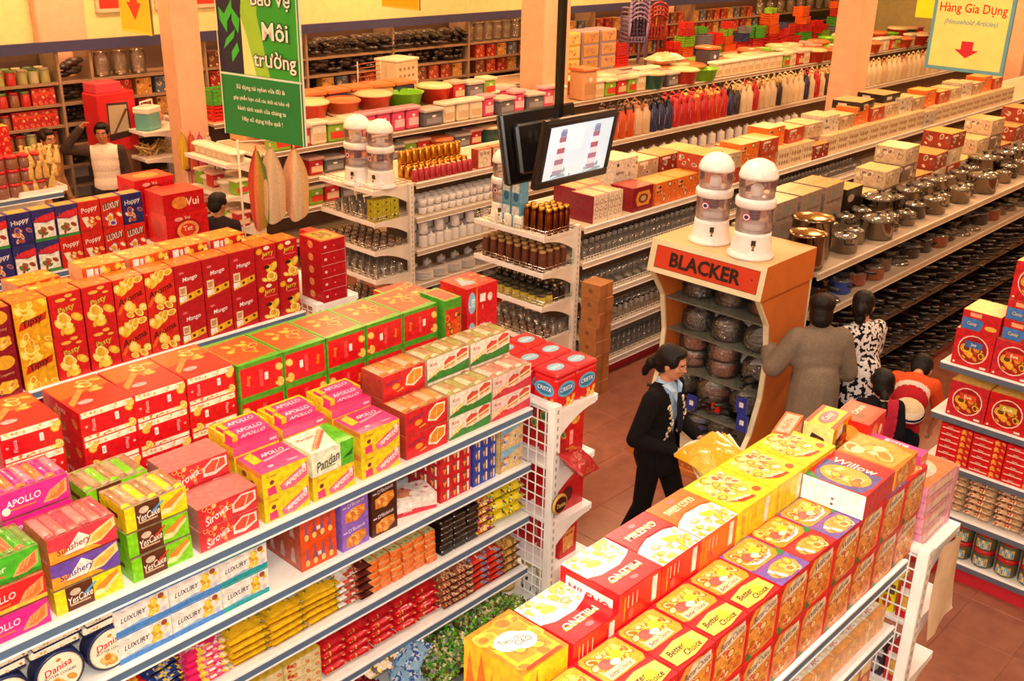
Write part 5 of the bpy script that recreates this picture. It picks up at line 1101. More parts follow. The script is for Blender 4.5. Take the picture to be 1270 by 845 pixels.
# ---------- end display cabinet with the lettered head
t = thing('display_cabinet', 'orange display cabinet with lettered red head, full of wrapped pans', 'cabinet', (0, 0, 0))
ya, yb = 3.40, 4.34; OR, CR = 'd0702c', 'e2d8b4'
prof = [(6.20, 1.52), (6.36, 1.30), (6.42, 1.0), (6.40, .7), (6.30, .42), (6.16, .24)]
for y0, y1, nm in ((ya, ya + .03, 'side_panel'), (yb - .03, yb, 'side_panel')):
    b = MB('paint'); pts = [(6.92, .22), (6.92, 1.52)] + prof
    n = len(pts); v = [(p[0], y0, p[1]) for p in pts] + [(p[0], y1, p[1]) for p in pts]
    b.add(v, [tuple(range(n)), tuple(reversed(range(n, 2 * n)))] + [(i, (i + 1) % n, n + (i + 1) % n, n + i) for i in range(n)], OR)
    o = link(nm, b.mesh(nm), t)
    b = MB('paint')
    for i in range(len(prof) - 1):
        (xa, za), (xb2, zb) = prof[i], prof[i + 1]
        b.add([(xa - .012, y0 - .004, za), (xa + .006, y0 - .004, za), (xb2 + .006, y0 - .004, zb), (xb2 - .012, y0 - .004, zb), (xa - .012, y1 + .004, za), (xa + .006, y1 + .004, za), (xb2 + .006, y1 + .004, zb), (xb2 - .012, y1 + .004, zb)],
              [(0, 1, 2, 3), (7, 6, 5, 4), (0, 3, 7, 4), (1, 5, 6, 2)], CR)
    b.box(6.925, 6.94, y0 - .004, y1 + .004, .2, 1.52, CR)
    link('edge_trim', b.mesh('edge_trim'), o)
b = MB('paint'); b.box(6.88, 6.92, ya + .03, yb - .03, .22, 1.52, 'e8dac6'); link('back_panel', b.mesh('back_panel'), t)
# head
b = MB('paint'); v = [(6.17, ya - .02, 1.53), (6.92, ya - .02, 1.53), (6.92, ya - .02, 1.775), (6.22, ya - .02, 1.775)]; v += [(x, yb + .02, z) for x, _, z in v]
b.add(v, [(0, 1, 2, 3), (7, 6, 5, 4), (0, 3, 7, 4), (3, 2, 6, 7), (1, 5, 6, 2), (0, 4, 5, 1)], [hx(OR), hx(OR), hx(CR), hx('e0b078'), hx(OR), hx(OR)])
hd = link('head', b.mesh('head'), t)
b = MB('signface'); O = Vector((6.17, yb + .02, 1.53)); U = Vector((0, -(yb - ya + .04), 0)); V = Vector((.05, 0, .245)); N = Vector((-.98, 0, .2))
b.print(O, U, V, N, [('r', .055, .16, .955, .84, '8a2a18'), ('r', .06, .18, .95, .82, 'c8391e'), ('e', .90, .54, .006, .03, '241614')])
link('sign_board', b.mesh('sign_board'), hd)
b = MB('signface'); b.print(O + N * .002, U, V, N, [('t', 'BLACKER', .50 + a_ * .004, .5 + b_ * .012, .42, .66, '241614') for a_, b_ in ((-1, 0), (1, 0), (0, 1), (0, -1))]); link('lettering', b.mesh('lettering'), hd)
# base with polka dot front
b = MB('paint'); b.box(6.12, 6.92, ya - .02, yb + .02, .03, .22, 'b8a890'); 
b.print((6.12, yb + .02, .03), (0, -(yb - ya + .04), 0), (0, 0, .19), (-1, 0, 0), [('r', 0, .1, 1, 1, 'c8783c')] + [('e', .04 + .06 * i + (.03 if j % 2 else 0), .25 + .2 * j, .012, .05, 'e8b070') for j in range(4) for i in range(16)])
b.print((6.12, ya - .02, .22), (.27, 0, 0), (0, yb - ya + .04, 0), (0, 0, 1), [('r', 0, 0, 1, 1, 'b8a890')])
b.box(6.10, 6.12, ya - .02, yb + .02, .0, .05, 'd08040')
link('base', b.mesh('base'), t)
shz = (1.28, 1.0, .70, .42)
for z, x in zip(shz, (6.38, 6.44, 6.42, 6.34)):
    b = MB('glass'); b.box(x, 6.88, ya + .03, yb - .03, z - .01, z, 'd8e4d0'); link('glass_shelf', b.mesh('glass_shelf'), t)
# cookware prototypes
def pot(r, h, col, m='steel', lid=True, knob='1a1614', handle='1a1614', glasslid=True):
    b = MB(m)
    b.lathe([(r * .9, 0), (r, .01), (r, h), (r + .006, h + .004), (r - .004, h + .002)], 20, col, cap1=not lid)
    if lid: b.lathe([(r + .004, h + .003), (r * .8, h + r * .18), (r * .4, h + r * .27), (.012, h + r * .3)], 20, 'd8d0c4' if not glasslid else 'c0b4a4', 'steel' if not glasslid else 'glass')
    if lid: b.lathe([(.012, h + r * .29), (.01, h + r * .36), (.026, h + r * .4), (.02, h + r * .46), (0, h + r * .47)], 10, knob, 'plastic')
    for s in (-1, 1):
        b.tube([(s * r * .98, -.035, h * .75), (s * (r + .035), -.03, h * .78), (s * (r + .035), .03, h * .78), (s * r * .98, .035, h * .75)], .007, 6, handle, 'plastic')
    return b
def pan(r, col='1c1816', l=.18):
    b = MB('blackpan')
    b.lathe([(r * .75, 0), (r * .8, .004), (r, .045), (r + .003, .047), (r * .97, .044), (r * .76, .008), (0, .007)], 20, col, cap1=False)
    b.tube([(r * .95, 0, .04), (r + .05, 0, .06), (r + l, 0, .075)], [.009, .011, .014], 6, '141010', 'plastic')
    return b
P = {}
P['potS'] = pot(.085, .10, '96887a').mesh('pot_s'); P['potM'] = pot(.11, .12, '96887a').mesh('pot_m'); P['potL'] = pot(.14, .15, '8a7c6e').mesh('pot_l')
P['potB'] = pot(.10, .11, '3a2820', 'blackpan').mesh('pot_black'); P['potC'] = pot(.10, .10, '9a4a28', 'blackpan').mesh('pot_copper'); P['potN'] = pot(.09, .1, '3048a0', 'plastic').mesh('pot_blue')
P['pan'] = pan(.12).mesh('pan'); P['panL'] = pan(.13, '241a18', .2).mesh('pan_l'); P['panC'] = pan(.12, '6a3020').mesh('pan_c')
def wrapped(me_base, r, h, nm):
    return me_base
# pans inside the cabinet, each in clear film
film = MB('wrap'); film.lathe([(.135, 0), (.14, .03), (.13, .12), (.09, .17), (.04, .19), (.02, .23), (.05, .25)], 11, 'f4f0ea'); film = film.mesh('film')
pd = {'potB': 'black pot', 'potM': 'steel pot', 'potC': 'copper coloured pot', 'potS': 'small steel pot', 'pan': 'black frying pan', 'panC': 'brown frying pan', 'potN': 'blue enamel pot'}
rows_c = [(1.281, ['potB', 'potM', 'potC'], 1), (1.001, ['potS', 'potM', 'pan'], 1), (.701, ['potC', 'potC', 'pan'], 2), (.421, ['pan', 'panC', 'pan'], 3), (.223, ['pan', 'potN', 'pan', 'pan'], 2)]
for ri, (z, ks, n) in enumerate(rows_c):
    for i, k in enumerate(ks):
        for tt in range(n):
            stp = .05 if k.startswith('pan') else .135
            if not k.startswith('pan') and tt and ri != 2: continue
            o = thing('wrapped_pot' if not k.startswith('pan') else 'wrapped_pan', '%s in clear film, cabinet %s shelf, %s from left%s' % (pd[k], ('top', 'second', 'third', 'fourth', 'bottom')[ri], od(i + 1), (', %s of pile' % od(tt + 1)) if n > 1 else ''), 'pot' if not k.startswith('pan') else 'pan',
                      (6.62 + RND.uniform(-.02, .02) - (.1 if ri > 2 else 0), yb - .18 - (.29 if len(ks) == 3 else .2) * i, z + stp * tt), RND.uniform(2.4, 3.8) if k.startswith('pan') else RND.uniform(0, 3), 'wrapped cookware in the display cabinet')
            o.scale = (.98, .98, .98)
            link('vessel', P[k], o)
            if tt == n - 1 or not k.startswith('pan'): link('film_wrap', film, o)
b = carton(.09, .02, .13, {'all': '2a3a98'}, front=[('r', .3, .4, .7, .7, 'e8e8f0')]); me = b.mesh('cardblue')
b = carton(.07, .02, .06, {'all': 'c81c20'}); me2 = b.mesh('cardred')
for i, (x, y, z, mm, n) in enumerate(((6.28, 3.47, .45, me, 'blue'), (6.30, 3.50, .58, me, 'blue'), (6.30, 4.12, .50, me2, 'red'), (6.28, 3.92, .46, me, 'blue'), (6.3, 3.72, .52, me2, 'red'))):
    put('price_card', mm, '%s cardboard tag among the wrapped pans, %s' % (n, ('lowest by the side', 'above another', 'far left', 'in the middle', 'between blue tags')[i]), 'tag', (x, y, z), -PI / 2, 'cardboard tags on wrapped pans')
# ---------- water filter urns
def urn(label, loc, s=1.0, rz=0.0, group='water filter urns'):
    o = thing('water_filter', label, 'water filter', loc, rz, group); o.scale = (s * 1.27, s * 1.27, s * 1.08)
    WH = 'f6f0ee'
    b = MB('plastic'); b.lathe([(.125, 0), (.128, .015), (.115, .03), (.108, .05), (.1, .14), (.098, .165)], 24, WH); link('base', b.mesh('base'), o)
    b = MB('clear'); b.lathe([(.097, .165), (.098, .32)], 24, 'd8a0a8', cap0=False, cap1=False); link('lower_tank', b.mesh('lower_tank'), o)
    b = MB('plastic'); b.lathe([(.103, .32), (.108, .33), (.108, .365), (.1, .38), (.04, .38)], 24, WH); link('collar', b.mesh('collar'), o)
    b = MB('clear'); b.lathe([(.094, .38), (.1, .5)], 24, 'd8a0a8', cap0=False, cap1=False); link('upper_tank', b.mesh('upper_tank'), o)
    b = MB('plastic'); b.lathe([(.103, .498), (.103, .515), (.095, .55), (.07, .59), (.03, .612), (0, .615)], 24, WH); link('dome_lid', b.mesh('dome_lid'), o)
    b = MB('plastic'); b.lathe([(.045, .17), (.075, .18, 'f2ece8'), (.072, .22, 'e0d8d8'), (.03, .235)], 16, 'f2ece8'); b.lathe([(.03, .235), (.03, .318)], 14, '5a5878')
    for k in range(4): b.lathe([(.031, .245 + .018 * k), (.031, .25 + .018 * k)], 14, '2a2848', cap0=False, cap1=False)
    link('cartridge', b.mesh('cartridge'), o)
    b = MB('plastic'); b.lathe([(.03, .385), (.034, .39), (.034, .44), (.02, .455), (0, .457)], 14, 'f8f4f2'); link('ceramic_filter', b.mesh('ceramic_filter'), o)
    b = MB('brass'); b.tube([(-.098, 0, .1), (-.13, 0, .1), (-.135, 0, .075)], .009, 7, 'b89850'); b.box(-.128, -.122, -.012, .012, .1, .135, '3a3028', 'plastic'); link('tap', b.mesh('tap'), o)
    b = MB('signface'); M0 = Matrix.Rotation(-.5, 4, 'Z')
    for rr, c in ((.026, 'c84878'), (.02, 'f4e8f0'), (.012, '2a2a60')):
        b.add([tuple(M0 @ Vector((-.1 - .0006 * (.03 - rr) * 100, rr * math.cos(a * PI / 8), .27 + rr * math.sin(a * PI / 8)))) for a in range(16)], [tuple(range(16))], c)
    link('sticker', b.mesh('sticker'), o)
    return o
urn('white domed water filter urn on the lettered cabinet, nearer the wall side', (6.47, 4.02, 1.776), 1.0, .6)
urn('white domed water filter urn on the lettered cabinet, nearer the camera', (6.38, 3.62, 1.776), 1.05, .6)
urn('white domed water filter urn on crockery end rack, rear', (6.22, 7.86, 1.551), 1.0, .5)
urn('white domed water filter urn on crockery end rack, front', (6.30, 7.62, 1.551), .97, .4)
urn('white domed water filter urn on the tumbler end rack behind the television', (6.42, 6.08, 1.521), .95, .4)
# ---------- pots row (y 3.38): top shelf
def cyl(nm, me, lab, cat, x, y, z, rz=0, g=None): put(nm, me, lab, cat, (x, y, z), rz, g)
bigpot = MB('steel'); bigpot.lathe([(.135, 0), (.14, .012), (.14, .26), (.15, .265), (.15, .275), (.13, .285, 'b89858'), (.03, .30, 'b89858'), (0, .30)], 28, '8a7460')
for s in (-1, 1): bigpot.tube([(s * .138, -.04, .2), (s * .175, -.03, .21), (s * .175, .03, .21), (s * .138, .04, .2)], .007, 6, 'a09080')
bp = bigpot.mesh('bigpot')
put('stock_pot', bp, 'tall polished steel stock pot at front of top shelf', 'pot', (7.07, 3.54, 1.552), .6, 'tall stock pots')
put('stock_pot', bp, 'taller polished steel stock pot behind the front one', 'pot', (7.36, 3.66, 1.552), .9, 'tall stock pots').scale = (1.12, 1.12, 1.15)
BX = carton(.36, .3, .19, {'all': 'a08878', 'top': 'd8a860', 'left': '8a7468'}, front=[('r', .1, .2, .9, .3, '786058'), ('e', .5, .6, .2, .2, '8a9080')], top=[('r', .1, .4, .9, .6, 'c89848')], left=[('r', .1, .25, .9, .3, 'c8b8a8')]).mesh('potcarton')
for i in range(3):
    for tt in range(2): put('cookware_carton', BX, 'grey brown cookware carton behind the stock pots, %s from left, %s tier' % (od(i + 1), ('lower', 'upper')[tt]), 'carton', (7.42 + .40 * i, 4.08, 1.552 + .1915 * tt), .02 * i, 'cookware cartons on pots row')
BXG = carton(.26, .22, .23, {'all': '9aa080', 'top': 'e8c070'}, left=[('r', .1, .55, .9, .85, 'b8c098'), ('b', .1, .1, .9, .45, 8, .03, ['5a5048', '8a8070', 'c8c0a8'], 3)], front=[('b', .1, .1, .9, .6, 8, .03, ['5a5048', '8a8070', 'c8c0a8'], 3)]).mesh('greencarton')
put('cookware_carton', BXG, 'greenish carton with dish pictures beside the cabinet urns', 'carton', (7.12, 4.05, 1.552), 0, 'cookware cartons on pots row')
BXK = carton(.3, .3, .29, {'all': '2a2018', 'top': 'e8b868'}, left=[('r', .1, .55, .9, .9, '3a2c24'), ('e', .5, .72, .25, .1, 'c8b0a0'), ('e', .5, .3, .25, .1, 'c8b0a0')], front=[('e', .3, .7, .2, .12, 'b8a090'), ('e', .6, .3, .2, .12, 'b8a090')]).mesh('blackcarton')
put('cookware_carton', BXK, 'black carton with pan pictures on the pots row', 'carton', (8.62, 4.08, 1.552), 0, 'cookware cartons on pots row')
kinds = ['potM', 'potS', 'potL', 'potM', 'potS', 'potB', 'potM', 'potS']
for i in range(26):
    k = kinds[i % 8]
    put('cooking_pot', P[k], '%s standing at front of top pots shelf, %s from stock pots' % ('black pot' if k == 'potB' else 'lidded steel pot', od(i + 1)), 'pot', (7.68 + .29 * i, 3.53 + .05 * (i % 2), 1.552), RND.uniform(0, 3), 'pots at front of top shelf')
for i in range(22):
    k = kinds[(i * 3 + 1) % 8]
    put('cooking_pot', P[k], '%s in second line of top pots shelf, %s along' % ('black pot' if k == 'potB' else 'lidded steel pot', od(i + 1)), 'pot', (7.95 + .31 * i, 3.82, 1.552), RND.uniform(0, 3), 'pots in second line of top shelf').scale = (1.1, 1.1, 1.15)
dr = random.Random(5)
bc = []
for j, (c, tpc) in enumerate((('c8b090', 'f0d090'), ('b84830', 'f0c878'), ('d8c8a8', 'f6dc98'), ('9a3828', 'e8b060'), ('b89878', 'f4dca0'), ('7a6050', 'd8a868'))):
    bc.append(carton(.34, .3, .16, {'all': c, 'top': tpc}, left=[('b', .1, .2, .9, .8, 8, .03, ['8a7060', 'e8d8c0', c], j)], front=[('b', .1, .2, .9, .8, 8, .03, ['8a7060', 'e8d8c0', c], j), ('r', .1, .75, .5, .9, 'f0e0d0')]).mesh('homebox%d' % j))
for i in range(20):
    for tt in range(1 + (i * 7 % 3)):
        put('cookware_carton', bc[(i * 5 + tt) % 6], '%s cookware carton at rear of pots row, %s stack along, %s layer' % (('tan', 'red brown', 'cream', 'rust', 'beige', 'brown')[(i * 5 + tt) % 6], od(i + 1), od(tt + 1)), 'carton', (9.05 + .37 * i, 4.1, 1.552 + .1615 * tt), dr.uniform(-.06, .06), 'cookware cartons at rear of pots row')
for i in range(4):
    put('cookware_carton', BX, 'grey cookware carton atop the rear boxes, %s' % od(i + 1), 'carton', (8.9 + .6 * i, 4.1, 1.552 + .0 if False else 1.90), .1, 'upper cookware cartons') if False else None
# lower pots shelves: lids, pans, ladles in dense lines
lid = MB('glass'); lid.lathe([(.12, 0), (.11, .02), (.06, .04), (.012, .045)], 18, 'b8a898'); lid.lathe([(.122, -.004), (.122, .006)], 18, 'c8c0b8', 'steel', cap0=False, cap1=False); lid.lathe([(.012, .044), (.01, .06), (.024, .068), (0, .075)], 10, '181412', 'plastic'); lid = lid.mesh('lid')
hang = MB('blackpan')
hang.lathe([(.0, 0), (.11, .0), (.13, .035), (.126, .036), (.1, .006), (0, .005)], 18, '1a1614', M=Matrix.Rotation(PI / 2 - .25, 4, 'X'), cap0=False, cap1=False); hang.tube([(0, -.03, -.125), (0, -.06, -.2), (0, -.07, -.3)], [.01, .012, .014], 6, '120e0e', 'plastic'); hang = hang.mesh('hangpan')
zz = (1.201, .861, .501, .151)
for si, z in enumerate(zz):
    n = 20 if si < 3 else 17
    for i in range(n):
        x = 7.16 + .272 * i + dr.uniform(-.006, .006)
        if si == 0:
            k = ['potS', 'potC', 'potB', 'lid', 'potM', 'potC', 'potN' if i == 2 else 'potB', 'lid'][(i * 3 + i // 4) % 8]
            nm = {'potS': 'small steel pot', 'potC': 'copper brown pot', 'potB': 'black pot', 'lid': 'glass lid', 'potM': 'steel pot', 'potN': 'blue enamel pot'}[k]
            put('pot_lid', lid, 'glass lid propped behind second pots shelf front line, %s' % od(i + 1), 'lid', (x + .02, 3.77, z + .13), 0, 'glass lids on second pots shelf', rot=(1.1, 0, dr.uniform(-.4, .4)))
            q_ = ('potB', 'potC', 'potS')[i % 3]; put('cooking_pot', P[q_], '%s in rear line of second pots shelf, %s from cabinet' % (pd[q_], od(i + 1)), 'pot', (x + .136, 3.66, z), dr.uniform(0, 3), 'pots in rear line of second shelf')
            if k[0] == 'p': put('frying_pan', P['pan'], 'black pan lying on second shelf pot, %s from cabinet' % od(i + 1), 'pan', (x, 3.53, z + .155), -PI / 2 + dr.uniform(-.9, .9), 'pans on second pots shelf')
            put('pot_lid' if k == 'lid' else 'cooking_pot', lid if k == 'lid' else P[k], '%s on second pots shelf, %s from cabinet' % (nm, od(i + 1)), 'lid' if k == 'lid' else 'pot', (x, 3.52 + dr.uniform(-.02, .03), z), dr.uniform(0, 3), 'cookware on second pots shelf')
        else:
            # piles of pans, handles to the aisle
            for tt in range(5):
                k = ('pan', 'panC', 'panL')[(i + tt * 2) % 3]
                put('frying_pan', P[k], '%s pan, %s pots shelf, %s pile from cabinet, layer %s' % (('black', 'brown black', 'large black')[(i + tt * 2) % 3], ('', 'third', 'fourth', 'bottom')[si], od(i + 1), ('one', 'two', 'three', 'four', 'five')[tt]), 'pan', (x, 3.56 + dr.uniform(-.01, .02), z + .05 * tt), -PI / 2 + dr.uniform(-.25, .25), 'piled frying pans')
# ---------- glassware row (y 5.43)
def lat(prof, col, m, seg=12): 
    b = MB(m); b.lathe(prof, seg, col, cap1=False); return b
gl_t = lat([(.024, 0), (.028, .006), (.033, .11), (.032, .11), (.026, .01), (0, .009)], 'e8e0d4', 'glass').mesh('tumbler_glass')
gl_w = lat([(.03, 0), (.03, .003), (.005, .008), (.005, .06), (.022, .075), (.033, .1), (.03, .135), (.028, .135)], 'e8e0d4', 'glass').mesh('wine_glass')
gl_m = lat([(.034, 0), (.036, .004), (.036, .1), (.034, .1), (.032, .008), (0, .007)], 'e0d4c4', 'glass'); gl_m.tube([(.036, 0, .08), (.06, 0, .075), (.06, 0, .03), (.036, 0, .02)], .005, 6, 'e0d4c4'); gl_m = gl_m.mesh('glass_mug')
gl_b = lat([(.03, 0), (.05, .015), (.065, .05), (.062, .05), (.046, .017), (0, .006)], 'e8dccb', 'glass').mesh('glass_bowl')
kinds_g = [(gl_w, 'stemmed glass', 'glass'), (gl_t, 'clear tumbler', 'glass'), (gl_m, 'glass mug', 'mug'), (gl_b, 'clear glass bowl', 'bowl')]
zs_g = (1.201, .861, .501, .151)
for si, z in enumerate(zs_g):
    n = (64, 26, 24, 24)[si]
    me, nm, cat = kinds_g[(1, 3, 0, 1)[si]]
    step = .135 if me is gl_b else .083
    if me is gl_b: n = int(n * .083 / .135)
    for r in range(2):
        mm, nn, cc = (me, nm, cat) if r == 0 else kinds_g[(0, 1, 1, 2)[si]]
        for i in range(n if r == 0 else int(n * step / .083)):
            sp = step if r == 0 else .083
            put('drinking_glass' if cc != 'bowl' else 'glass_bowl', mm, '%s on %s glassware shelf, %s line, %s from row end' % (nn, ('second', 'third', 'fourth', 'bottom')[si], ('front', 'rear')[r], od(i + 1)), cc, (6.82 + sp * i, 5.50 + .12 * r, z), dr.uniform(0, 6), 'glassware on the shelves')
gr_t = bpy.data.objects
for z in zs_g:
    pass
# wire guards of that row belong to its shelves
for o in list(C.objects):
    if o.name.startswith('gondola_shelving') and 'glassware' in o['label']:
        for sh in list(o.children):
            if sh.name.startswith('shelf') or sh.name.startswith('base_shelf'):
                ys = [v.co.y for v in sh.data.vertices]; zsx = max(v.co.z for v in sh.data.vertices)
                if min(ys) > 5.5: continue
                b = MB('paint')
                for q in (.022, .045): b.box(6.74, 13.5, 5.436, 5.441, zsx + q - .002, zsx + q + .002, 'f2e6d4')
                k = 6.76
                while k < 13.5: b.box(k - .0015, k + .0015, 5.436, 5.44, zsx, zsx + .047, 'f2e6d4'); k += .04
                g = link('guard_rail', b.mesh('guard_rail'), sh); g['kind'] = 'stuff'
# boxed goods on its top
def glassbox(nm, c, tint, w=.20, h=.245, d=.26):
    L = [('r', .06, .05, .94, .95, c)]
    for j in range(3):
        for i in range(3): L += [('e', .2 + .3 * i, .25 + .26 * j, .1, .09, tint), ('e', .2 + .3 * i, .26 + .26 * j, .06, .05, 'fff6e4')]
    return carton(w, d, h, {'all': c, 'left': '8a2030', 'top': 'c04a48'}, front=L, top=[('r', .08, .08, .92, .92, 'e8b878')]).mesh(nm)
gbx1 = glassbox('gbx1', 'f0dcc0', 'c89a78')
gbx_m = carton(.30, .26, .22, {'all': '8a1c28', 'top': 'a83830'}, front=[('p', [(.25, .2), (.8, .2), (.92, .5), (.8, .8), (.25, .8), (.14, .5)], 'e89a3c'), ('e', .52, .5, .24, .2, '7a3a28'), ('e', .52, .5, .15, .12, 'c8a070')], top=[('r', .1, .1, .9, .9, 'b84838')]).mesh('gbxm')
gbx_o = carton(.34, .26, .21, {'all': 'e8742c', 'top': 'f2a848'}, front=[('b', .08, .1, .92, .9, 16, .025, ['f2a858', 'c84828', 'f6dcae', '5a3020'], 3)], top=[('r', .08, .1, .92, .9, 'f6c068')]).mesh('gbxo')
gbx_w = carton(.36, .30, .20, {'all': 'd8cdbc', 'top': 'f2d8a0'}, front=[('r', .08, .3, .4, .42, '8a7a78'), ('b', .5, .15, .95, .7, 8, .02, ['b08a70', '8a7060', 'f0e4d0'], 2), ('e', .15, .75, .05, .08, '3a3030')], top=[('b', .3, .2, .9, .7, 6, .02, ['d8a868', 'f0d8a8'], 2)], left=[('b', .1, .2, .9, .8, 6, .03, ['b08a70', 'f0e4d0'], 2)]).mesh('gbxw')
gbx_l = carton(.26, .26, .22, {'all': 'e6d0a8', 'top': 'f4dca0'}, front=[('r', .05, .05, .95, .95, 'ead8b4')] + [('e', .2 + .2 * i, .3 + .35 * j, .07, .1, 'b88a60') for i in range(4) for j in range(2)], top=[('r', .1, .1, .9, .9, 'f6e0a8')], left=[('e', .5, .5, .3, .3, 'c8a078')]).mesh('gbxl')
Z = 1.522
def top3(me, nm, lab, x, w, y=5.45, z=Z, d=.26, h=.22, n=1, rz=0):
    for i in range(n): put(nm, me, lab + ((', %s from left' % od(i + 1)) if n > 1 else ''), 'carton', (x + w / 2 + i * (w + .006), y + d / 2, z), rz, 'boxed glassware on top shelf')
top3(gbx1, 'glassware_box', 'white glassware box with cup pictures beside the tumblers', 6.86, .2, n=2)
top3(gbx1, 'glassware_box', 'white glassware box with cup pictures standing behind', 6.95, .2, y=5.73, n=2)
top3(gbx_m, 'glassware_box', 'maroon box with gold framed picture on glassware row', 7.42, .3)
top3(gbx_o, 'glassware_box', 'bright orange box with dish pictures', 7.76, .34, n=2)
top3(gbx_w, 'glassware_box', 'grey white carton with printed sides, raised behind maroon box', 7.55, .36, y=5.80, z=Z + .2)
top3(gbx_w, 'glassware_box', 'grey white carton under another behind maroon box', 7.55, .36, y=5.80)
for i in range(6): top3(bc[(i * 5 + 1) % 6], 'glassware_box', 'household carton laid behind the orange box, %s' % od(i + 1), 7.95 + .37 * (i % 3), .36, y=5.84, z=Z + .163 * (i // 3))
for i in range(8): top3((gbx_o, bc[1], bc[0])[i % 3], 'glassware_box', '%s carton on glassware row behind the urns, %s' % (('orange', 'rust', 'tan')[i % 3], od(i + 1)), 8.48 + .36 * (i % 4), .34, z=Z + ((.212, .163, .163)[(i - 4) % 3] if i > 3 else 0), h=.2)
for i in range(26): top3((gbx_l, gbx_l, gbx_w if i % 5 == 4 else gbx_l, bc[3] if i % 7 == 3 else gbx_l)[i % 4], 'glassware_box', 'upright boxed glass set along the far shelf edge, %s from urns' % od(i + 1), 9.95 + .27 * i, .26)
for i in range(17):
    me = (gbx_o, bc[0], bc[4], bc[1], gbx_w)[(i * 3) % 5]
    top3(me, 'glassware_box', '%s carton lying on the boxed glass sets, %s from urns' % (('orange', 'tan', 'beige', 'rust', 'grey white')[(i * 3) % 5], od(i + 1)), 9.9 + .40 * i, .34, y=5.56, z=Z + .222)
for i in range(12):
    put('glassware_box', bc[(i * 2 + 1) % 6], 'flat carton in rear line of glassware row, %s along' % od(i + 1), 'carton', (10.1 + .5 * i, 6.08, Z), dr.uniform(-.1, .1), 'flat cartons in rear line')
kb = carton(.44, .36, .10, {'all': '241c1a', 'top': 'f0b878'}, left=[('r', .2, .3, .5, .7, 'c8c0b8')], front=[('r', .2, .3, .5, .7, 'c8c0b8')]).mesh('blacklid')
put('appliance_box', kb, 'black sided flat box before the right pillar', 'box', (12.2, 5.75, Z + .385), .1, 'black sided flat boxes'); put('appliance_box', kb, 'second black sided flat box beside the pillar', 'box', (13.0, 5.8, Z + .385), -.05, 'black sided flat boxes')
# ---------- tumbler end rack (x 6.25-6.66)
tum = MB('brass'); tum.lathe([(.03, 0), (.032, .01), (.032, .17), (.024, .19), (.026, .195, 'd8a848'), (.026, .22, 'd8a848'), (.015, .228), (0, .23)], 12, '8a5028'); tum = tum.mesh('flask')
for i in range(14):
    put('vacuum_flask', tum, 'brown and gold vacuum flask grouped on the tumbler rack top, %s' % od(i + 1), 'flask', (6.33 + .075 * (i % 4), 5.50 + .08 * (i // 4), 1.522), 0, 'brown vacuum flasks')
b = carton(.1, .1, .2, {'all': '6aa8c8'}, left=[('r', .1, .5, .9, .9, 'e0ecf0'), ('e', .5, .3, .3, .2, '2a6a9a')]); me = b.mesh('bluebottlebox')
for i in range(4): put('gift_box', me, 'light blue boxed bottle behind the flasks, %s' % od(i + 1), 'box', (6.34, 5.95 - .11 * (i % 2), 1.522 + (0 if i < 2 else .202)), 0, 'light blue boxed bottles')
wm = shape([(.05, 0), (.055, .02), (.055, .09), (.05, .1), (.03, .11), (0, .112)], 14, 'e8e0d4').mesh('crock')
for i in range(3): put('sugar_jar', wm, 'small white lidded jar beside the brown flasks, %s' % od(i + 1), 'jar', (6.32, 5.82 + .11 * i, 1.522), 0, 'small white jars')
jar_br = shape([(.033, 0), (.035, .01), (.035, .14), (.028, .16), (.03, .165, 'b89058'), (.03, .185, 'b89058'), (0, .186)], 10, '6a3a28', 'plastic').mesh('jarbrown')
jar_y = shape([(.04, 0), (.042, .01), (.042, .07), (.036, .08), (.04, .08, '3a3a28'), (.04, .1, '3a3a28'), (0, .101)], 10, 'b8a83c', 'plastic').mesh('jaryellow')
jar_bk = shape([(.035, 0), (.038, .01), (.036, .1), (.03, .12), (.012, .13, 'c8a860'), (.012, .15, 'c8a860'), (0, .151)], 10, '2a201c', 'blackpan').mesh('jarblack')
tea = shape([(.03, 0), (.04, .01), (.04, .06), (.03, .075), (0, .08)], 10, '8a5a40', 'glass').mesh('teacup')
for zi, (z, mm) in enumerate(((1.202, [jar_br]), (.902, [jar_bk, jar_y]), (.582, [gl_m, tea]), (.202, [jar_br, tea]))):
    for r in range(4):
        for i in range(8):
            me = mm[0] if len(mm) == 1 else mm[(1 if r < 2 else 0)]
            put('storage_jar', me, '%s on the tumbler rack, %s shelf, line %s, %s along' % ({jar_br: 'dark brown jar', jar_y: 'yellow green jar', jar_bk: 'black caddy', gl_m: 'glass mug', tea: 'brown glass cup'}[me], ('second', 'third', 'fourth', 'bottom')[zi], ('one', 'two', 'three', 'four')[r], od(i + 1)), 'jar', (6.29 + .088 * r, 5.52 + .095 * i, z), 0, 'jars on the tumbler rack')
# cartons stacked at its foot
b = carton(.2, .2, .13, {'all': 'b87840', 'top': 'c88a50'}, m='matte', front=[('r', .4, 0, .6, 1, 'a86c38')], left=[('e', .5, .5, .12, .15, '8a5a30')]); me = b.mesh('browncarton')
for i, (x, y, z) in enumerate(((6.52, 5.30, 0), (6.53, 5.30, .132), (6.79, 5.30, 0), (6.79, 5.305, .132), (6.78, 5.30, .264), (6.79, 5.30, .396), (6.785, 5.305, .528), (6.79, 5.30, .66), (6.52, 5.30, .264), (6.79, 5.30, .792), (6.785, 5.305, .924))):
    put('cardboard_carton', me, 'plain brown cardboard carton at the glassware corner, %s in the piles' % od(i + 1), 'carton', (x, y, z), .1 * math.sin(i * 2), 'brown cartons at glassware corner')
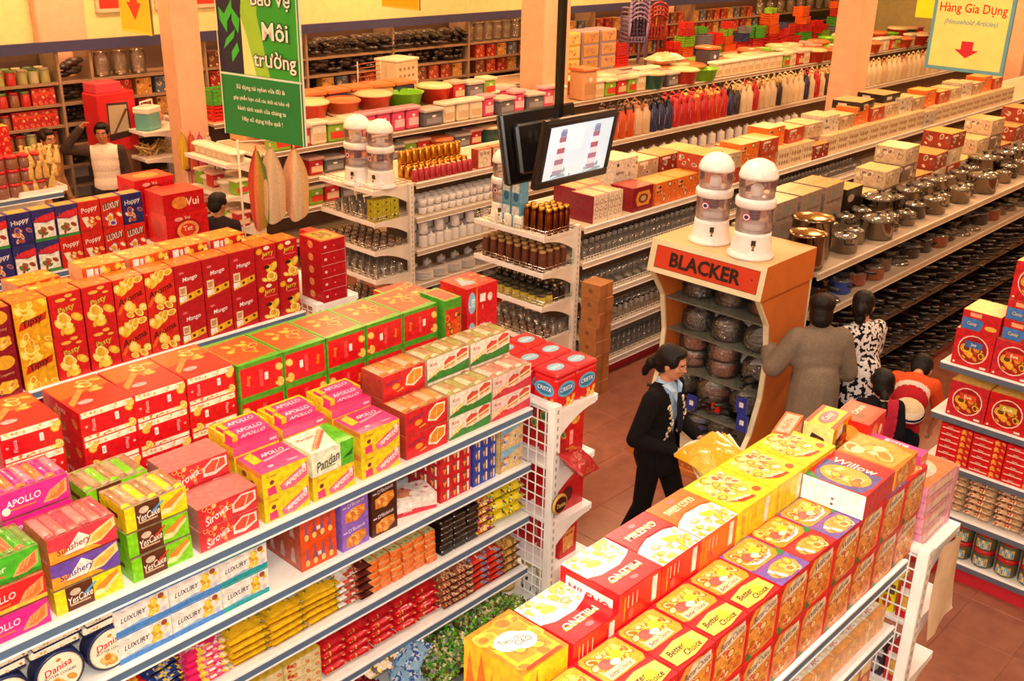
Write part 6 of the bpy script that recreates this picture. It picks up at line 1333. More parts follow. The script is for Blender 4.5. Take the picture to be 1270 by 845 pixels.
# ---------- crockery row (y 7.48)
cup = shape([(.03, 0), (.04, .01), (.048, .075), (.046, .075), (.036, .012), (0, .008)], 12, 'e8e0d8', 'plastic', cap1=False).mesh('cup')
can = shape([(.045, 0), (.048, .01), (.048, .10), (.04, .115), (.012, .12), (.014, .135), (0, .138)], 14, 'e4dcd4', 'plastic').mesh('crock_jar')
plate = MB('plastic')
for k in range(7): plate.lathe([(.04, .012 * k), (.11, .012 * k + .014), (.108, .012 * k + .017), (.04, .012 * k + .005)], 18, 'e6dcd2', cap1=True)
plate = plate.mesh('plates')
bowl = MB('plastic')
for k in range(4): bowl.lathe([(.03, .02 * k), (.06, .02 * k + .02), (.08, .02 * k + .05), (.077, .02 * k + .05), (.03, .02 * k + .01)], 16, 'e2d8ce')
bowl = bowl.mesh('bowls')
for si, z in enumerate((1.201, .861, .501, .151)):
    for r in range(2):
        step = (.1, .11, .2, .19)[si]
        me, nm, ct = ((cup, 'white cup', 'cup'), (can, 'white crockery canister', 'canister'), (can, 'tall white crockery jar', 'jar'), (bowl, 'nested white bowls', 'bowl'))[si]
        if si == 2 and r == 0: me, nm, ct = plate, 'pile of white plates', 'plates'
        for i in range(int((1.5 if si else 2.4) / step)):
            put({'cup': 'cup', 'canister': 'crockery_canister', 'jar': 'crockery_jar', 'bowl': 'nested_bowl', 'plates': 'plate_pile'}[ct], me, '%s on %s crockery shelf, %s line, %s from row end' % (nm, ('second', 'third', 'fourth', 'bottom')[si], ('front', 'rear')[r], od(i + 1)), ct if ct != 'plates' else 'plate', (6.72 + step * (i + .5), 7.56 + .16 * r + (.05 if si > 1 else 0), z), dr.uniform(0, 6), 'crockery on the shelves')
            if si in (0, 1):
                put('cup' if si == 0 else 'crockery_canister', me, '%s stacked on %s crockery shelf, %s line, %s from row end' % (nm, ('second', 'third')[si], ('front', 'rear')[r], od(i + 1)), ct, (6.72 + step * (i + .5), 7.56 + .16 * r, z + (.077 if si == 0 else .139)), 1, 'crockery on the shelves') if not (si == 1 and i % 2) else None
# its end rack: boxes, cups, glasses
gcan = shape([(.035, 0), (.036, .01), (.036, .12), (.03, .13), (0, .132)], 10, 'c8923c', 'brass').mesh('goldcan')
rcan = shape([(.03, 0), (.032, .01), (.032, .09), (.025, .1), (.02, .12, 'e8d8c8'), (0, .122)], 10, 'a82830', 'plastic').mesh('redcan')
pbox = carton(.2, .1, .2, {'all': 'c87a5a', 'left': '9a3a30'}, front=[('r', .06, .06, .94, .94, 'ecdcc4'), ('e', .5, .35, .22, .2, 'd8b890'), ('e', .5, .35, .14, .14, 'f2e8d8'), ('e', .25, .75, .1, .1, 'b89878'), ('e', .5, .78, .1, .1, 'b89878'), ('e', .75, .75, .1, .1, 'b89878')]).mesh('picbox')
for i in range(20): put('tea_caddy', gcan, 'gold tea caddy on crockery row top, %s line, %s along' % (('front', 'rear')[i // 10], od(i % 10 + 1)), 'caddy', (6.68 + .085 * (i % 10), 7.66 + .1 * (i // 10), 1.552), 0, 'gold tea caddies')
for i in range(10): put('tea_caddy', gcan, 'gold tea caddy stacked upon others, %s along' % od(i + 1), 'caddy', (6.68 + .085 * i, 7.76, 1.686), 0, 'gold tea caddies')
for i in range(11): put('sauce_bottle', rcan, 'small red bottle along the crockery row edge, %s' % od(i + 1), 'bottle', (6.66 + .075 * i, 7.54, 1.552), 0, 'small red bottles')
for i in range(2): put('crockery_box', pbox, 'picture box of crockery at crockery row edge, %s' % ('first', 'second')[i], 'box', (7.6 + .22 * i, 7.56, 1.552), 0, 'picture boxes of crockery')
ybx = carton(.1, .1, .07, {'all': 'b8b02c'}, left=[('e', .5, .5, .12, .16, '4a4010')], front=[('e', .5, .5, .12, .16, '4a4010')]).mesh('yellowcube')
for i in range(9): put('mug_box', ybx, 'small olive yellow box on crockery end rack, %s column, %s tier' % (od(i // 3 + 1), TIER[3][i % 3]), 'box', (6.16 + .105 * (i // 3), 7.56, 1.242 + .0715 * (i % 3)), 0, 'olive yellow boxes')
for i in range(16): put('drinking_glass', gl_t, 'amber lit tumbler behind the olive boxes, %s' % od(i + 1), 'glass', (6.15 + .09 * (i % 4), 7.72 + .13 * (i // 4), 1.242), 0, 'tumblers on crockery end rack')
for zi, z in enumerate((.952, .662, .302)):
    for r in range(4):
        for i in range(7): put('tea_cup', (tea, gl_m, tea)[zi], '%s on crockery end rack, %s shelf, line %s, %s along' % (('brown glass cup', 'glass mug', 'brown glass cup')[zi], ('third', 'fourth', 'fifth')[zi], ('one', 'two', 'three', 'four')[r], od(i + 1)), 'cup', (6.15 + .1 * r, 7.56 + .11 * i, z), 0, 'cups on crockery end rack')
# flasks with loops on the crockery row top, further along
def loopflask(c, cap, nm):
    b = MB('plastic'); b.lathe([(.045, 0), (.05, .01), (.05, .17), (.03, .2), (.03, .22, cap), (.02, .24, cap), (0, .242)], 12, c)
    b.tube([(-.04, 0, .19), (-.035, 0, .25), (0, 0, .275), (.035, 0, .25), (.04, 0, .19)], .008, 6, cap)
    b.add([(.0505 * math.cos(a), .0505 * math.sin(a), z) for a, z in ((-2.3, .05), (-.9, .05), (-.9, .13), (-2.3, .13))], [(0, 1, 2, 3)], 'e8dcc8'); return b.mesh(nm)
LF = [(loopflask('c8501c', '3a2418', 'lf1'), 'orange'), (loopflask('d8b890', 'a87048', 'lf2'), 'cream'), (loopflask('283058', '1a1418', 'lf3'), 'navy'), (loopflask('b82028', 'c83038', 'lf4'), 'red'), (loopflask('c0301c', 'e0b060', 'lf5'), 'scarlet'), (loopflask('e0cfa8', 'd8c090', 'lf6'), 'pale cream'), (loopflask('3a3030', 'c8a860', 'lf7'), 'black')]
ptn = [0, 0, 0, 1, 1, 2, 2, 2, 3, 3, 3, 4, 3, 4, 4, 3, 2, 6, 5, 5, 3, 1, 5, 5, 6, 5, 5, 5, 5, 2, 5, 3, 5, 6, 6, 5, 5, 6, 5, 5]
for i, k in enumerate(ptn):
    me, n = LF[k]
    for r in range(2): put('water_flask', me, '%s flask with loop handle, %s line, %s along the crockery row' % (n, ('front', 'rear')[r], od(i + 1)), 'flask', (9.8 + .158 * i, 7.575 + .165 * r, 1.552), dr.uniform(-.5, .5), 'loop handled flasks').scale = (1.5, 1.5, 1.45)
for i in range(32):
    put('water_flask', LF[5][0] if i % 4 else LF[1][0], 'pale flask beyond the right pillar, %s along' % od(i + 1), 'flask', (16.2 + .19 * i, 7.58, 1.552), 0, 'pale flasks beyond pillar').scale = (1.7, 1.7, 1.5)
for i in range(22): put('storage_jar', can, 'pale crockery jar on second shelf far along, %s' % od(i + 1), 'jar', (9.6 + .22 * i, 7.6, 1.201), 0, 'far crockery jars').scale = (1.2, 1.2, 1.2)
# ---------- container row (y 9.53): plastic ware on top
def basin(r, h, c, nm, lidc=None, seg=18):
    b = MB('plastic'); b.lathe([(r * .75, 0), (r * .8, .005), (r, h), (r + .012, h + .004), (r + .012, h + .012), (r - .008, h), (r * .74, .012), (0, .01)], seg, c, cap1=False)
    if lidc: b.lathe([(r + .015, h + .006), (r + .015, h + .02), (r * .9, h + .035), (0, h + .04)], seg, lidc)
    return b.mesh(nm)
def tub(w, d, h, c, lidc, nm, band=None):
    b = MB('plastic'); b.bbox(-w/2, w/2, -d/2, d/2, 0, h, c, b=.015)
    if band: b.face('front', w, d + .0004, h, [('r', .1, .2, .9, .6, band), ('e', .5, .72, .12, .08, 'f6f0e8')])
    b.bbox(-w/2 - .01, w/2 + .01, -d/2 - .01, d/2 + .01, h, h + .03, lidc, b=.008); return b.mesh(nm)
PL = {'yb': (basin(.16, .13, 'c83828', 'pb1', 'e8d8a0'), 'red tub with cream lid', .36), 'gb': (basin(.17, .12, '7ac828', 'pb2'), 'lime green basin', .36), 'ob': (basin(.15, .11, 'd85828', 'pb3', 'e07a48'), 'orange lidded tub', .33),
      'db': (basin(.14, .14, '2a6a60', 'pb4', 'e8c8a0'), 'teal tub with cream lid', .32), 'wt': (tub(.2, .2, .28, 'd8a878', 'e07840', 'pt1', 'c89868'), 'tan canister with orange lid', .23), 'bt': (tub(.2, .2, .28, '4a4a58', 'e07840', 'pt2', '8a8a98'), 'slate canister with orange lid', .23),
      'pk': (tub(.14, .1, .16, 'e0507a', 'f0a0b0', 'pt3', 'f4c8d0'), 'pink plastic tumbler box', .15), 'wh': (tub(.15, .12, .15, 'eadcc0', 'f2e8d0', 'pt4', 'd8c098'), 'cream plastic box', .16), 'gy': (tub(.22, .16, .12, '6a6a70', 'c8c0b8', 'pt5', '9a9aa0'), 'grey plastic box', .24), 'gn': (tub(.16, .14, .14, '8ab838', 'e8d8b0', 'pt6', 'd84838'), 'green plastic box', .17), 'rd': (tub(.16, .14, .14, 'c83030', 'e8b0a0', 'pt7', 'e8c8a0'), 'red plastic box', .17)}
def plast(seq, y, z, x0, where, group, s=1.0):
    x = x0; cn = {}
    for k in seq:
        if k == '-': x += .2; continue
        me, nm, w = PL[k]; w *= s; cn[k] = cn.get(k, 0) + 1
        o = put('plastic_tub', me, '%s %s, %s of its kind' % (nm, where, od(cn[k])), 'tub', (x + w / 2, y, z), dr.uniform(-.1, .1), group); o.scale = (s, s, s); x += w + .01
plast(['gn', 'rd', 'wh', 'gn', 'wh', 'pk', 'pk', 'pk', 'pk', 'gy', 'wh', 'wh', 'wh', 'pk', 'gy', 'pk', 'gy', 'pk', 'wh'], 9.64, 1.552, 6.4, 'at front of container row', 'plastic ware at front', 1.45)
plast(['ob', 'yb', 'db', 'yb', 'gb', 'ob', 'gy', 'rd', 'wh', 'pk', 'gy'], 9.96, 1.552, 6.5, 'in second line of container row', 'plastic ware in second line', 1.4)
plast(['wt', 'ob', 'wt', 'bt', 'wt', 'wt', 'bt', 'gn', 'db', 'ob', 'gn', 'gy'], 10.3, 1.552, 6.4, 'in third line of container row', 'plastic ware in third line', 1.5)
plast(['ob', 'yb', 'ob', 'yb', 'gb', 'yb', 'rd', 'gy', 'gn'], 9.96, 1.76, 6.5, 'piled above the second line', 'plastic ware piled up', 1.35)
plast(['wt', 'wh', 'gn', 'rd', 'gn', 'wh', 'db', 'gy', 'yb', 'gb', 'wh', 'wh', 'wh', 'wh', 'wh', 'wh', 'wh', 'wh', 'wh', 'gn', 'wh', 'rd', 'wh', 'yb', 'ob', 'wh', 'gn', 'rd', 'wh', 'gy', 'ob', 'wh', 'wh', 'rd', 'gn', 'ob', 'wh', 'yb', 'rd', 'gb', 'ob', 'wh', 'gn', 'rd', 'wh', 'ob', 'yb', 'gn'], 9.66, 1.552, 11.6, 'beyond the broad pillar', 'plastic ware beyond pillar', 1.45)
plast(['yb', 'db', 'rd', 'gy', 'wh', 'wh', 'ob', 'gn', 'ob', 'bt', 'ob', 'yb', 'gn', 'rd', 'ob', 'db', 'gn', 'ob', 'rd', 'gb'], 9.98, 1.552, 11.8, 'in rear line beyond the broad pillar', 'plastic ware beyond pillar rear', 1.5)
plast(['rd', 'gy', 'ob', 'rd', 'gy', 'gn', 'rd', 'ob', 'gy', 'rd', 'db', 'ob', 'rd'], 9.68, 1.202, 6.9, 'on second shelf of container row', 'plastic ware second shelf', 1.2)
plast(['gn', 'gn', 'gn', 'rd', 'gy', 'gn'], 9.68, .862, 6.4, 'on third shelf of container row', 'plastic ware third shelf', 1.3)
# back row of big plastic ware, drawers, chair stack
def drawers(nm, c1, c2):
    b = MB('plastic'); b.bbox(-.22, .22, -.2, .2, 0, .68, c1, b=.015)
    for k in range(3): b.bbox(-.2, .2, -.215, -.2, .04 + .22 * k, .22 + .22 * k, c2, b=.006); b.box(-.06, .06, -.225, -.215, .17 + .22 * k, .185 + .22 * k, c1)
    return b
def dr_thing(x, y, z, c1, c2, lab):
    o = thing('drawer_unit', lab, 'drawers', (x, y, z), 0, 'plastic drawer units')
    b = MB('plastic'); b.bbox(-.22, .22, -.2, .2, 0, .68, c1, b=.015); link('body', b.mesh('body'), o)
    for k in range(3):
        b = MB('plastic'); b.bbox(-.2, .2, -.215, -.2, .04 + .22 * k, .22 + .22 * k, c2, b=.006); b.face('front', .4, .4308, .18, [('b', .2, .2, .8, .8, 5, .03, [c1, 'c87838'], k)], z0=.04 + .22 * k); d_ = link('drawer', b.mesh('drawer'), o)
        b = MB('plastic'); b.box(-.06, .06, -.225, -.216, .17 + .22 * k, .185 + .22 * k, c1); link('handle', b.mesh('handle'), d_)
dr_thing(13.35, 11.85, 1.502, 'c82820', 'e8b050', 'red and yellow plastic drawer unit on back row'); dr_thing(13.85, 11.85, 1.502, 'e8c058', 'f2d890', 'pale yellow plastic drawer unit on back row')
dr_thing(14.35, 11.85, 1.502, 'b8a0b0', 'd8a860', 'mauve and yellow plastic drawer unit on back row'); dr_thing(14.9, 11.9, 1.502, 'b8a0b0', 'e0b078', 'mauve plastic drawer unit beside the cream bundle')
def crate(w, d, h, c, nm):
    b = MB('plastic')
    b.box(-w/2, w/2, -d/2, d/2, 0, .02, c)
    for k in range(4):
        z = .03 + k * (h - .03) / 4
        for (x0, x1, y0, y1) in ((-w/2, w/2, -d/2, -d/2 + .015), (-w/2, w/2, d/2 - .015, d/2), (-w/2, -w/2 + .015, -d/2, d/2), (w/2 - .015, w/2, -d/2, d/2)):
            b.box(x0, x1, y0, y1, z, z + (h - .03) / 4 * .62, c)
    for x in (-w/2, w/2 - .03):
        for y in (-d/2, d/2 - .03): b.box(x, x + .03, y, y + .03, 0, h, c)
    for i in range(1, 5): b.box(-w/2 + w * i / 5 - .006, -w/2 + w * i / 5 + .006, -d/2, -d/2 + .015, 0, h, c)
    return b.mesh(nm)
CR_ = [(crate(.42, .3, .2, c, 'crate' + c), n) for c, n in (('e83028', 'red'), ('58b840', 'green'), ('f06a28', 'orange'), ('4a5c90', 'slate blue'), ('d83a38', 'crimson'), ('98d840', 'lime'), ('8a8a98', 'grey'))]
cw = [0, 0, 1, 2, 4, 0, 3, 4, 5, 1, 0, 6, 2, 4]
for i in range(17):
    zc = 1.502; sc = dr.uniform(.75, 1.15)
    for tt in range(2 + (i * 5 % 3)):
        me, n = CR_[cw[(i * 3 + tt * 5) % 14]]; s_ = sc * (1 - .08 * tt) * dr.uniform(.88, 1.0); hz = .202 * s_ * dr.uniform(.7, 1.5)
        o = put('plastic_crate', me, '%s plastic crate on the back row, %s stack from chairs, %s up' % (n, od(i + 1), od(tt + 1)), 'crate', (17.0 + .5 * i, 11.85 + dr.uniform(-.08, .08), zc), dr.uniform(-.25, .25), 'plastic crates on back row'); o.scale = (s_, s_, hz / .202); zc += hz + .001
for i in range(15):
    me, n = CR_[cw[(i * 5 + 2) % 14]]; k_ = ('ob', 'gb', 'yb', 'db', 'rd')[i % 5]
    o = put('plastic_tub', PL[k_][0], '%s set out before the back row crates, %s along' % (PL[k_][1], od(i + 1)), 'tub', (17.2 + .52 * i, 10.25, 1.552), dr.uniform(0, 3), 'tubs before the crates'); o.scale = (1.4, 1.4, dr.uniform(1.2, 2.2))
for i in range(5):
    me, n = CR_[cw[(i * 3 + 1) % 14]]
    put('plastic_crate', me, '%s plastic crate beside the chair stacks, %s along' % (n, od(i + 1)), 'crate', (15.3 + .02 * i, 11.85, 1.502 + .2025 * i) if i < 2 else (12.3 + .44 * (i - 2), 10.22, 1.552), dr.uniform(-.1, .1), 'plastic crates before drawers')
def chair(nm, c):
    b = MB('plastic'); pts = [(-.2, -.2), (.2, -.2), (.22, .2), (-.22, .2)]
    b.bbox(-.21, .21, -.2, .2, .40, .43, c, b=.01)
    for x in (-.18, .18):
        b.tube([(x, -.17, 0), (x * .95, -.16, .41)], .022, 6, c); b.tube([(x, .2, 0), (x * .95, .17, .41), (x * .9, .24, .8)], .022, 6, c)
        b.tube([(x, .2, .62), (x * 1.1, 0, .62), (x * 1.05, -.16, .6), (x, -.17, .41)], .018, 6, c)
    for k in range(5): b.box(-.14 + .062 * k, -.115 + .062 * k, .2, .225, .44, .78, c)
    b.tube([(-.17, .235, .76), (-.1, .25, .84), (0, .255, .87), (.1, .25, .84), (.17, .235, .76)], .022, 6, c)
    return b.mesh(nm)
cm = chair('purplechair', '8878a8'); cm2 = chair('redchair', 'a03028')
for i in range(6): put('plastic_chair', cm, 'mauve plastic chair in the tall stack, %s from bottom' % od(i + 1), 'chair', (15.75, 11.8, 1.502 + .075 * i), 2.6, 'stacked mauve plastic chairs')
for i in range(4): put('plastic_chair', cm2, 'dark red plastic chair in the lower stack, %s from bottom' % od(i + 1), 'chair', (16.4, 11.85, 1.502 + .07 * i), 2.6, 'stacked red plastic chairs')
b = MB('film'); b.pillow(.7, .45, .2, lambda u, v, s: 'e8d0a0', seed=9); put('towel_bundle', b.mesh('bundle'), 'cream wrapped bundle on a red tub in the back', 'bundle', (14.5, 10.2, 1.757), 0); put('plastic_crate', CR_[0][0], 'red crate under the cream bundle', 'crate', (14.5, 10.2, 1.552), 0)
put('plastic_tub', basin(.28, .2, 'e05028', 'bigor'), 'big orange basin before the back row', 'tub', (15.0, 10.2, 1.552), 0, 'big basins'); put('plastic_tub', basin(.26, .2, '7ab828', 'biggr'), 'big lime basin beside the orange one', 'tub', (15.6, 10.2, 1.552), 0, 'big basins')
put('laundry_hamper', (lambda b: (b.bbox(-.26, .26, -.2, .2, 0, .5, 'ead8b0', b=.02), [b.box(-.2 + .1 * i, -.15 + .1 * i, -.2012, -.2, .08 + .1 * j, .12 + .1 * j, 'b08a60') for i in range(4) for j in range(4)], b.bbox(-.27, .27, -.21, .21, .5, .54, 'f2e4c4', b=.01), b.mesh('hamper'))[-1])(MB('plastic')), 'cream slotted plastic hamper in front of the wall', 'hamper', (10.15, 11.85, 1.502), .2)
put('towel_rack', (lambda b: ([b.tube([(-.25, 0, .1 + .06 * k), (.25, 0, .1 + .06 * k)], .006, 5, 'c85a30') for k in range(8)], b.tube([(-.25, 0, 0), (-.25, 0, .56)], .008, 5, 'e8d8c0'), b.tube([(.25, 0, 0), (.25, 0, .56)], .008, 5, 'e8d8c0'), b.mesh('trk'))[-1])(MB('plastic')), 'slender rack with red rungs beside the hamper', 'rack', (9.55, 11.75, 1.502), .2)
for i in range(7):
    me, n = CR_[(i * 2) % 7]
    put('plastic_crate', me, '%s crate stacked left on the back row, %s' % (n, od(i + 1)), 'crate', (7.2 + .44 * (i % 4), 11.85, 1.502 + .202 * (i // 4)), 0, 'crates left on back row')
# ---------- goods on the far wall shelving
def wjar(nm, body, lidc, r=.06, h=.15):
    return shape([(r * .95, 0), (r, .01), (r, h * .8), (r * .85, h * .86), (r * .9, h * .86, lidc), (r * .9, h, lidc), (0, h + .001)], 10, body, 'plastic').mesh(nm)
JW = [(wjar('jw1', 'a8a060', 'c8b890'), 'olive pickle jar'), (wjar('jw2', '8a5a38', 'c83028'), 'brown jar with red lid'), (wjar('jw3', 'b8b080', '5a7a48'), 'pale jar with green lid'), (wjar('jw4', 'c03028', '7a9a50'), 'red jar with green lid')]
rbx = carton(.14, .12, .17, {'all': 'c03030'}, front=[('b', .1, .1, .9, .9, 8, .022, ['e07850', 'c82828', 'f0c090'], 3), ('r', .1, .6, .9, .8, 'e84a38')]).mesh('redwallbox')
WZ = (2.051, 1.801, 1.551, 1.301, 1.051)
for zi, z in enumerate(WZ):
    for i in range(7):
        x = 4.52 + .132 * i
        me, n = (JW[(0, 2, 0, 3)[i % 4]], (rbx, 'red packet') if i > 4 else JW[(3, 1)[i % 2]], (rbx, 'red packet') if i > 2 else JW[1], JW[(1, 0, 1)[i % 3]], JW[(2, 0)[i % 2]])[zi]
        for r in range(2): put('pantry_jar' if me is not rbx else 'pantry_packet', me, '%s on wall shelf %s, %s line, %s from left' % (n, ('one from top', 'two from top', 'three from top', 'four from top', 'five from top')[zi], ('front', 'rear')[r], od(i + 1)), 'jar' if me is not rbx else 'packet', (x, 12.54 + .14 * r, z), 0, 'pantry goods on far wall').scale = (1, 1, 1.15)
# flask like steel jugs and glass jars farther along the wall
gj = shape([(.09, 0), (.1, .01), (.1, .22), (.08, .26), (.085, .265, '8a5a40'), (.085, .3, '8a5a40'), (0, .301)], 12, 'c8b898', 'glass').mesh('bigglassjar')
for i in range(3): put('glass_jar', gj, 'large clear glass jar with brown lid on wall shelf behind the slim pillar, %s' % od(i + 1), 'jar', (6.05 + .24 * i, 12.6, 2.051), 0, 'large glass jars on far wall')
for i in range(7): put('glass_jar', gj, 'large clear glass jar on wall shelf left of the broad pillar, %s' % od(i + 1), 'jar', (12.35 + .22 * i, 12.6, 2.051), 0, 'large glass jars by broad pillar')
for i in range(9): put('glass_jar', gj, 'tall glass jar on wall shelf beyond the right pillar, %s' % od(i + 1), 'jar', (21.4 + .45 * i, 12.6, 2.051), 0, 'tall glass jars at far right')
dk = MB('blackpan')
for k in range(6): dk.ball((dr.uniform(-.1, .1), dr.uniform(-.05, .05), .06 + .03 * k), (.12, .06, .04), ('241a18', '3a2a24', '4a3a30')[k % 3], None, 8, 5)
dk = dk.mesh('shoebag')
for i in range(44):
    put('dark_bag', dk, 'dark wrapped bundle on wall shelf, %s shelf, %s along' % (('upper', 'lower')[i // 22], od(i % 22 + 1)), 'bundle', (9.12 + .145 * (i % 22) , 12.6, 2.051 if i < 22 else 1.801), dr.uniform(0, 3), 'dark bundles on wall shelf')
wt = [carton(.2, .15, .2, {'all': c}, front=[('b', .1, .1, .9, .9, 7, .03, [c, 'e8c890', '6a3828'], 3)]).mesh('wallbox' + c) for c in ('b84830', 'c89048', '7a4838', 'a83028', '586878')]
for zi, z in enumerate((1.801, 1.551, 2.051, 1.301)):
    for i in range(60):
        x = (6.0 if zi != 3 else 5.95) + .26 * i
        if zi == 2 and not (7.5 < x < 8.9 or 14.2 < x < 21): continue
        if zi == 0 and 8.9 < x < 12.4: continue
        if zi == 3 and x > 9: continue
        if any(abs(x - d_) < .125 for d_ in (7.4, 9.0, 10.6, 12.2, 13.8, 15.4, 17, 18.6)): continue
        put('boxed_goods', wt[(i * 3 + zi * 2) % 5], '%s box on far wall shelf %s, %s along' % (('rust', 'ochre', 'brown', 'dark red', 'slate')[(i * 3 + zi * 2) % 5], ('two from top', 'three from top', 'one from top', 'four from top')[zi], od(i + 1)), 'box', (x, 12.56, z), 0, 'boxed goods on far wall')
for i in range(5):
    put('dark_bag', dk, 'dark wrapped bundle in the narrow wall bay, %s from top' % od(i + 1), 'bundle', (5.66, 12.62, 2.051 - .25 * i), .2 * i, 'dark bundles in narrow bay')
# red cabinet with a clear window
t = thing('red_cabinet', 'upright red cabinet with a dark framed window before the wall shelves', 'cabinet', (5.85, 12.1, 0), .15)
b = MB('plastic'); b.bbox(-.26, .26, -.15, .15, 1.25, 1.95, 'd02830', b=.015); link('body', b.mesh('body'), t)
b = MB('plastic'); b.face('front', .52, .30, .70, [('p', [(.2, .2), (.8, .24), (.78, .82), (.22, .84)], '3a2a28'), ('p', [(.24, .32), (.75, .34), (.74, .78), (.26, .8)], 'b8a888'), ('p', [(.3, .3), (.36, .3), (.76, .7), (.7, .72)], '6a4038')], z0=1.25); link('window', b.mesh('window'), t)
b = MB('plastic'); b.bbox(-.24, .1, -.13, .13, 1.95, 2.07, 'e04858', b=.01); link('lid_box', b.mesh('lid_box'), t)
b = MB('paint'); b.box(-.24, .24, -.14, .14, 0, 1.25, '8a5a40'); link('stand', b.mesh('stand'), t)
# display rack by the slim pillar with cooler boxes
end_rack('cream display rack with a cooler box beside the slim pillar', 6.62, 11.62, 12.22, -1, (1.5, 1.18, .85, .5), depth=.62, grid=False, col=CREAM)
t = thing('cooler_box', 'small turquoise and white cooler box with handle', 'cooler', (6.16, 11.80, 1.501), .5)
b = MB('plastic'); b.bbox(-.13, .13, -.1, .1, 0, .2, '6ab0a8', b=.015); link('body', b.mesh('body'), t)
b = MB('plastic'); b.bbox(-.14, .14, -.11, .11, .2, .28, 'f0ead8', b=.015); link('lid', b.mesh('lid'), t)
b = MB('plastic'); b.tube([(-.13, 0, .2), (-.12, 0, .34), (.12, 0, .34), (.13, 0, .2)], .012, 6, 'f0ead8'); link('handle', b.mesh('handle'), t)
for i, k in enumerate(('ob', 'wh', 'rd', 'gy')): 
    o = put('plastic_tub', PL[k][0], '%s on the rack by the slim pillar' % PL[k][1], 'tub', (6.3 + .0 * i, 12.0 + .0, 1.501) if i == 0 else (5.95 - .0 * i + (.26 if i > 1 else 0) , 12.05 + .06 * i, 1.501 if i < 2 else 1.70), 0, 'tubs by the slim pillar') if i < 2 else None
sp = MB('brass')
for k in range(26): sp.tube([(dr.uniform(-.2, .2), dr.uniform(-.15, .15), 0), (dr.uniform(-.25, .25), dr.uniform(-.2, .2), .13)], .012, 5, 'c8a060', 'plastic')
put('bread_heap', sp.mesh('sticks'), 'heap of straw coloured sticks on the rack shelf', 'sticks', (6.22, 11.9, 1.182), 0, kind='stuff')
for i in range(8): put('tin_can', gcan, 'golden can on the pillar rack, %s along' % od(i + 1), 'can', (6.05 + .08 * (i % 4), 11.66 + .09 * (i // 4), .852), 0, 'golden cans on pillar rack')
# ---------- container row end: towels and cloth bags hanging
def cloth(nm, w, h, c, fold=.03, taper=.5, stripes=None):
    b = MB('cloth'); v = []; n, mN = 10, 12
    for s in (0, 1):
        for j in range(mN + 1):
            for i in range(n + 1):
                u = i / n; q = j / mN; ww = w * (taper + (1 - taper) * math.sin(min(1, q * 1.9) * PI / 2))
                v.append(((u - .5) * ww * (1 - .25 * max(0, q - .6)), fold * math.sin(u * 9 + q * 2) * (.3 + q) + s * .02, -h * q * (1 - .16 * (2 * u - 1) ** 2)))
    f = []; cs = []
    k = (n + 1) * (mN + 1)
    for s in (0, 1):
        for j in range(mN):
            for i in range(n):
                q = (s * k + j * (n + 1) + i, s * k + j * (n + 1) + i + 1, s * k + (j + 1) * (n + 1) + i + 1, s * k + (j + 1) * (n + 1) + i)
                f.append(q if s else q[::-1]); cs.append(hx(stripes[i * len(stripes) // n] if stripes else c))
    b.add(v, f, cs, 'cloth', True); b.tube([(0, .01, .05), (0, .01, 0)], .01, 5, c)
    return b.mesh(nm)
put('cloth_bag', cloth('bagA', .25, .75, 'ecd0a8', .04, .2), 'pale cloth hanging bag with pink top, left of two', 'cloth', (5.66, 8.5, 1.86), -.7, 'hanging cloths'); put('cloth_bag', cloth('bagB', .26, .72, 'f0c890', .04, .2, ['f0b890', 'f2d8b0', 'ecc890']), 'peach cloth hanging bag, right of two', 'cloth', (5.86, 8.4, 1.84), -.7, 'hanging cloths')
put('cloth_bag', cloth('bagC', .2, .8, 'e87848', .04, .2, ['e05a48', 'e88858', 'd8a848', '7aa048']), 'orange red cloth hanging beside the pale one', 'cloth', (5.55, 8.58, 1.84), -.7, 'hanging cloths')
t = thing('hanging_stand', 'thin stand from which the cloths hang', 'stand', (0, 0, 0)); b = MB('paint'); b.tube([(5.42, 8.68, 0), (5.42, 8.68, 1.95)], .012, 6, 'd8c8b0'); link('post', b.mesh('post'), t); b = MB('paint'); b.tube([(5.42, 8.68, 1.93), (5.68, 8.5, 1.94), (5.97, 8.36, 1.92)], .01, 6, 'd8c8b0'); link('arm', b.mesh('arm'), t)
for i, (c, n) in enumerate((('e8c040', 'yellow'), ('e07050', 'coral'), ('e86a98', 'pink'), ('f0e0c8', 'cream'))):
    put('hand_towel', cloth('tw%d' % i, .11, .42, c, .03, .4), '%s towel hanging at the slim pillar' % n, 'towel', (6.10 + .1 * i, 10.93 - .02 * i, 1.58 - .02 * i), -.7, 'towels at the slim pillar')
b = MB('plastic'); b.tube([(0, 0, 0), (0, .01, -.22)], .008, 5, 'c83038'); b.ball((0, 0, -.25), (.02, .02, .05), 'e8d8d0', None, 8, 5); brm = b.mesh('brush')
t = thing('hook_rail', 'slim rail of hooks on the peach pillar face', 'rail', (0, 0, 0)); b = MB('steel'); b.box(6.14, 6.52, 10.94, 10.998, 1.14, 1.16, 'b8a898'); link('rail', b.mesh('rail'), t)
for i in range(7): put('hand_brush', brm, 'small red handled brush hanging at the slim pillar, %s' % od(i + 1), 'brush', (6.18 + .05 * i, 10.93, 1.15 - .03 * (i % 2)), 0, 'brushes at slim pillar')
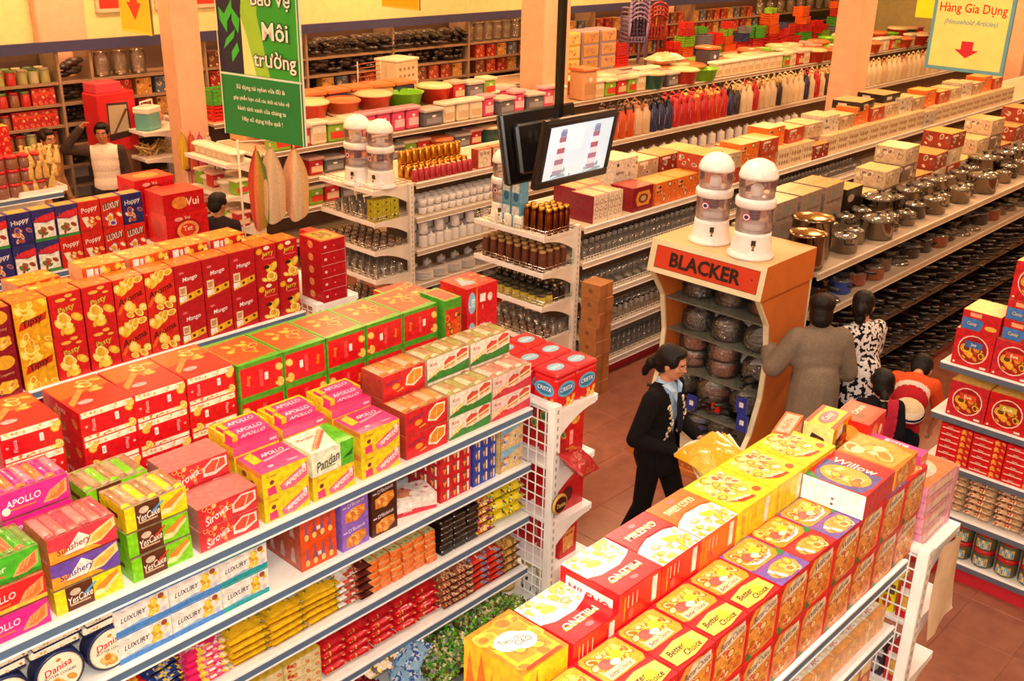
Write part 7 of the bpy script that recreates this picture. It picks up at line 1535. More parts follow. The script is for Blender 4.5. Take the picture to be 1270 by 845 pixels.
# goods on the container row's end rack
wb = basin(.09, .08, 'e8d8c0', 'crm', 'f2e8d4')
for zi, z in enumerate((1.501, 1.151, .801)):
    for i in range(7):
        me, n = ((wb, 'cream bowl'), (PL['gn'][0], 'green plastic box'), (PL['rd'][0], 'red plastic box'))[(i + zi) % 3] if zi else (wb, 'cream bowl')
        put('plastic_tub', me, '%s on the container end rack, %s shelf, %s along' % (n, ('top', 'second', 'third')[zi], od(i + 1)), 'tub', (5.98 + .0 * i, 9.62 + .115 * i if me is wb else 9.62 + .115 * i, z), 0, 'tubs on container end rack') if (me is wb or i % 2 == 0) else None
# ---------- the jars row (y 9.53, far left)
rj = shape([(.05, 0), (.055, .01), (.055, .09), (.048, .1), (.056, .1, 'c82028'), (.056, .125, 'd02830'), (0, .126)], 12, '8a5a48', 'plastic').mesh('redjar')
for i in range(9):
    for tt in range(3): put('sauce_jar', rj, 'brown sauce jar with red lid at far left, %s from left, %s tier' % (od(i + 1), TIER[3][tt]), 'jar', (2.95 + .118 * i - (.0), 9.62, 1.522 + .1265 * tt), 0, 'red lidded sauce jars')
cn = MB('film'); cn.lathe([(.035, 0), (.04, .02), (.03, .1), (.012, .14), (.02, .17)], 7, 'd8b060'); cn = cn.mesh('goldcone')
for i in range(44):
    L = i // 16; put('wrapped_sweet', cn, 'gold wrapped sweet cone in the tray heap, %s' % od(i + 1), 'sweet', (3.98 - .06 * (i % 4) * 1.25 + .04 * L, 9.6 + .085 * ((i // 4) % 4 if L < 2 else (i // 4) % 3), 1.55 + .11 * L), dr.uniform(0, 6), 'gold wrapped sweets', rot=(dr.uniform(-.3, .3), dr.uniform(-.3, .3), 0))
b = MB('paint'); b.box(3.66, 4.09, 9.54, 9.95, 1.522, 1.545, 'f2e8dc'); b.box(3.66, 4.09, 9.53, 9.54, 1.522, 1.57, 'f6eee4'); b.box(4.09, 4.10, 9.53, 9.95, 1.522, 1.57, 'f6eee4'); put('white_tray', b.mesh('tray'), 'white tray holding the gold wrapped sweets', 'tray', (0, 0, 0))
rs = carton(.16, .14, .09, {'all': 'c81c24', 'top': 'f0a040'}, front=[('b', .05, .1, .95, .9, 9, .016, ['e84a38', 'c81c24', 'f09a60'], 2)], right=[('b', .05, .1, .95, .9, 9, .016, ['e84a38', 'f09a60'], 2)]).mesh('redstack')
for i in range(3):
    for tt in range(6): put('candy_box', rs, 'small red candy box in the tall pile at left edge, %s column, %s layer' % (od(i + 1), TIER[6][tt]), 'box', (3.46 + .165 * i, 10.16, 1.522 + .0915 * tt), 0, 'small red candy boxes')
for i in range(3):
    for tt in range(2): put('biscuit_carton', W['rg'], 'red and gold carton on the jars row, %s from left, %s' % (od(i + 1), ('lower', 'upper')[tt]), 'carton', (2.6 + .27 * i, 10.1, 1.522 + .1315 * tt), 0, 'cartons on jars row')
# ================================================================== hanging signs and televisions
def sign(name, label, O, U, H, th, face_layers, base, edge, cat='sign'):
    O = Vector(O); U = Vector(U); V = Vector((0, 0, H)); N = U.cross(V).normalized()
    t = thing(name, label, cat, (0, 0, 0), 0, 'hanging signs')
    b = MB('signface')
    p = [O, O + U, O + U + V, O + V]; q = [x - N * th for x in p]
    b.add([tuple(x) for x in p + q], [(0, 1, 2, 3), (7, 6, 5, 4), (0, 4, 5, 1), (1, 5, 6, 2), (2, 6, 7, 3), (3, 7, 4, 0)], [hx(base)] * 2 + [hx(edge)] * 4); link('board', b.mesh('board'), t)
    b = MB('signface'); b.print(O, U, V, N, face_layers); link('print', b.mesh('print'), t)
    for f in (.2, .8):
        b = MB('steel'); s = O + U * f + V - N * th / 2; b.tube([tuple(s), (s.x, s.y, CEIL)], .004, 5, '888888'); link('hanger', b.mesh('hanger'), t)
    return t
def outl(txt, u, v, h, w, fill, edge, rot=0, d=.006):
    L = [('t', txt, u + a * d, v + b * d * .7, h, w, edge, rot) for a, b in ((-1, 0), (1, 0), (0, 1), (0, -1), (1, -1), (-1, 1))]
    return L + [('t', txt, u, v, h, w, fill, rot)]
GR = [('r', 0, .31, 1, 1, '2fa030'), ('p', [(0, .31), (.42, .31), (.30, .6), (.46, 1), (0, 1)], '221c3c'), ('p', [(.34, .31), (.62, .31), (.50, .6), (.62, 1), (.42, 1), (.30, .6)], '9ccc3c'), ('p', [(.30, .31), (.45, .31), (.36, .5), (.30, .58)], 'e8e890')]
for (a, b_, c, d_) in ((.06, .42, .22, .52), (.08, .52, .2, .66), (.2, .62, .26, .5), (.03, .62, .12, .5), (.16, .36, .24, .46), (.08, .8, .18, .66)):
    GR.append(('p', [(a, b_), ((a + c) / 2 + .06, (b_ + d_) / 2 + .01), (c, d_), ((a + c) / 2 - .04, (b_ + d_) / 2)], '3cb83c'))
GR += [('r', 0, 0, 1, .30, '17803c'), ('r', 0, .298, 1, .308, 'd8e8d0')]
GR += outl('Bảo Vệ', .68, .665, .085, .58, 'f4f0e0', '2a2420') + outl('Môi', .72, .525, .085, .45, 'f4f0e0', '2a2420') + outl('trường', .70, .385, .10, .58, 'f4f0e0', '2a2420')
for k, s_ in enumerate(('Sử dụng túi nylon vừa đủ là', 'góp phần hạn chế rác thải và bảo vệ', 'hành tinh xanh của chúng ta', 'Hãy sử dụng hiệu quả !')): GR.append(('t', s_, .5, .245 - .052 * k, .03, .84 if k < 2 else .7, 'e8ecd8'))
GR += [('r', 0, 0, .012, 1, 'd8dcc8'), ('r', .988, 0, 1, 1, 'd8dcc8')]
sign('hanging_banner', 'green environmental banner with white lettering hanging from the ceiling', (4.32, 7.06, 2.40), (.14, -.82, 0), 1.5, .02, GR, '17803c', 'd8dcc8')
BL = '5b9ab4'
HG = [('r', 0, 0, 1, 1, BL), ('r', .045, .03, .955, .97, 'd6dc86'), ('t', 'Hàng Gia Dụng', .5, .515, .10, .84, 'b82028'), ('t', '(Household Articles)', .5, .405, .055, .66, '5a98b0', 0, .3), ('p', [(.43, .255), (.58, .255), (.58, .185), (.66, .185), (.505, .115), (.35, .185), (.43, .185)], 'b8203a')]
sign('hanging_sign', 'pale green sign with red lettering and arrow, hanging at upper right', (12.72, 5.17, 2.40), (-.03, -.93, 0), 1.35, .03, HG, 'd6dc86', BL)
YS = [('r', 0, 0, 1, 1, 'e8d848'), ('r', .04, .03, .96, .97, 'f2c81c'), ('p', [(.38, .42), (.62, .42), (.62, .28), (.74, .28), (.5, .12), (.26, .28), (.38, .28)], 'd8281c'), ('t', 'Bánh Kẹo', .5, .62, .12, .8, 'b82018')]
sign('hanging_sign', 'yellow sign with red arrow hanging at upper left', (4.5, 8.90, 2.99), (.0, -.52, 0), .9, .02, YS, 'f2c81c', '8a6a30')
sign('hanging_sign', 'yellow sign with red arrow tip above the crates near the top edge', (9.0, 10.78, 2.87), (0, -.72, 0), .9, .02, YS, 'f2c81c', '6a5a50')
sign('hanging_sign', 'plain yellow sign behind the pale green sign', (17, 7.19, 2.62), (0, -.7, 0), 1.0, .02, [('r', .03, .03, .97, .97, 'f2e01c'), ('t', 'Gia Dụng', .5, .6, .1, .8, 'b82018')], 'f2e01c', 'd8e8c0')
sign('hanging_sign', 'flat yellow green sign far behind at top right', (19.5, 9.3, 2.77), (0, -1.3, 0), .9, .02, [('r', .02, .02, .98, .98, 'f2e01c')], 'f2e01c', 'd8e8c0')
# red framed banners on the far wall
for i, (x0, x1) in enumerate(((6.25, 7.0), (7.05, 8.35))):
    t = thing('wall_banner', 'red wall banner in a pale frame, %s of slim pillar' % ('left', 'right')[i], 'banner', (0, 0, 0), 0, 'red wall banners')
    b = MB('paint'); b.box(x0, x1, 12.95, 12.99, 2.76, 3.6, 'd8c8a8'); link('frame', b.mesh('frame'), t)
    b = MB('signface'); b.box(x0 + .04, x1 - .04, 12.945, 12.95, 2.81, 3.56, 'd83828'); link('panel', b.mesh('panel'), t)
# televisions back to back on a ceiling pole
def tv(label, c, face, lit):
    t = thing('television', label, 'television', c, 0 if face < 0 else PI, 'ceiling televisions')
    t.rotation_euler = (math.radians(11), 0, 0 if face < 0 else PI)
    w, h = .74, .47
    b = MB('plastic'); b.bbox(-w/2, w/2, 0, .05, -h/2, h/2, '14100f', b=.012); b.bbox(-w/2 + .08, w/2 - .08, .05, .10, -h/2 + .06, h/2 - .08, '1c1816', b=.015)
    for k in range(7): b.box(-.2 + .06 * k, -.17 + .06 * k, .10, .102, .02, .1, '2c2826')
    b.box(-.1, .1, .10, .12, -.12, -.02, '3a3634'); link('housing', b.mesh('housing'), t)
    b = MB('plastic')
    for x0, x1, z0, z1 in ((-w/2 + .01, w/2 - .01, h/2 - .04, h/2 - .01), (-w/2 + .01, w/2 - .01, -h/2 + .01, -h/2 + .06), (-w/2 + .01, -w/2 + .045, -h/2 + .06, h/2 - .04), (w/2 - .045, w/2 - .01, -h/2 + .06, h/2 - .04)): b.bbox(x0, x1, -.014, 0, z0, z1, '18130f', b=.004)
    link('bezel', b.mesh('bezel'), t)
    b = MB('screen' if lit else 'plastic'); L = [('r', 0, 0, 1, 1, 'c4d8e6' if lit else '0c0c10')]
    if lit:
        L += [('r', 0, 0, 1, .25, 'cfdcE4'), ('r', .0, .5, .55, 1, 'd2e2ee')]
        for x in (.22, .74):
            for k, c_ in enumerate(('988898', 'c8c4ca', '986878', 'd4ccd4', 'a05868', 'd8d8dc', '986474', '7880a0')): L.append(('r', x - .075 + .004 * k, .06 + .105 * k, x + .075 - .004 * k, .16 + .105 * k, c_))
            L += [('r', x - .04, .9, x + .04, .93, '8890a0'), ('p', [(x - .12, .02), (x + .14, .02), (x + .1, .1), (x + .02, .05)], '8a9ca0'), ('p', [(x + .06, .1), (x + .12, .12), (x + .1, .22)], '7a9088')]
        L += [('b', .1, .02, .9, .1, 12, .012, ['8aa0a0', 'a8b8b8', '7a8a90'], 3)]
    b.print((-w/2 + .045, -.002, -h/2 + .06), (w - .09, 0, 0), (0, 0, h - .10), (0, -1, 0), L); link('screen', b.mesh('screen'), t)
    return t
tv('lit flat television showing two striped towers, hanging over the aisle', (5.31, 4.38, 2.56), -1, True)
tv('black back of the second flat television on the ceiling pole', (5.27, 4.70, 2.56), 1, False)
t = thing('ceiling_pole', 'black ceiling pole carrying two televisions', 'pole', (5.30, 4.55, 2.5))
b = MB('plastic'); b.box(-.022, .022, -.022, .022, .0, CEIL - 2.5, '17120f'); link('pole', b.mesh('pole'), t)
b = MB('plastic'); b.box(-.1, .1, -.05, .05, -.05, .1, '1a1512'); link('mount', b.mesh('mount'), t)
# ================================================================== people
def cap(b, p, q, r0, r1, seg=12):
    """tapered capsule with rounded ends"""
    p, q = Vector(p), Vector(q); d = q - p; L = d.length
    if L < 1e-5: d = Vector((0, 0, 1)); L = 1e-5
    R = d.to_track_quat('Z', 'Y').to_matrix().to_4x4()
    prof = [(0.0005, -r0)] + [(r0 * math.cos(a), r0 * math.sin(a)) for a in (-1.1, -.6)] + [(r0, 0), (r1, L)] + [(r1 * math.cos(a), L + r1 * math.sin(a)) for a in (.6, 1.1)] + [(0.0005, L + r1)]
    b.lathe(prof, seg, 'fff', M=Matrix.Translation(p) @ R)
def ell(b, c, r, rot=None):
    M = Matrix.Translation(Vector(c))
    if rot: M = M @ Matrix.Rotation(rot[2], 4, 'Z') @ Matrix.Rotation(rot[0], 4, 'X') @ Matrix.Rotation(rot[1], 4, 'Y')
    b.ball((0, 0, 0), r, 'fff', None, 16, 10, M=M)
def fuse(b, name, col, m, voxel=.012, smooth=3, colfn=None):
    me0 = b.mesh('tmp'); o = bpy.data.objects.new('tmp', me0); C.objects.link(o)
    md = o.modifiers.new('r', 'REMESH'); md.mode = 'VOXEL'; md.voxel_size = voxel
    ms = o.modifiers.new('s', 'SMOOTH'); ms.factor = .5; ms.iterations = smooth
    dg = bpy.context.evaluated_depsgraph_get(); dg.update()
    me = bpy.data.meshes.new_from_object(o.evaluated_get(dg)); me.name = name
    bpy.data.objects.remove(o); bpy.data.meshes.remove(me0)
    me.materials.clear(); me.materials.append(MATS[m])
    at = me.attributes.get('Col')
    if at: me.attributes.remove(at)
    at = me.attributes.new('Col', 'FLOAT_COLOR', 'FACE')
    flat = []
    base = hx(col)
    for p in me.polygons:
        flat += (hx(colfn(p.center)) if colfn else base)
        p.use_smooth = True
    at.data.foreach_set('color', flat)
    return me
def hand(b, w, d, up, grip=.5, s=1.0, side=1):
    """palm and five fingers from wrist w along d; up = back of the hand"""
    w = Vector(w); d = Vector(d).normalized(); up = Vector(up); up = (up - d * up.dot(d)).normalized(); x = d.cross(up) * side
    cap(b, w, w + d * .03 * s, .024 * s, .03 * s)
    for k, l in ((-.5, .9), (-.17, 1.0), (.17, .97), (.5, .8)):
        p0 = w + d * .035 * s + x * k * .045 * s; p1 = p0 + d * .045 * s
        cap(b, p0, p1, .0135 * s, .0115 * s, 8)
        d1 = (d * math.cos(grip) - up * math.sin(grip)); p2 = p1 + d1 * .034 * l * s; cap(b, p1, p2, .0105 * s, .009 * s, 8)
        d2 = (d * math.cos(grip * 1.9) - up * math.sin(grip * 1.9)); p3 = p2 + d2 * .026 * l * s; cap(b, p2, p3, .009 * s, .0075 * s, 8)
    t0 = w + d * .012 * s - x * .022 * s; t1 = t0 + (d * .6 - x * .8).normalized() * .04 * s; cap(b, t0, t1, .0125 * s, .011 * s, 8)
    t2 = t1 + (d * .95 - x * .1 - up * .3 * grip).normalized() * .032 * s; cap(b, t1, t2, .0105 * s, .008 * s, 8)
def head(b, c, f, s=1.0, tilt=0.0):
    """c centre, f facing (unit, local); returns frame"""
    f = Vector(f).normalized(); z = Vector((0, 0, 1)); z = (z - f * z.dot(f)).normalized(); x = f.cross(z)
    M = Matrix.Translation(Vector(c)) @ Matrix(((x.x, f.x, z.x, 0), (x.y, f.y, z.y, 0), (x.z, f.z, z.z, 0), (0, 0, 0, 1)))
    def e(p, r): b.ball((0, 0, 0), [q * s for q in r], 'fff', None, 14, 9, M=M @ Matrix.Translation(Vector(p) * s))
    e((0, -.008, .022), (.074, .09, .088)); e((0, .022, -.03), (.058, .066, .078)); e((0, .052, -.078), (.028, .026, .024)); e((.036, .05, -.02), (.026, .026, .026)); e((-.036, .05, -.02), (.026, .026, .026))
    e((0, .094, -.022), (.013, .016, .013)); e((0, .086, 0.0), (.009, .013, .026)); e((0, .078, -.052), (.022, .013, .008)); e((.075, -.005, -.01), (.01, .018, .028)); e((-.075, -.005, -.01), (.01, .018, .028)); e((0, .07, .03), (.05, .018, .012))
    return M, s
def face_bits(o, Ms, brow='1a1210'):
    M, s = Ms
    b = MB('plastic')
    for k in (-1, 1): b.ball((0, 0, 0), (.0125 * s, .006 * s, .0065 * s), 'e8e0d8', None, 10, 6, M=M @ Matrix.Translation(Vector((k * .031, .0745, .004)) * s))
    for k in (-1, 1): b.ball((0, 0, 0), (.0058 * s, .004 * s, .0058 * s), '1a0e0a', None, 8, 5, M=M @ Matrix.Translation(Vector((k * .031, .0785, .004)) * s))
    e = link('eyes', b.mesh('eyes'), o)
    b = MB('hair')
    for k in (-1, 1): b.tube([tuple(M @ (Vector((k * x, y, z)) * s)) for x, y, z in ((.014, .086, .022), (.032, .083, .027), (.048, .07, .022))], .004 * s, 5, brow)
    link('eyebrows', b.mesh('eyebrows'), o)
    b = MB('skin'); b.ball((0, 0, 0), (.021 * s, .006 * s, .0055 * s), 'a8504a', None, 10, 6, M=M @ Matrix.Translation(Vector((0, .0875, -.05)) * s)); b.ball((0, 0, 0), (.017 * s, .006 * s, .006 * s), 'b85a52', None, 10, 6, M=M @ Matrix.Translation(Vector((0, .086, -.058)) * s)); link('lips', b.mesh('lips'), o)
def hair_cap(o, Ms, extra=None, col='120c0b', low=-.06, nm='hair', front=.055, vox=.009):
    M, s = Ms; b = MB('hair')
    def e(p, r): b.ball((0, 0, 0), [q * s for q in r], 'fff', None, 14, 9, M=M @ Matrix.Translation(Vector(p) * s))
    e((0, -.022, .038), (.085, .092, .085)); e((0, -.05, -.01), (.08, .06, .08)); e((0, .03, .085), (.062, .05, .035)); e((.062, .0, .03), (.024, .055, .05)); e((-.062, .0, .03), (.024, .055, .05))
    if extra: extra(b, e, M, s)
    link(nm, fuse(b, nm, col, 'hair', vox * s, 2), o)
SK = 'c88a68'
def body_core(b, J, s=1.0, legs=True):
    """torso, neck, limbs (bare), from joints"""
    V = {k: Vector(v) for k, v in J.items()}
    cap(b, V['neck'], V['head'] - (V['head'] - V['neck']) * .25, .05 * s, .046 * s)
    cap(b, V['chest'], V['neck'], .075 * s, .055 * s); cap(b, V['pelvis'], V['chest'], .08 * s, .08 * s)
    for k in 'lr':
        cap(b, V['sh' + k], V['el' + k], .044 * s, .036 * s); cap(b, V['el' + k], V['wr' + k], .036 * s, .025 * s)
        cap(b, V['chest'] * .3 + V['neck'] * .7, V['sh' + k], .055 * s, .05 * s)
        if legs: cap(b, V['hip' + k], V['kn' + k], .072 * s, .05 * s); cap(b, V['kn' + k], V['an' + k], .05 * s, .034 * s); cap(b, V['an' + k] + Vector((0, 0, -.03)), V['toe' + k], .032 * s, .026 * s)
def torso(b, J, s=1.0, bulk=1.0, w=.16, hem=None):
    V = {k: Vector(v) for k, v in J.items()}
    ax = (V['shl'] - V['shr']); ax.z *= .3; ax.normalize(); up = (V['neck'] - V['pelvis']).normalized(); fw = ax.cross(up)
    def slab(c, rx, ry, rz):
        M = Matrix(((ax.x, fw.x, up.x, c.x), (ax.y, fw.y, up.y, c.y), (ax.z, fw.z, up.z, c.z), (0, 0, 0, 1)))
        b.ball((0, 0, 0), (rx, ry, rz), 'fff', None, 16, 10, M=M)
    n, p = V['neck'], V['pelvis']
    slab(n + (p - n) * .22, w * 1.08 * s * bulk, .105 * s * bulk, .15 * s); slab(n + (p - n) * .42, w * .98 * s * bulk, .11 * s * bulk, .17 * s); slab(n + (p - n) * .65, w * .88 * s * bulk, .1 * s * bulk, .16 * s); slab(n + (p - n) * .93, w * .96 * s * bulk, .112 * s * bulk, .15 * s)
    for k in 'lr': cap(b, n + (p - n) * .12, V['sh' + k], .06 * s * bulk, .062 * s * bulk)
def sleeve(b, J, k, s=1.0, r=(.066, .056, .046), to=1.0):
    V = {q: Vector(v) for q, v in J.items()}
    cap(b, V['sh' + k], V['el' + k], r[0] * s, r[1] * s)
    if to > 0: cap(b, V['el' + k], V['el' + k] + (V['wr' + k] - V['el' + k]) * to, r[1] * s, r[2] * s)
def trousers(b, J, s=1.0, r=(.095, .068, .06), to=1.0):
    V = {q: Vector(v) for q, v in J.items()}
    M = Matrix.Translation(V['pelvis']); b.ball((0, 0, 0), (.158 * s, .115 * s, .12 * s), 'fff', None, 16, 10, M=M @ Matrix.Rotation(math.atan2((V['hipl'] - V['hipr']).y, (V['hipl'] - V['hipr']).x), 4, 'Z'))
    for k in 'lr':
        cap(b, V['hip' + k], V['kn' + k], r[0] * s, r[1] * s); cap(b, V['kn' + k], V['kn' + k] + (V['an' + k] - V['kn' + k]) * to, r[1] * s, r[2] * s)
def shoe(o, J, k, s=1.0, c='1a1414'):
    V = {q: Vector(v) for q, v in J.items()}; a, t_ = V['an' + k], V['toe' + k]
    b = MB('plastic'); d = (t_ - a); d.z = 0; d.normalize()
    cap(b, Vector((a.x, a.y, .035 * s)) - d * .02, Vector((t_.x, t_.y, .03 * s)) + d * .02, .036 * s, .03 * s); b.box(-.001, .001, -.001, .001, .02, .03, c)
    link('shoe', fuse(b, 'shoe', c, 'plastic', .01, 2), o)
def stand(h=1.55, lean=0.0, step=0.0):
    """standing pose facing +y local"""
    k = h / 1.6
    J = dict(head=(0, .02 + lean, 1.49), neck=(0, lean * .8, 1.33), chest=(0, lean * .5, 1.17), pelvis=(0, 0, .88), shl=(-.165, lean * .7, 1.29), shr=(.165, lean * .7, 1.29), ell=(-.21, -.03, 1.03), elr=(.21, -.03, 1.03), wrl=(-.2, .06, .8), wrr=(.2, .06, .8),
             hipl=(-.085, 0, .84), hipr=(.085, 0, .84), knl=(-.09, .03 + step, .46), knr=(.09, .03 - step * .6, .46), anl=(-.09, step * 1.6, .09), anr=(.09, -step * 1.6, .09), toel=(-.1, .12 + step * 1.6, .03), toer=(.1, .12 - step * 1.6, .03))
    return {q: tuple(c * k for c in v) for q, v in J.items()}, k

# ---------- staff member with the yellow bags
o = thing('person', 'shop worker in black cardigan over pale blue shirt, holding yellow bags', 'person', (4.97, 3.33, 0), PI + .18)
J, k = stand(1.57, .02, .11)
J.update(elr=(.24, -.05, 1.0), wrr=(.10, .20, .93), ell=(-.22, .03, 1.0), wrl=(-.10, .25, .95), head=(0.0, .05, 1.462))
b = MB('skin'); body_core(b, J, .93); Mh = head(b, J['head'], (-.18, .93, -.22), .98)
hand(b, J['wrr'], (-.35, .85, -.1), (.6, .2, .7), .9, .95, 1); hand(b, J['wrl'], (.3, .9, -.15), (-.5, .2, .8), .9, .95, -1)
bd = link('body', fuse(b, 'body', SK, 'skin', .0065, 2), o); face_bits(o, Mh)
def pony(b, e, M, s): e((0, -.125, -.055), (.036, .034, .05)); e((0, -.14, -.11), (.028, .026, .05)); e((0, -.1, -.01), (.03, .03, .03))
hair_cap(o, Mh, pony)
b = MB('plastic'); b.ball((0, 0, 0), (.026, .014, .026), 'd8c8c0', None, 10, 6, M=Mh[0] @ Matrix.Translation((0, -.108, -.03))); link('hair_tie', b.mesh('hair_tie'), o)
b = MB('cloth'); torso(b, J, .9, .98); cap(b, Vector(J['neck']) + Vector((0, 0, -.05)), Vector(J['neck']) + Vector((0, .0, .0)), .085, .066)
shirt = link('shirt', fuse(b, 'shirt', 'a8c8ea', 'cloth', .011, 3), o)
b = MB('cloth')
for sgn in (-1, 1):      # collar flaps
    n = Vector(J['neck']); b.add([tuple(n + Vector(p)) for p in ((sgn * .02, .10, -.10), (sgn * .075, .085, .0), (sgn * .085, .02, .03), (sgn * .06, .05, .04), (sgn * .03, .10, -.01))], [(0, 1, 2, 3, 4)], 'b8d4f0')
    b.add([tuple(n + Vector(p)) for p in ((sgn * .02, .104, -.10), (sgn * .075, .089, .0), (sgn * .085, .022, .034), (sgn * .06, .052, .044), (sgn * .03, .104, -.01))], [(4, 3, 2, 1, 0)], 'b8d4f0')
link('collar', b.mesh('collar'), o)
b = MB('cloth'); n = Vector(J['neck']); b.add([tuple(n + Vector(p)) for p in ((-.02, .108, -.03), (.02, .108, -.03), (.03, .122, -.12), (.036, .135, -.26), (0, .138, -.30), (-.036, .135, -.26), (-.03, .122, -.12))] + [tuple(n + Vector((p[0], p[1] - .012, p[2]))) for p in ((-.02, .108, -.03), (.02, .108, -.03), (.03, .122, -.12), (.036, .135, -.26), (0, .138, -.30), (-.036, .135, -.26), (-.03, .122, -.12))], [(6, 5, 4, 3, 2, 1, 0), (7, 8, 9, 10, 11, 12, 13)] + [(i, (i + 1) % 7, 7 + (i + 1) % 7, 7 + i) for i in range(7)], '1c1c2c'); link('neck_tie', b.mesh('neck_tie'), o)
b = MB('cloth'); torso(b, J, .93, 1.02); sleeve(b, J, 'l', .95, to=.82); sleeve(b, J, 'r', .95, to=.82)
cap(b, Vector(J['pelvis']) + Vector((0, 0, -.06)), Vector(J['pelvis']) + Vector((0, 0, .1)), .15, .14)
me = fuse(b, 'cardigan', '151112', 'cloth', .011, 3)
bmx = bmesh.new(); bmx.from_mesh(me)          # open front: a V from neck to waist
kill = [f for f in bmx.faces if f.calc_center_median().y > .0 and abs(f.calc_center_median().x + .0) < max(.02, .075 * (f.calc_center_median().z - .78) / .5) and .8 < f.calc_center_median().z < 1.34 and f.calc_center_median().y > .045]
bmesh.ops.delete(bmx, geom=kill, context='FACES'); bmx.to_mesh(me); bmx.free()
link('cardigan', me, o)
b = MB('cloth')
dr2 = random.Random(2)
for sgn in (-1, 1):
    for q in range(6):      # pale printed letters down each front edge
        z = 1.20 - .045 * q; w = .04 - .002 * q
        c0 = Vector((sgn * (.095), .118 - .012 * abs(q - 2), z))
        b.tube([tuple(c0 + Vector((w * .5 * math.cos(a), .012 - .004 * abs(math.cos(a)), w * .5 * math.sin(a)))) for a in [x * .9 + q for x in range(6)]], .006, 5, 'd8b888' if q % 2 else 'e8d8c0')
link('printed_letters', b.mesh('letters'), o)
b = MB('plastic'); b.box(-.075, -.015, .122, .127, 1.06, 1.10, 'd8dce8'); link('name_badge', b.mesh('badge2'), o)
b = MB('cloth'); trousers(b, J, .93, (.09, .068, .07), .98); link('trousers', fuse(b, 'trousers', '110e10', 'cloth', .012, 3), o)
for kk in 'lr': shoe(o, J, kk, .9)
# yellow bags in her hands
def sheetbag(nm, c, w, l, seed, c2=None):
    rd = random.Random(seed); b = MB('film'); v = []; n = 8
    for s_ in (0, 1):
        for j in range(n + 1):
            for i in range(n + 1): v.append(((i / n - .5) * w, (j / n - .5) * l, .012 * math.sin(i * 1.1 + seed) * math.cos(j * .8) - .05 * (j / n) ** 2 - .03 * abs(i / n - .5) + s_ * .006))
    k_ = (n + 1) ** 2; f = []
    for s_ in (0, 1):
        for j in range(n):
            for i in range(n):
                q = (s_ * k_ + j * (n + 1) + i, s_ * k_ + j * (n + 1) + i + 1, s_ * k_ + (j + 1) * (n + 1) + i + 1, s_ * k_ + (j + 1) * (n + 1) + i); f.append(q if s_ else q[::-1])
    b.add(v, f, c, 'film', True); return b.mesh(nm)
ybag = sheetbag('ybag', 'f2b00c', .36, .30, 1); wbag = sheetbag('wbag', 'f4e8d0', .36, .32, 2)
for i, (me, n, dz) in enumerate(((wbag, 'white shopping bag lowest in the worker hands', -.03), (ybag, 'yellow shopping bag in the middle of the sheaf', -.012), (wbag, 'white shopping bag showing between yellow ones', .004), (ybag, 'yellow shopping bag topmost in the worker hands', .02))):
    put('shopping_bag', me, n, 'bag', (5.04 - .03 * i, 2.95 - .012 * i, .975 + dz), .5 + .12 * i, 'bags in the worker hands', rot=(.0, .12, 2.6 + .14 * i))

# ---------- shopper in a grey coat, seen from behind
o = thing('person', 'shopper in grey brown coat seen from behind at the pots', 'person', (6.50, 3.05, 0), -.75)
J, k = stand(1.55, .05)
J.update(ell=(-.30, .06, 1.02), wrl=(-.29, .21, 1.10), elr=(.25, .05, .98), wrr=(.16, .22, .92))
b = MB('skin'); body_core(b, J, .95); Mh = head(b, J['head'], (.25, .9, -.3), 1.0); hand(b, J['wrl'], (0, 1, .1), (-.3, .2, .9), .7, .95, -1); hand(b, J['wrr'], (-.3, .9, 0), (.4, .2, .9), .7, .95, 1)
link('body', fuse(b, 'body', SK, 'skin', .009, 2), o); face_bits(o, Mh)
def bob(b, e, M, s): e((0, -.045, -.05), (.082, .062, .07)); e((.05, -.02, -.03), (.035, .055, .06)); e((-.05, -.02, -.03), (.035, .055, .06)); e((0, -.03, .06), (.095, .095, .075))
hair_cap(o, Mh, bob, '1c1210')
b = MB('cloth'); torso(b, J, 1.08, 1.12); sleeve(b, J, 'l', 1.15, (.075, .068, .062), .85); sleeve(b, J, 'r', 1.15, (.075, .068, .062), .85); cap(b, Vector(J['pelvis']) + Vector((0, 0, -.2)), Vector(J['pelvis']) + Vector((0, 0, .1)), .19, .175); cap(b, Vector(J['neck']) + Vector((0, -.01, -.03)), Vector(J['neck']) + Vector((0, 0, .03)), .09, .08)
link('coat', fuse(b, 'coat', '847464', 'cloth', .012, 3), o)
b = MB('cloth'); trousers(b, J, .95); link('trousers', fuse(b, 'trousers', '2a2422', 'cloth', .014, 3), o)
for kk in 'lr': shoe(o, J, kk, .95)
# ---------- shopper in black and white print
o = thing('person', 'shopper in a black and white print blouse beside the grey coat', 'person', (6.98, 2.93, 0), -.35)
J, k = stand(1.5, .06)
J.update(elr=(.22, .1, 1.0), wrr=(.14, .3, 1.0), ell=(-.2, .1, .98), wrl=(-.12, .3, 1.0))
b = MB('skin'); body_core(b, J, .9); Mh = head(b, J['head'], (.75, .6, -.3), .97); hand(b, J['wrr'], (-.2, .95, 0), (.3, .2, .9), .6, .9, 1); hand(b, J['wrl'], (.2, .95, 0), (-.3, .2, .9), .6, .9, -1)
link('body', fuse(b, 'body', SK, 'skin', .009, 2), o); face_bits(o, Mh)
def bun(b, e, M, s): e((0, -.12, -.03), (.05, .045, .055)); e((0, -.1, -.09), (.045, .035, .06))
hair_cap(o, Mh, bun, '140e0c')
rdp = random.Random(3); from mathutils import noise as mnoise
b = MB('cloth'); torso(b, J, .97, 1.02); sleeve(b, J, 'l', 1.0); sleeve(b, J, 'r', 1.0); cap(b, Vector(J['pelvis']) + Vector((0, 0, -.12)), Vector(J['pelvis']) + Vector((0, 0, .1)), .165, .15)
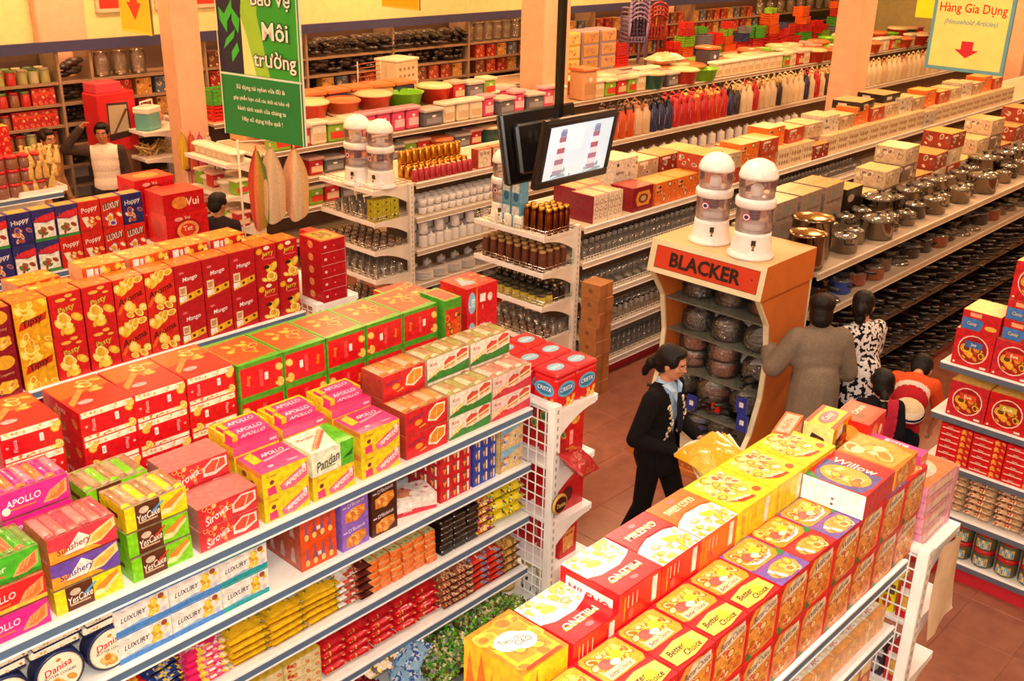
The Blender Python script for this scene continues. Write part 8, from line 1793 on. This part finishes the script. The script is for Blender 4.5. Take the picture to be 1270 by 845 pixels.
link('blouse', fuse(b, 'blouse', 'eae4e0', 'cloth', .009, 3, lambda c: '1c1a20' if mnoise.noise(Vector(c) * 42) > .12 else 'ece6e2'), o)
b = MB('cloth'); trousers(b, J, .9); link('trousers', fuse(b, 'trousers', '1a1618', 'cloth', .014, 3), o)
for kk in 'lr': shoe(o, J, kk, .9)
# ---------- girl with a ponytail, seen from behind
o = thing('person', 'girl with black ponytail and pink strap seen from behind', 'person', (6.42, 2.52, 0), -.95)
J, k = stand(1.17, .03)
b = MB('skin'); body_core(b, J, .72); Mh = head(b, J['head'], (0, .95, -.2), .92); hand(b, J['wrl'], (0, .3, -.9), (-.9, .2, 0), .4, .75, -1); hand(b, J['wrr'], (0, .3, -.9), (.9, .2, 0), .4, .75, 1)
link('body', fuse(b, 'body', SK, 'skin', .009, 2), o); face_bits(o, Mh)
def pony2(b, e, M, s): e((0, -.11, -.08), (.035, .035, .05)); e((0, -.12, -.17), (.032, .028, .09))
hair_cap(o, Mh, pony2, '100b0b')
b = MB('plastic'); b.ball((0, 0, 0), (.03, .024, .018), 'c8b098', None, 10, 6, M=Mh[0] @ Matrix.Translation((0, -.108, -.085))); link('hair_tie', b.mesh('hair_tie'), o)
b = MB('cloth'); torso(b, J, .74, 1.0); sleeve(b, J, 'l', .75); sleeve(b, J, 'r', .75); link('shirt', fuse(b, 'shirt', '18141a', 'cloth', .01, 3, lambda c: 'c83048' if abs(c.x - .07) < .045 and c.z > .6 else '1a161c'), o)
b = MB('cloth'); trousers(b, J, .72); link('trousers', fuse(b, 'trousers', '22222c', 'cloth', .012, 3), o)
for kk in 'lr': shoe(o, J, kk, .75)
# ---------- boy in orange and red, bending forward
o = thing('person', 'child in orange and red shirt bending toward the shelf, red cap in hand', 'person', (6.72, 2.46, 0), -1.35)
J = dict(head=(.0, .46, .98), neck=(0, .33, .98), chest=(0, .2, .9), pelvis=(0, -.05, .68), shl=(-.13, .27, .95), shr=(.13, .27, .95), ell=(-.18, .36, .72), elr=(.18, .36, .72), wrl=(-.14, .45, .52), wrr=(.14, .45, .52), hipl=(-.07, -.05, .65), hipr=(.07, -.05, .65), knl=(-.08, .02, .36), knr=(.08, .02, .36), anl=(-.08, -.02, .07), anr=(.08, -.02, .07), toel=(-.09, .1, .03), toer=(.09, .1, .03))
b = MB('skin'); body_core(b, J, .74); Mh = head(b, J['head'], (0, .75, -.65), .93); hand(b, J['wrl'], (0, .4, -.9), (-.9, .2, 0), .6, .75, -1); hand(b, J['wrr'], (0, .4, -.9), (.9, .2, 0), .6, .75, 1)
link('body', fuse(b, 'body', SK, 'skin', .009, 2), o); face_bits(o, Mh); hair_cap(o, Mh, None, '120d0d')
b = MB('cloth'); torso(b, J, .78, 1.05); sleeve(b, J, 'l', .8, to=0); sleeve(b, J, 'r', .8, to=0)
link('shirt', fuse(b, 'shirt', 'e0502c', 'cloth', .01, 3, lambda c: 'e8d0c0' if .17 < c.y < .2 else ('b02028' if c.y < .17 else 'e05528')), o)
b = MB('cloth'); trousers(b, J, .76, to=.2); link('shorts', fuse(b, 'shorts', '14161e', 'cloth', .012, 3), o)
for kk in 'lr': shoe(o, J, kk, .75)
b = MB('cloth'); b.lathe([(.11, 0, 'b82030'), (.11, .03, 'f0e8e0'), (.108, .04, '20203a'), (.1, .055, 'e8d8c0'), (.07, .09, 'e0c8a0'), (0, .1, 'e0c8a0')], 16, 'b82030')
put('sun_hat', b.mesh('hat'), 'red and cream banded hat held beside the bending child', 'hat', (6.62, 2.40, .86), 0, rot=(.3, -.4, 0))
# ---------- people at the far left
def simple_person(label, loc, rz, h, shirt, tr, hairc, Jup=None, face=(0, .95, -.15), sleeves=1.0, colfn=None, item=None):
    o = thing('person', label, 'person', loc, rz); J, k = stand(h)
    if Jup: J.update(Jup)
    s = h / 1.62
    b = MB('skin'); body_core(b, J, s); Mh = head(b, J['head'], face, s)
    for q, sg in (('l', -1), ('r', 1)):
        w = Vector(J['wr' + q]); d = w - Vector(J['el' + q]); hand(b, w, d, (sg * .5, -.3, .6), .5, s, sg)
    link('body', fuse(b, 'body', 'b87850', 'skin', .01, 2), o); face_bits(o, Mh); hair_cap(o, Mh, None, hairc)
    b = MB('cloth'); torso(b, J, s * 1.02, 1.05, .165); sleeve(b, J, 'l', s, to=sleeves); sleeve(b, J, 'r', s, to=sleeves); link('shirt', fuse(b, 'shirt', shirt, 'cloth', .012, 3, colfn), o)
    b = MB('cloth'); trousers(b, J, s); link('trousers', fuse(b, 'trousers', tr, 'cloth', .014, 3), o)
    for kk in 'lr': shoe(o, J, kk, s)
    return o
simple_person('man in white shirt with dark sleeves, one arm raised to his head', (5.55, 11.75, 0), PI - .55, 1.66, 'f0e0c8', '3a3030', '120d0c', dict(elr=(.42, .1, 1.38), wrr=(.22, .14, 1.62)), (.1, .97, -.1), 1.0, lambda c: '4a3a34' if abs(c.x) > .15 else 'f2e4d0')
simple_person('man in tan shirt standing behind the red candy boxes', (4.95, 11.9, 0), PI + .6, 1.64, 'b88858', '3a3030', '2a1810', None, (.3, .9, -.1))
simple_person('dark haired person in dark jacket, back turned, below the hanging cloths', (5.05, 8.52, 0), -1.0, 1.52, '2a2022', '221e1e', '120d0c', dict(wrl=(-.16, .25, 1.05), ell=(-.22, .05, 1.02)), (.3, .9, -.2))
b = carton(.09, .06, .13, {'all': 'e8c02c'}, front=[('e', .5, .5, .3, .3, 'f4e8a0')], left=[('e', .5, .5, .3, .3, 'f4e8a0')]); put('snack_box', b.mesh('yb'), 'small yellow box held by the person below the cloths', 'box', (4.78, 8.60, 1.32), .6)
